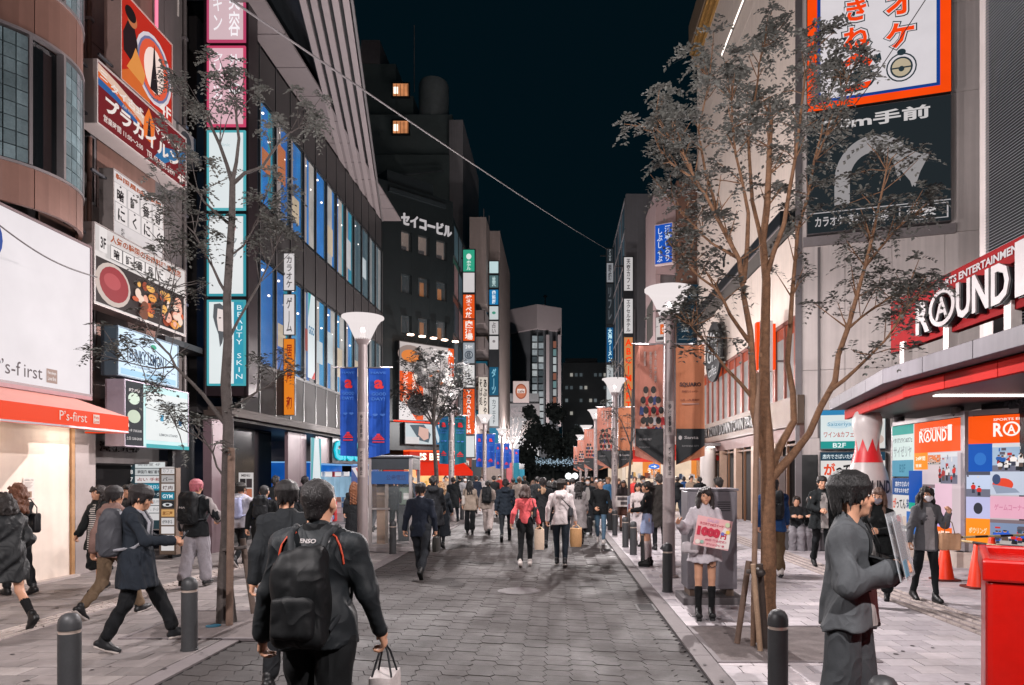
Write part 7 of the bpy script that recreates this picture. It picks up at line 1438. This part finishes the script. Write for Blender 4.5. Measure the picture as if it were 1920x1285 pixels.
def cone_proto(label):
    r = empty('traffic_cone', (0,0,.02), 0, label, 'traffic cone', 'orange traffic cones by the poster wall')
    MB().lathe([(.15,.03),(.14,.06),(.045,.70),(.03,.715),(.03,.66)], n=24).build('cone', conem, r, smooth=40); MB().slab([(-.2,-.15),(-.15,-.2),(.15,-.2),(.2,-.15),(.2,.15),(.15,.2),(-.15,.2),(-.2,.15)], 0, .03).build('base', mat('#5a1d12', .7), r, bevel=.006)
    return r
c0 = None
for x, y, lab in ((6.65, 11.9, 'orange traffic cone left of three, behind the glasses woman'), (6.72, 11.1, 'orange traffic cone, nearest of three, next to the red bin'), (7.8, 12.45, 'orange traffic cone, farthest and most to the right of three')):
    if c0 is None: c0 = cone_proto(lab); o = c0
    else: o = copy_tree(c0)
    o['label'] = lab; o.location = (x, y, .02)
ym, km_ = mat('#b3a078', .4), mat('#1d1c1c', .4)
def pole(lab, a, b):
    a, b = Vector(a), Vector(b); r = empty('barrier_pole', a, 0, lab, 'barrier pole', 'striped poles laid on the cones'); n = 12
    for c, (mt) in enumerate((ym, km_)):
        m = MB()
        for k in range(c, n, 2): m.tube([(b-a)*(k/n), (b-a)*((k+1)/n)], .021, 8)
        m.build(['yellow_band', 'black_band'][c], mt, r, smooth=60)
pole('yellow and black pole from the left cone to the nearest cone', (6.6, 12.1, .745), (6.9, 8.2, .74)); pole('yellow and black pole running to the farthest cone', (6.62, 12.1, .72), (9.4, 12.3, .80))
rb_ = empty('red_bin', (2.10, 3.40, .02), rad(-30), 'large glossy red plastic bin with a raised rim at the right edge', 'bin')
rm = mat('#a50f08', .36, var=.09, vs=5, coat=.2, bump=.08, bs=14, rv=.1)
m = MB(); m.box(0, 0, 0, .95, .8, 1.32); m.build('body', rm, rb_, bevel=.03)
m = MB(); m.box(-.015, -.015, 1.3, .965, .03, 1.41); m.box(-.015, .77, 1.3, .965, .815, 1.41); m.box(-.015, .03, 1.3, .03, .77, 1.41); m.box(.92, .03, 1.3, .965, .77, 1.41); m.build('rim', rm, rb_, bevel=.014); part('inner_lid', rm, rb_, (.03, .03, 1.325, .92, .77, 1.37), bevel=.01)
pl_ = empty('low_planter', (5.3, 16.6, .02), rad(-17), 'low dark stone ledge the two men sit on', 'ledge'); part('block', mat('#3f3d40', .7, .0, .15), pl_, (-.5, 0, 0, 2.3, .5, .42), bevel=.02); part('cap', mat('#5a575a', .6), pl_, (-.54, -.03, .425, 2.34, .53, .47), bevel=.01)
sr = empty('display_rack', (5.95, 13.2, .02), 0, 'small wire rack with leaflets and a white bag hook by the sushi poster', 'rack'); m = MB()
for x in (0, .5):
    for y in (0, .35): m.tube([(x,y,0),(x,y,.95)], .012, 6)
for z in (.05, .5, .95): m.tube([(0,0,z),(.5,0,z),(.5,.35,z),(0,.35,z),(0,0,z)], .01, 6)
m.build('frame', steel, sr); part('basket', mat('#1f2124', .6), sr, (.03,.03,.06,.47,.32,.45)); part('leaflet', mat('#b8a8a8', .7), sr, (.1,.05,.52,.4,.08,.82))
for k in range(5):
    g = empty('flower_bucket' if False else 'goods_stand', (gx(700+k*0, 25)-.6*k*.9-.6, 25.5+k*.7, .02), 0, ['white', 'grey', 'pale', 'dark', 'cream'][k] + ' stand of small goods and cards outside the arcade, ' + ['nearest the road', 'second from the road', 'third from the road', 'fourth from the road', 'nearest the hall'][k], 'goods stand', 'goods stands outside the arcade')
    part('frame', mat(['#b9b4b4','#6a6a6c','#a8a4a4','#3a3c40','#a89a88'][k], .5), g, (-.25,-.15,0,.25,.15,.8)); rr = random.Random(k)
    for j in range(6): part('card', mat(rr.choice(['#c9c4c4','#8a5a4a','#4a6a8a','#b8a888']), .6), g, (-.22+.22*(j%2), -.17, .3+.22*(j//2), -.03+.22*(j%2), -.152, .48+.22*(j//2)))
# ---------------------------------------------------------------- the people in the street
BK = '#0f1113'
def PP(label, px, d, h, yaw, **kw):
    x = gx(px, d); kw.setdefault('lod', .011 if d < 5 else .0125 if d < 10 else .0155 if d < 14.5 else .02 if d < 20 else .027 if d < 27 else .036)
    return person(label, (x, d, .02 if not XL < x < XR else 0.), h, yaw, **kw)
W1 = dict(legs=(24, -12, 6, 34)); W2 = dict(legs=(-12, 24, 34, 6)); S0 = dict(legs=(1, -1, 2, 2)); S1 = dict(legs=(10, -8, 4, 12)); S2 = dict(legs=(-8, 10, 12, 4))
AW = dict(arms=((-14, 7, 14, 0), (14, 7, 18, 0))); AV = dict(arms=((14, 7, 18, 0), (-14, 7, 14, 0))); AP = dict(arms=((8, 14, 55, 40), (8, 14, 55, 40)))
# foreground man from behind
o, J = PP('man seen from behind in black track jacket with orange piping, nearest the camera', 597, 3.82, 1.79, -3, hair=('crop', '#141112'), top=('jacket', '#1c2023', cloth('#1c2023', .6), .84), bottom=('straight', '#0e1012'), build=1.05, arms=((-4, 12, 14, 0), (4, 13, 16, 6)), turn=-6, **S1)
sc = J['sc']; ch = J['chest']; lr = J['lr']; jk = child(o, 'jacket'); m = MB()
for s_ in (-1, 1):
    P = [Vector(ch+lr@np.array(p))*sc for p in ((s_*.085,-.1,.175),(s_*.125,-.1,.15),(s_*.15,-.1,.11),(s_*.163,-.1,.06),(s_*.168,-.1,.0))]; Q_ = []
    for a, b_ in zip(P, P[1:]): Q_ += [a.lerp(b_, t/4) for t in range(4)]
    q = MB(); q.v = [tuple(p) for p in Q_]; stick(q, jk, .002); m.tube(q.v, .006*sc, 6)
m.build('piping', mat('#b5452e', .6), o, smooth=60)
q = MB(); put_text(q, 'ENSO', -.055*sc, (ch[2]+.122)*sc, .09*sc, .022*sc, 0, .03); put_text(q, 'D', .07*sc, (ch[2]+.118)*sc, .03*sc, .024*sc, 0, .03); stick(q, jk); q.build('lettering', mat('#8d8888', .6), o)
m = MB(); m.lathe([(.076,-.03),(.08,.02),(.074,.05)], tuple(sc*(J['neck']+np.array([0,-.005,.0]))), 18, caps=False); m.build('collar', cloth('#101214'), o, smooth=60)
backpack(o, J, 'big black backpack on the nearest man, with buckles and side pockets', '#0c0e10', w=.135, hgt=.215, dep=.085, zc=-.155, det='#1c1f22', logo=None, vox=.011)
b = shopping_bag(o, J, 1, 'white and navy paper shopping bag in the nearest man\'s right hand', '#b9b0ae', w=.13, hgt=.3, dep=.07, hcol='#15171b', hl=.17)
m = MB(); g = (J['wr1'] + J['hm1'] @ np.array([0,0,-.085]))*sc; m.box(g[0]-.02, g[1]-.155, g[2]-.47, g[0]+.085, g[1]-.128, g[2]-.2); m.build('navy_panel', mat('#17202e', .6), b)
PP('man in dark jacket mostly hidden ahead of the nearest man, black hair', 538, 6.0, 1.75, 8, hair=('short', '#131011'), top=('jacket', '#1d2023'), bottom=('straight', '#15171a'), turn=14, **S2, **AW)
# left pavement
o, J = PP('woman in black puffer coat and knee socks at the left edge', 14, 8.2, 1.64, 62, female=True, hair=('bob', '#17100e'), top=('puffer', '#1e2022', None or cloth('#1e2022', .5), .62), bottom=('none', ''), socks=('#101113', .62), lean=6, **W1, **AP)
o, J = PP('brown haired woman with a shoulder bag beside the cream wall', 34, 10.4, 1.66, 70, female=True, hair=('long', '#5a3522'), top=('sweater', '#17181a'), bottom=('straight', '#16181b'), **S1, **AW); shoulder_bag(o, J, 1, 'black leather shoulder bag of the brown haired woman by the cream wall', '#15161a', zc=1.08, w=.16, hgt=.15)
stripe = mat('#888888', .8, var=0); nt = stripe.node_tree; wv = nt.nodes.new('ShaderNodeTexWave'); wv.bands_direction = 'Z'; wv.inputs['Scale'].default_value = 10; gp = nt.nodes.new('ShaderNodeNewGeometry'); cr_ = nt.nodes.new('ShaderNodeValToRGB'); cr_.color_ramp.interpolation = 'CONSTANT'; cr_.color_ramp.elements[0].color = (.02,.02,.024,1); cr_.color_ramp.elements[1].color = (.5,.47,.45,1); cr_.color_ramp.elements[1].position = .5
nt.links.new(gp.outputs['Position'], wv.inputs['Vector']); nt.links.new(wv.outputs['Fac'], cr_.inputs[0]); nt.links.new(cr_.outputs[0], nt.nodes['Principled BSDF'].inputs['Base Color'])
PP('woman in striped top and open black coat facing the camera, left pavement', 186, 10.7, 1.62, 168, female=True, hair=('long', '#1d1412'), top=('oversize', '#1b1f20', None or cloth('#1b1f20'), .66), inner=stripe, bottom=('skirt', '#15181a', None or cloth('#15181a'), .35), face=True, turn=-12, **S1, arms=((6, 16, 30, 0), (-4, 22, 20, 0)))
o, J = PP('man in dusty brown hooded jacket walking behind the phone reader', 214, 8.9, 1.70, -14, hair=('short', '#151113'), top=('jacket', '#7d635c', cloth('#7d635c'), .80, 'hood'), bottom=('straight', '#6a5846'), shoes=('#121315', '#b0a8a4'), **W2, **AW)
PP('person with bangs glimpsed between the brown jacket and the phone reader', 244, 11.4, 1.64, 150, female=True, hair=('bob', '#14100f'), top=('jacket', '#1c1e21'), face=True, **S0)
o, J = PP('man in dark navy hooded coat reading a phone, walking right', 256, 7.2, 1.69, -66, hair=('mop', '#181213'), top=('coat', '#1b2129', cloth('#1b2129'), .64, 'hood'), bottom=('straight', '#0f1114'), shoes=('#15171a', '#a89f9a'), nod=16, face=True, legs=(26, -12, 4, 14), arms=((22, 8, 62, 16), (26, 10, 66, 22)), hand=.8)
backpack(o, J, 'grey rucksack on the phone reader, with pale zip', '#3a3b40', w=.15, hgt=.22, dep=.09, zc=-.06, det='#8a8a90', pocket=True)
g = (J['wr1'] + J['hm1'] @ np.array([-.03, 0, -.09]))*J['sc']; r = held(o, 'phone', 'black phone in the hand of the man in the navy coat', 'phone'); m = MB(FR(tuple(g), 0) @ Matrix.Rotation(rad(-35), 4, 'X')); m.box(-.035,-.005,-.02,.035,.006,.13); m.build('case', mat('#141416', .3), r, bevel=.006); m = MB(FR(tuple(g), 0) @ Matrix.Rotation(rad(-35), 4, 'X')); m.box(-.031,-.0065,-.015,.031,-.0055,.125); m.build('screen', E('#5a6a78', .8), r)
rc = empty('red_charm', o.location, o.rotation_euler[2], 'small red wrist pouch by the phone', 'pouch'); rc_ = soft('pouch', [([rbox(np.array(g)/J['sc']+[.02,-.06,.0], (.03,.02,.03), .015)],[],[])], .008, mat('#c22c1c', .5), rc, sc=J['sc'])
o, J = PP('man with pink dyed hair, black vest and grey sleeves, seen from behind', 368, 11.2, 1.70, -4, hair=('short', '#b0606a'), top=('jacket', '#15181b'), bottom=('wide', '#8a868c'), shoes=('#17181a', '#55504e'), arms=((0, 14, 22, 0), (10, 24, 70, 30)), **S2)
for i in (0, 1): soft('sleeve', [([cap(J['sh%d'%i]-np.array([0,0,.02]), J['el%d'%i], .068, .066), cap(J['el%d'%i], J['wr%d'%i], .066, .05)],[],[])], .014, cloth('#8b8484'), o, fold=.006, sc=J['sc'])
backpack(o, J, 'black backpack with small white logo on the pink haired man', '#0f1215', w=.14, hgt=.24, dep=.09, logo=('NA', .02))
o, J = PP('person in white jacket walking away near the menu board', 452, 13.8, 1.68, -6, hair=('short', '#17120f'), top=('hoodie', '#9c9aa2'), bottom=('slim', '#111316'), shoes=('#26272a', '#a8a2a0'), **W1, **AW); backpack(o, J, 'pale lilac drawstring bag on the white jacket', '#8f93b0', w=.12, hgt=.18, dep=.06, zc=-.08, det='#8f93b0', pocket=False)
o, J = PP('stooping man in black with a small blue backpack badge', 492, 12.6, 1.66, 10, hair=('crop', '#1a1718'), top=('jacket', BK), bottom=('slim', BK), lean=12, **W2, **AW); backpack(o, J, 'black backpack of the stooping man', '#14171b', w=.13, hgt=.2, dep=.08, det='#2a3f7a')
PP('dark clad man walking away toward the arcade doors', 516, 17, 1.74, 4, hair=('short', '#141112'), top=('jacket', '#121416'), **S1, **AW); PP('man whose head shows left of the arcade poster', 572, 17.4, 1.73, 10, hair=('short', '#151011'), top=('jacket', '#1a1d20'), **S2, **AW)
PP('long brown haired woman in long black coat near the first lamp', 664, 17.2, 1.60, 4, female=True, hair=('verylong', '#6a4028'), top=('coat', '#15171a', cloth('#15171a'), .28), **S1, **AW)
o, J = PP('man in black by the telephone booth', 742, 19.0, 1.70, 20, hair=('short', '#3a2a22'), top=('jacket', '#181b1d'), bottom=('slim', '#141619'), **S1, **AP)
o, J = PP('businessman in dark suit striding away down the road', 789, 12.35, 1.72, -4, hair=('short', '#120f10'), top=('suit', '#161c28'), bottom=('straight', '#1d2025'), shoes='#0c0d0e', arms=((-12, 10, 18, 0), (2, 7, 8, 0)), **W1)
m = MB(); m.lathe([(.062,0),(.058,.03)], tuple(J['sc']*(J['neck']+np.array([0,-.008,.012]))), 16, caps=False); m.build('shirt_collar', mat('#b5b0b4', .7), o, smooth=60)
b = shopping_bag(o, J, 1, 'black leather briefcase in the businessman\'s right hand', '#15130f', w=.17, hgt=.25, dep=.045, hcol='#15130f', name='briefcase', hl=.05)
PP('dark coated man beside the suit, seen over his shoulder', 812, 16.6, 1.76, 6, hair=('short', '#141112'), top=('coat', '#16181c', cloth('#16181c'), .55, 'hood'), **S2, **AW); PP('fair long haired woman in long dark coat right of the suit', 828, 17.2, 1.62, -6, female=True, hair=('long', '#8a6a4a'), top=('coat', '#1b2026', cloth('#1b2026'), .28), **S1, **AW)
o, J = PP('woman in beige coat with a white shoulder bag near the second left lamp', 881, 21.4, 1.62, 4, female=True, hair=('long', '#161112'), top=('coat', '#8d8074', cloth('#8d8074'), .72), bottom=('wide', '#14171a'), **S1, **AW); shoulder_bag(o, J, 0, 'white tote on the beige coat woman', '#b3aca6', zc=1.05, w=.14, hgt=.14)
o, J = PP('person in beige jacket and white trousers with a black backpack', 915, 21.2, 1.68, -4, hair=('short', '#17110f'), top=('hoodie', '#8b7f78'), bottom=('wide', '#a69a96'), shoes='#191a1c', **W1, **AW); backpack(o, J, 'black backpack on the beige jacket', '#101316', vox=.02)
PP('man in dark navy parka walking away, centre left', 948, 18.9, 1.74, 3, hair=('short', '#120f10'), top=('jacket', '#182029', cloth('#182029'), .74, 'hood'), bottom=('slim', '#1c2024'), **W2, **AW)
o, J = PP('woman in bright pink sweater and black trousers walking away', 985, 13.75, 1.60, -2, female=True, hair=('bob', '#3a2a26'), top=('sweater', '#cf5a5e'), bottom=('straight', '#0d0f11'), shoes=('#b5aca8', '#a8a09c'), arms=((-6, 14, 18, 0), (6, 12, 12, 0)), **S2)
shopping_bag(o, J, 1, 'tall cream paper bag in the pink sweater woman\'s hand', '#c4ae9a', w=.06, hgt=.4, dep=.1, hl=.06); shoulder_bag(o, J, 1, 'black shoulder bag of the pink sweater woman', '#16171a', zc=1.12, w=.1, hgt=.12)
o, J = PP('person in black coat with a beige fur hood, centre', 1018, 17.4, 1.72, -4, hair=('short', '#151011'), top=('coat', '#15171a', cloth('#15171a'), .6), **S1, **AW); soft('fur_hood', [([cap(J['neck']+np.array([-.09,-.1,-.02]), J['neck']+np.array([.09,-.1,-.02]), .055, None, .8), cap(J['neck']+np.array([0,-.11,-.02]), J['neck']+np.array([0,-.12,-.1]), .06, .04)],[],[])], .02, mat('#9a7c64', .9, bump=.8), o, fold=.012, sc=J['sc'])
o, J = PP('man in white hoodie with a crossbody bag and jeans, walking away', 1052, 13.85, 1.70, -6, hair=('short', '#17120f'), top=('hoodie', '#b5acac'), bottom=('slim', '#141c24'), shoes=('#17181b', '#b8b0ac'), turn=-22, arms=((-6, 10, 16, 0), (4, 10, 10, 0)), **S1)
shoulder_bag(o, J, 1, 'dark grey crossbody bag of the white hoodie man', '#2b2c30', zc=1.06, w=.11, hgt=.1, cross=True); shopping_bag(o, J, 1, 'tan paper shopping bag of the white hoodie man', '#b98e62', w=.15, hgt=.36, dep=.12, hl=.08)
o, J = PP('woman in grey belted coat with a black tote, centre right', 1085, 18, 1.62, -4, female=True, hair=('long', '#141010'), top=('coat', '#7d7878', cloth('#7d7878'), .42), **S2, **AW); shopping_bag(o, J, 1, 'big black tote of the grey coat woman', '#121417', w=.18, hgt=.4, dep=.1, hcol='#121417', hl=.12)
PP('masked person in long dark coat facing the camera', 1102, 21, 1.72, 176, hair=('short', '#1a1412'), top=('coat', '#1b1e22', cloth('#1b1e22'), .4), inner='#8a8684', mask='#c4bebe', face=True, **S1, **AW)
PP('man in black jacket and blue jeans walking toward the camera', 1126, 18.2, 1.70, 172, hair=('crop', '#2a2422'), top=('jacket', '#0f1214'), bottom=('slim', '#3f5566'), shoes='#b0a9a6', face=True, legs=(20, -10, 4, 26), arms=((10, 12, 30, 0), (4, 14, 60, 50)))
PP('fair haired person in bright blue jacket by the second right lamp', 1141, 24, 1.68, 150, hair=('short', '#8a6a4c'), top=('jacket', '#3f7098'), **S1, **AW)
# right pavement
o, J = PP('girl in oversized white sweatshirt and black knee socks holding a pink placard', 1322, 8.75, 1.60, 172, female=True, hair=('verylong', '#1d1312'), top=('oversize', '#b3adb3', cloth('#b3adb3'), .70), bottom=('none', ''), shoes=('#101113', '#0c0c0d'), shoe_h=.05, socks=('#0e0f11', .66), face=True, turn=4, legs=(-2, 3, 0, 0), arms=((20, 12, 82, 48), (8, 26, 96, -26)), hand=(.9, .1))
sc = J['sc']; m = MB()
for i in (0, 1):
    c = J['hip%d' % i]*.62 + J['kn%d' % i]*.38; m.tube([sc*(c + np.array([.083*math.cos(a), .083*math.sin(a), .006*math.sin(a)])) for a in np.linspace(0, 6.283, 15)], .005, 5)
c = J['hip0']*.62 + J['kn0']*.38; m.tube([sc*(c+np.array(p)) for p in ((-.075,.04,0),(-.06,.07,-.09),(0,.085,-.12),(.06,.07,-.06),(.07,.04,0))], .005, 5); m.build('leg_garter', mat('#141416', .5), o, smooth=60)
c = J['neck']; m = MB(); m.tube([sc*(c+np.array([.052*math.cos(a), .052*math.sin(a)-.002, .035])) for a in np.linspace(0, 6.283, 15)], .007, 5); m.build('choker', mat('#18181a', .5), o, smooth=60)
shoulder_bag(o, J, 1, 'small white crossbody bag of the placard girl', '#aaa4a8', zc=.90, w=.05, hgt=.07, dep=.11, strap='#9a9498', cross=True, yoff=.2)
ps = empty('placard', (gx(1337, 8.4), 8.4, 1.13), 0, 'pink cardboard placard reading 1000 yen with printed letters, held by the girl', 'placard'); ps.rotation_euler = (rad(-6), rad(11), 0); w_, h_ = .43, .36
part('board', mat('#d9a6a8', .6, var=.04), ps, (-w_/2, 0, -h_/2, w_/2, .012, h_/2))
pf = empty('x', (0,0,0), 0, 'x', 'x'); pf.name = 'print'; del pf['label']; del pf['category']; pf.parent = ps; pf.location = (-w_/2, 0, -h_/2)
draw([('p',[(.62,.0),(1,.05),(1,.62),(.8,.75),(.7,.5)],'#d8cfcc'),('t','SALE!',.28,.84,.32,.1,'#c9a0c0',.02),('t','ネコカフェ&スイーツ',.08,.71,.68,.1,'#b8344c',.03),('t','1000',.04,.34,.66,.32,'#b81c3c',.09),('t','円',.72,.34,.16,.2,'#b81c3c',.05),('t','60分 飲み放題!',.3,.19,.6,.1,'#c0506a',.03),('t','ドリンク付き',.36,.06,.5,.09,'#c0506a',.03),('e',.1,.12,.07,.08,'#d8d0c8'),('e',.9,.6,.06,.07,'#e0b84c'),('e',.86,.84,.07,.08,'#b9c4a0'),('e',.76,.52,.05,.06,'#6a6ab0'),('e',.22,.14,.05,.06,'#8ab0a0')], w_, h_, pf, 0)
PP('head and shoulders of a man behind the grey cabinet', 1348, 15.5, 1.72, 20, hair=('short', '#17120f'), top=('jacket', '#1f2a38'), **S0, **AW)
o, J = PP('girl in black blazer, blue pleated skirt and white stockings facing left', 1214, 13.7, 1.62, 74, female=True, hair=('tail', '#17110f'), top=('blazer', '#111315', cloth('#111315'), .84), bottom=('skirt', '#8896b4', cloth('#8f9cbc'), .62), shoes=('#0c0d0e', '#0c0d0e'), shoe_h=.04, socks=('#b5a9aa', .95), face=True, arms=((18, 8, 70, 20), (18, 8, 70, 20)), **S0)
r = held(o, 'leaflet', 'pink and blue leaflets held by the girl in the blazer', 'leaflet'); g = (J['wr0']+J['wr1'])/2*J['sc']; m = MB(FR(tuple(g), 0)); m.box(-.12,.08,-.03,.12,.09,.28); m.build('sheet', mat('#a9b8cc', .6), r); part('print', mat('#c88a9a', .6), r, (g[0]-.1, g[1]+.076, g[2]-.0, g[0]+.1, g[1]+.079, g[2]+.12))
PP('person in white top with red scarf behind the blazer girl', 1197, 17.5, 1.58, 150, female=True, hair=('bob', '#15100f'), top=('sweater', '#b3a9a8'), bottom=('skirt', '#b0a8aa', cloth('#b0a8aa'), .4), face=True, **S0, **AP)
PP('tall man in dark coat standing behind the blazer girl', 1236, 16.6, 1.80, 10, hair=('short', '#2a2422'), top=('coat', '#24211f', cloth('#24211f'), .5), **S0, **AW)
o, J = PP('woman in brown skirt holding a printed board by the red awning', 1169, 22.2, 1.60, 176, female=True, hair=('long', '#2a1a14'), top=('jacket', '#2b2526'), bottom=('skirt', '#4a3028', cloth('#4a3028'), .5), face=True, **S0, **AP); r = held(o, 'leaflet_board', 'white printed board held by the woman in the brown skirt', 'board'); part('sheet', mat('#b8b0ac', .6), r, (-.26, .3, .78, .26, .31, 1.12)); part('print', mat('#4a4446', .6), r, (-.2, .311, .98, .2, .313, 1.08), (-.2, .311, .84, .1, .313, .94))
o, J = PP('man in blue jacket and khaki trousers behind the right trunk', 1450, 12.3, 1.70, -10, hair=('short', '#141011'), top=('jacket', '#1c3a64'), bottom=('straight', '#5c4a36'), shoes=('#b8b0ac', '#17181a'), build=1.1, **S1, **AW); backpack(o, J, 'black backpack on the blue jacket man', '#0f1216')
PP('man in long dark coat walking toward the camera between the trunks', 1541, 13.6, 1.74, 176, hair=('short', '#161110'), top=('coat', '#15191b', cloth('#15191b'), .70), inner='#8d8886', bottom=('straight', '#14171a'), face=True, arms=((6, 10, 16, 0), (16, 10, 70, 36)), **S1)
for px, lab, c1, c2 in ((1490, 'seated man on the left of the ledge, bowed, black jacket', '#17191c', '#7a777c'), (1516, 'seated man on the right of the ledge in dark jacket and grey trousers', '#1c2224', '#7f7b80')):
    person(lab, (gx(px, 16.9), 16.75, -.40), 1.72, 163, lod=.019, hair=('short', '#2a201c'), top=('jacket', c1), bottom=('wide', c2), shoes='#a8a2a0', sit=True, legs=(78, 74, 84, 86), lean=-16, nod=18, arms=((30, 6, 60, 30), (30, 6, 62, 30)), lift=.0)
o, J = PP('masked woman with wavy brown hair in black jacket and flared trousers', 1646, 9.7, 1.66, 150, female=True, hair=('long', '#5a4034'), top=('jacket', '#0f1213'), bottom=('wide', '#101416'), mask='#77727a', face=True, arms=((14, 10, 84, 46), (10, 10, 30, 0)), **W2)
o, J = PP('woman with glasses and white mask in grey hooded jacket, tan bag on her arm', 1736, 9.9, 1.62, 178, female=True, hair=('verylong', '#161011'), top=('hoodie', '#5a5a5e', cloth('#5a5a5e'), .74), inner='#8f8c8e', bottom=('slim', '#131619'), shoes='#0f1012', mask='#cbc6ca', glasses=True, face=True, arms=((22, 14, 118, -6), (-2, 10, 10, 0)), **S1)
g = (J['wr0'] + (J['el0']-J['wr0'])*.45)*J['sc']; r = held(o, 'handbag', 'tan paper handbag on the arm of the woman in glasses', 'bag'); soft('bag_body', [([rbox(g/J['sc']+np.array([-.03,.02,-.34]), (.15,.05,.125), .03)],[],[])], .012, mat('#c79a78', .6), r, sc=J['sc'], fold=.004)
m = MB(); m.tube([tuple(g+np.array(p)) for p in ((-.1,.02,-.22),(-.06,.02,-.06),(-.01,.02,-.01),(.03,.02,-.06),(.05,.02,-.22))], .006, 6); m.build('handle', mat('#7a5844', .6), r, smooth=60)
o, J = PP('man in loose grey suit with black fringe holding a clear folder on the right', 1592, 4.12, 1.80, -124, hair=('mop', '#0b0b0c'), top=('big', '#414447', cloth('#46494c', .8), .85), bottom=('wide', '#3d4043', cloth('#36393c', .8)), inner='#8f8c8a', face=True, build=.98, turn=10, legs=(6, -5, 2, 4), arms=((12, 6, 100, 34), (8, 8, 104, 34)), hand=.9)
sc = J['sc']; g = (J['wr0']*.5 + J['wr1']*.5)*sc
jk = child(o, 'jacket'); m = MB()
for s_ in (-1, 1):
    q = MB(); q.v = [tuple(sc*Vector(J['chest']+np.array(p))) for p in [(s_*(.062 + .012*math.sin(t*3)), .1, .165-.36*t) for t in np.linspace(0, 1, 16)]]; stick(q, jk, .004, True); m.tube(q.v, .011*sc, 6)
m.build('lapel', cloth('#232527', .8), o, smooth=60)
r = held(o, 'clear_folder', 'clear plastic folder of papers held by the man in loose grey', 'folder'); cf = glass('#c4c8cc', .42, .15); F_ = FR((g[0], g[1]+.06, g[2]-.02), 0) @ Matrix.Rotation(rad(12), 4, 'X')
m = MB(F_); m.box(-.17,.0,-.02,.17,.006,.36); m.box(-.17,.03,-.02,.17,.034,.34); m.build('sleeve', cf, r); m = MB(F_); m.box(-.14,.012,.0,.1,.022,.3); m.build('paper', mat('#6f6a6c', .7, var=.3, vs=12), r); m = MB(F_); m.box(-.15,-.002,.06,-.11,.0,.3); m.box(.02,-.002,.03,.16,.0,.05); m.box(.05,.034,.0,.16,.038,.09); m.build('label', mat('#5a7f92', .5), r)
m = MB(); ch = J['chest']; m.tube([sc*(ch+np.array(p)) for p in ((-.05,.10,.17),(-.04,.155,.05),(0,.17,-.08),(.04,.155,.05),(.05,.10,.17))], .003, 5); m.build('lanyard', mat('#1a1a1c', .6), r, smooth=60)
# farther crowd
rr = random.Random(77)
far_c = [(850,26,'dark','away'),(862,33,'black','away'),(872,29,'grey','toward'),(893,32,'navy','away'),(903,38,'white','toward'),(926,30,'black','away'),(937,35,'red','toward'),(962,27,'brown','away'),(974,24,'fair','away'),(983,34,'black','away'),(999,29,'black','away'),(1008,25,'charcoal','away'),(1030,27,'black','away'),(1036,37,'grey','toward'),(1040,23,'dark','away'),(1066,30,'navy','toward'),(1074,26,'white','away'),(1092,33,'black','away'),(1110,36,'black','toward'),(1118,28,'brown','toward'),(1133,31,'grey','toward'),(1152,34,'beige','away'),(1160,29,'black','toward'),(1190,27,'red','toward'),(1205,24,'white','toward'),(1270,27,'dark','away'),(1282,30,'blue','away'),(1296,29,'beige','toward'),(1312,26.5,'black','away'),(700,22,'brown','away'),(760,24,'black','away'),(772,29,'navy','away'),(836,31,'beige','toward')]
cols = {'dark':'#181b1e','black':'#111315','grey':'#6a686a','navy':'#1a2230','white':'#a9a3a2','red':'#a0302c','brown':'#4a3830','fair':'#8d8078','charcoal':'#2a2d30','beige':'#8d7c6c','blue':'#2a4a78'}
seen = {}
marks = ['beside the left shops','near the red shop','by the second left lamp','under the sign towers','in the middle of the road','near the far trees','by the second right lamp','by the leaflet woman','under the red awning','near the arcade hall']
for k, (px, d, cn, fc) in enumerate(far_c):
    fem = rr.random() < .4; mk = marks[9 if px < 770 else 0 if px < 845 else 1 if px < 868 else 2 if px < 890 else 3 if px < 930 else 4 if px < 1012 else 5 if px < 1080 else 6 if px < 1150 else 7 if px < 1200 else 8]
    st = rr.choice(['jacket', 'coat', 'hoodie']); dist = 'in the nearer crowd' if d < 27 else 'in the farther crowd' if d < 32 else 'deep in the crowd'
    wk = dict(legs=(22, -10, 6, 30)) if k % 2 else dict(legs=(-10, 22, 30, 6))
    PP('%s clad %s %s, %s %s' % (cn, 'woman' if fem else 'man', 'walking away' if fc == 'away' else 'approaching', dist, mk), px, d, rr.uniform(1.58, 1.66) if fem else rr.uniform(1.68, 1.78), rr.uniform(-14, 14) + (180 if fc == 'toward' else 0), female=fem, hair=(rr.choice(['long','bob']) if fem else 'short', rr.choice(['#151112','#2a1d18','#120f10','#4a3426'])), top=(st, cols[cn], cloth(cols[cn]), rr.uniform(.45,.8) if st == 'coat' else None), bottom=(rr.choice(['slim','straight']), rr.choice(['#121417','#1c222c','#4a4a4e','#2a2724'])), face=fc == 'toward', mask='#b9b4b4' if fc == 'toward' and rr.random() < .4 else None, group='people in the crowd down the street', **wk, **AW)
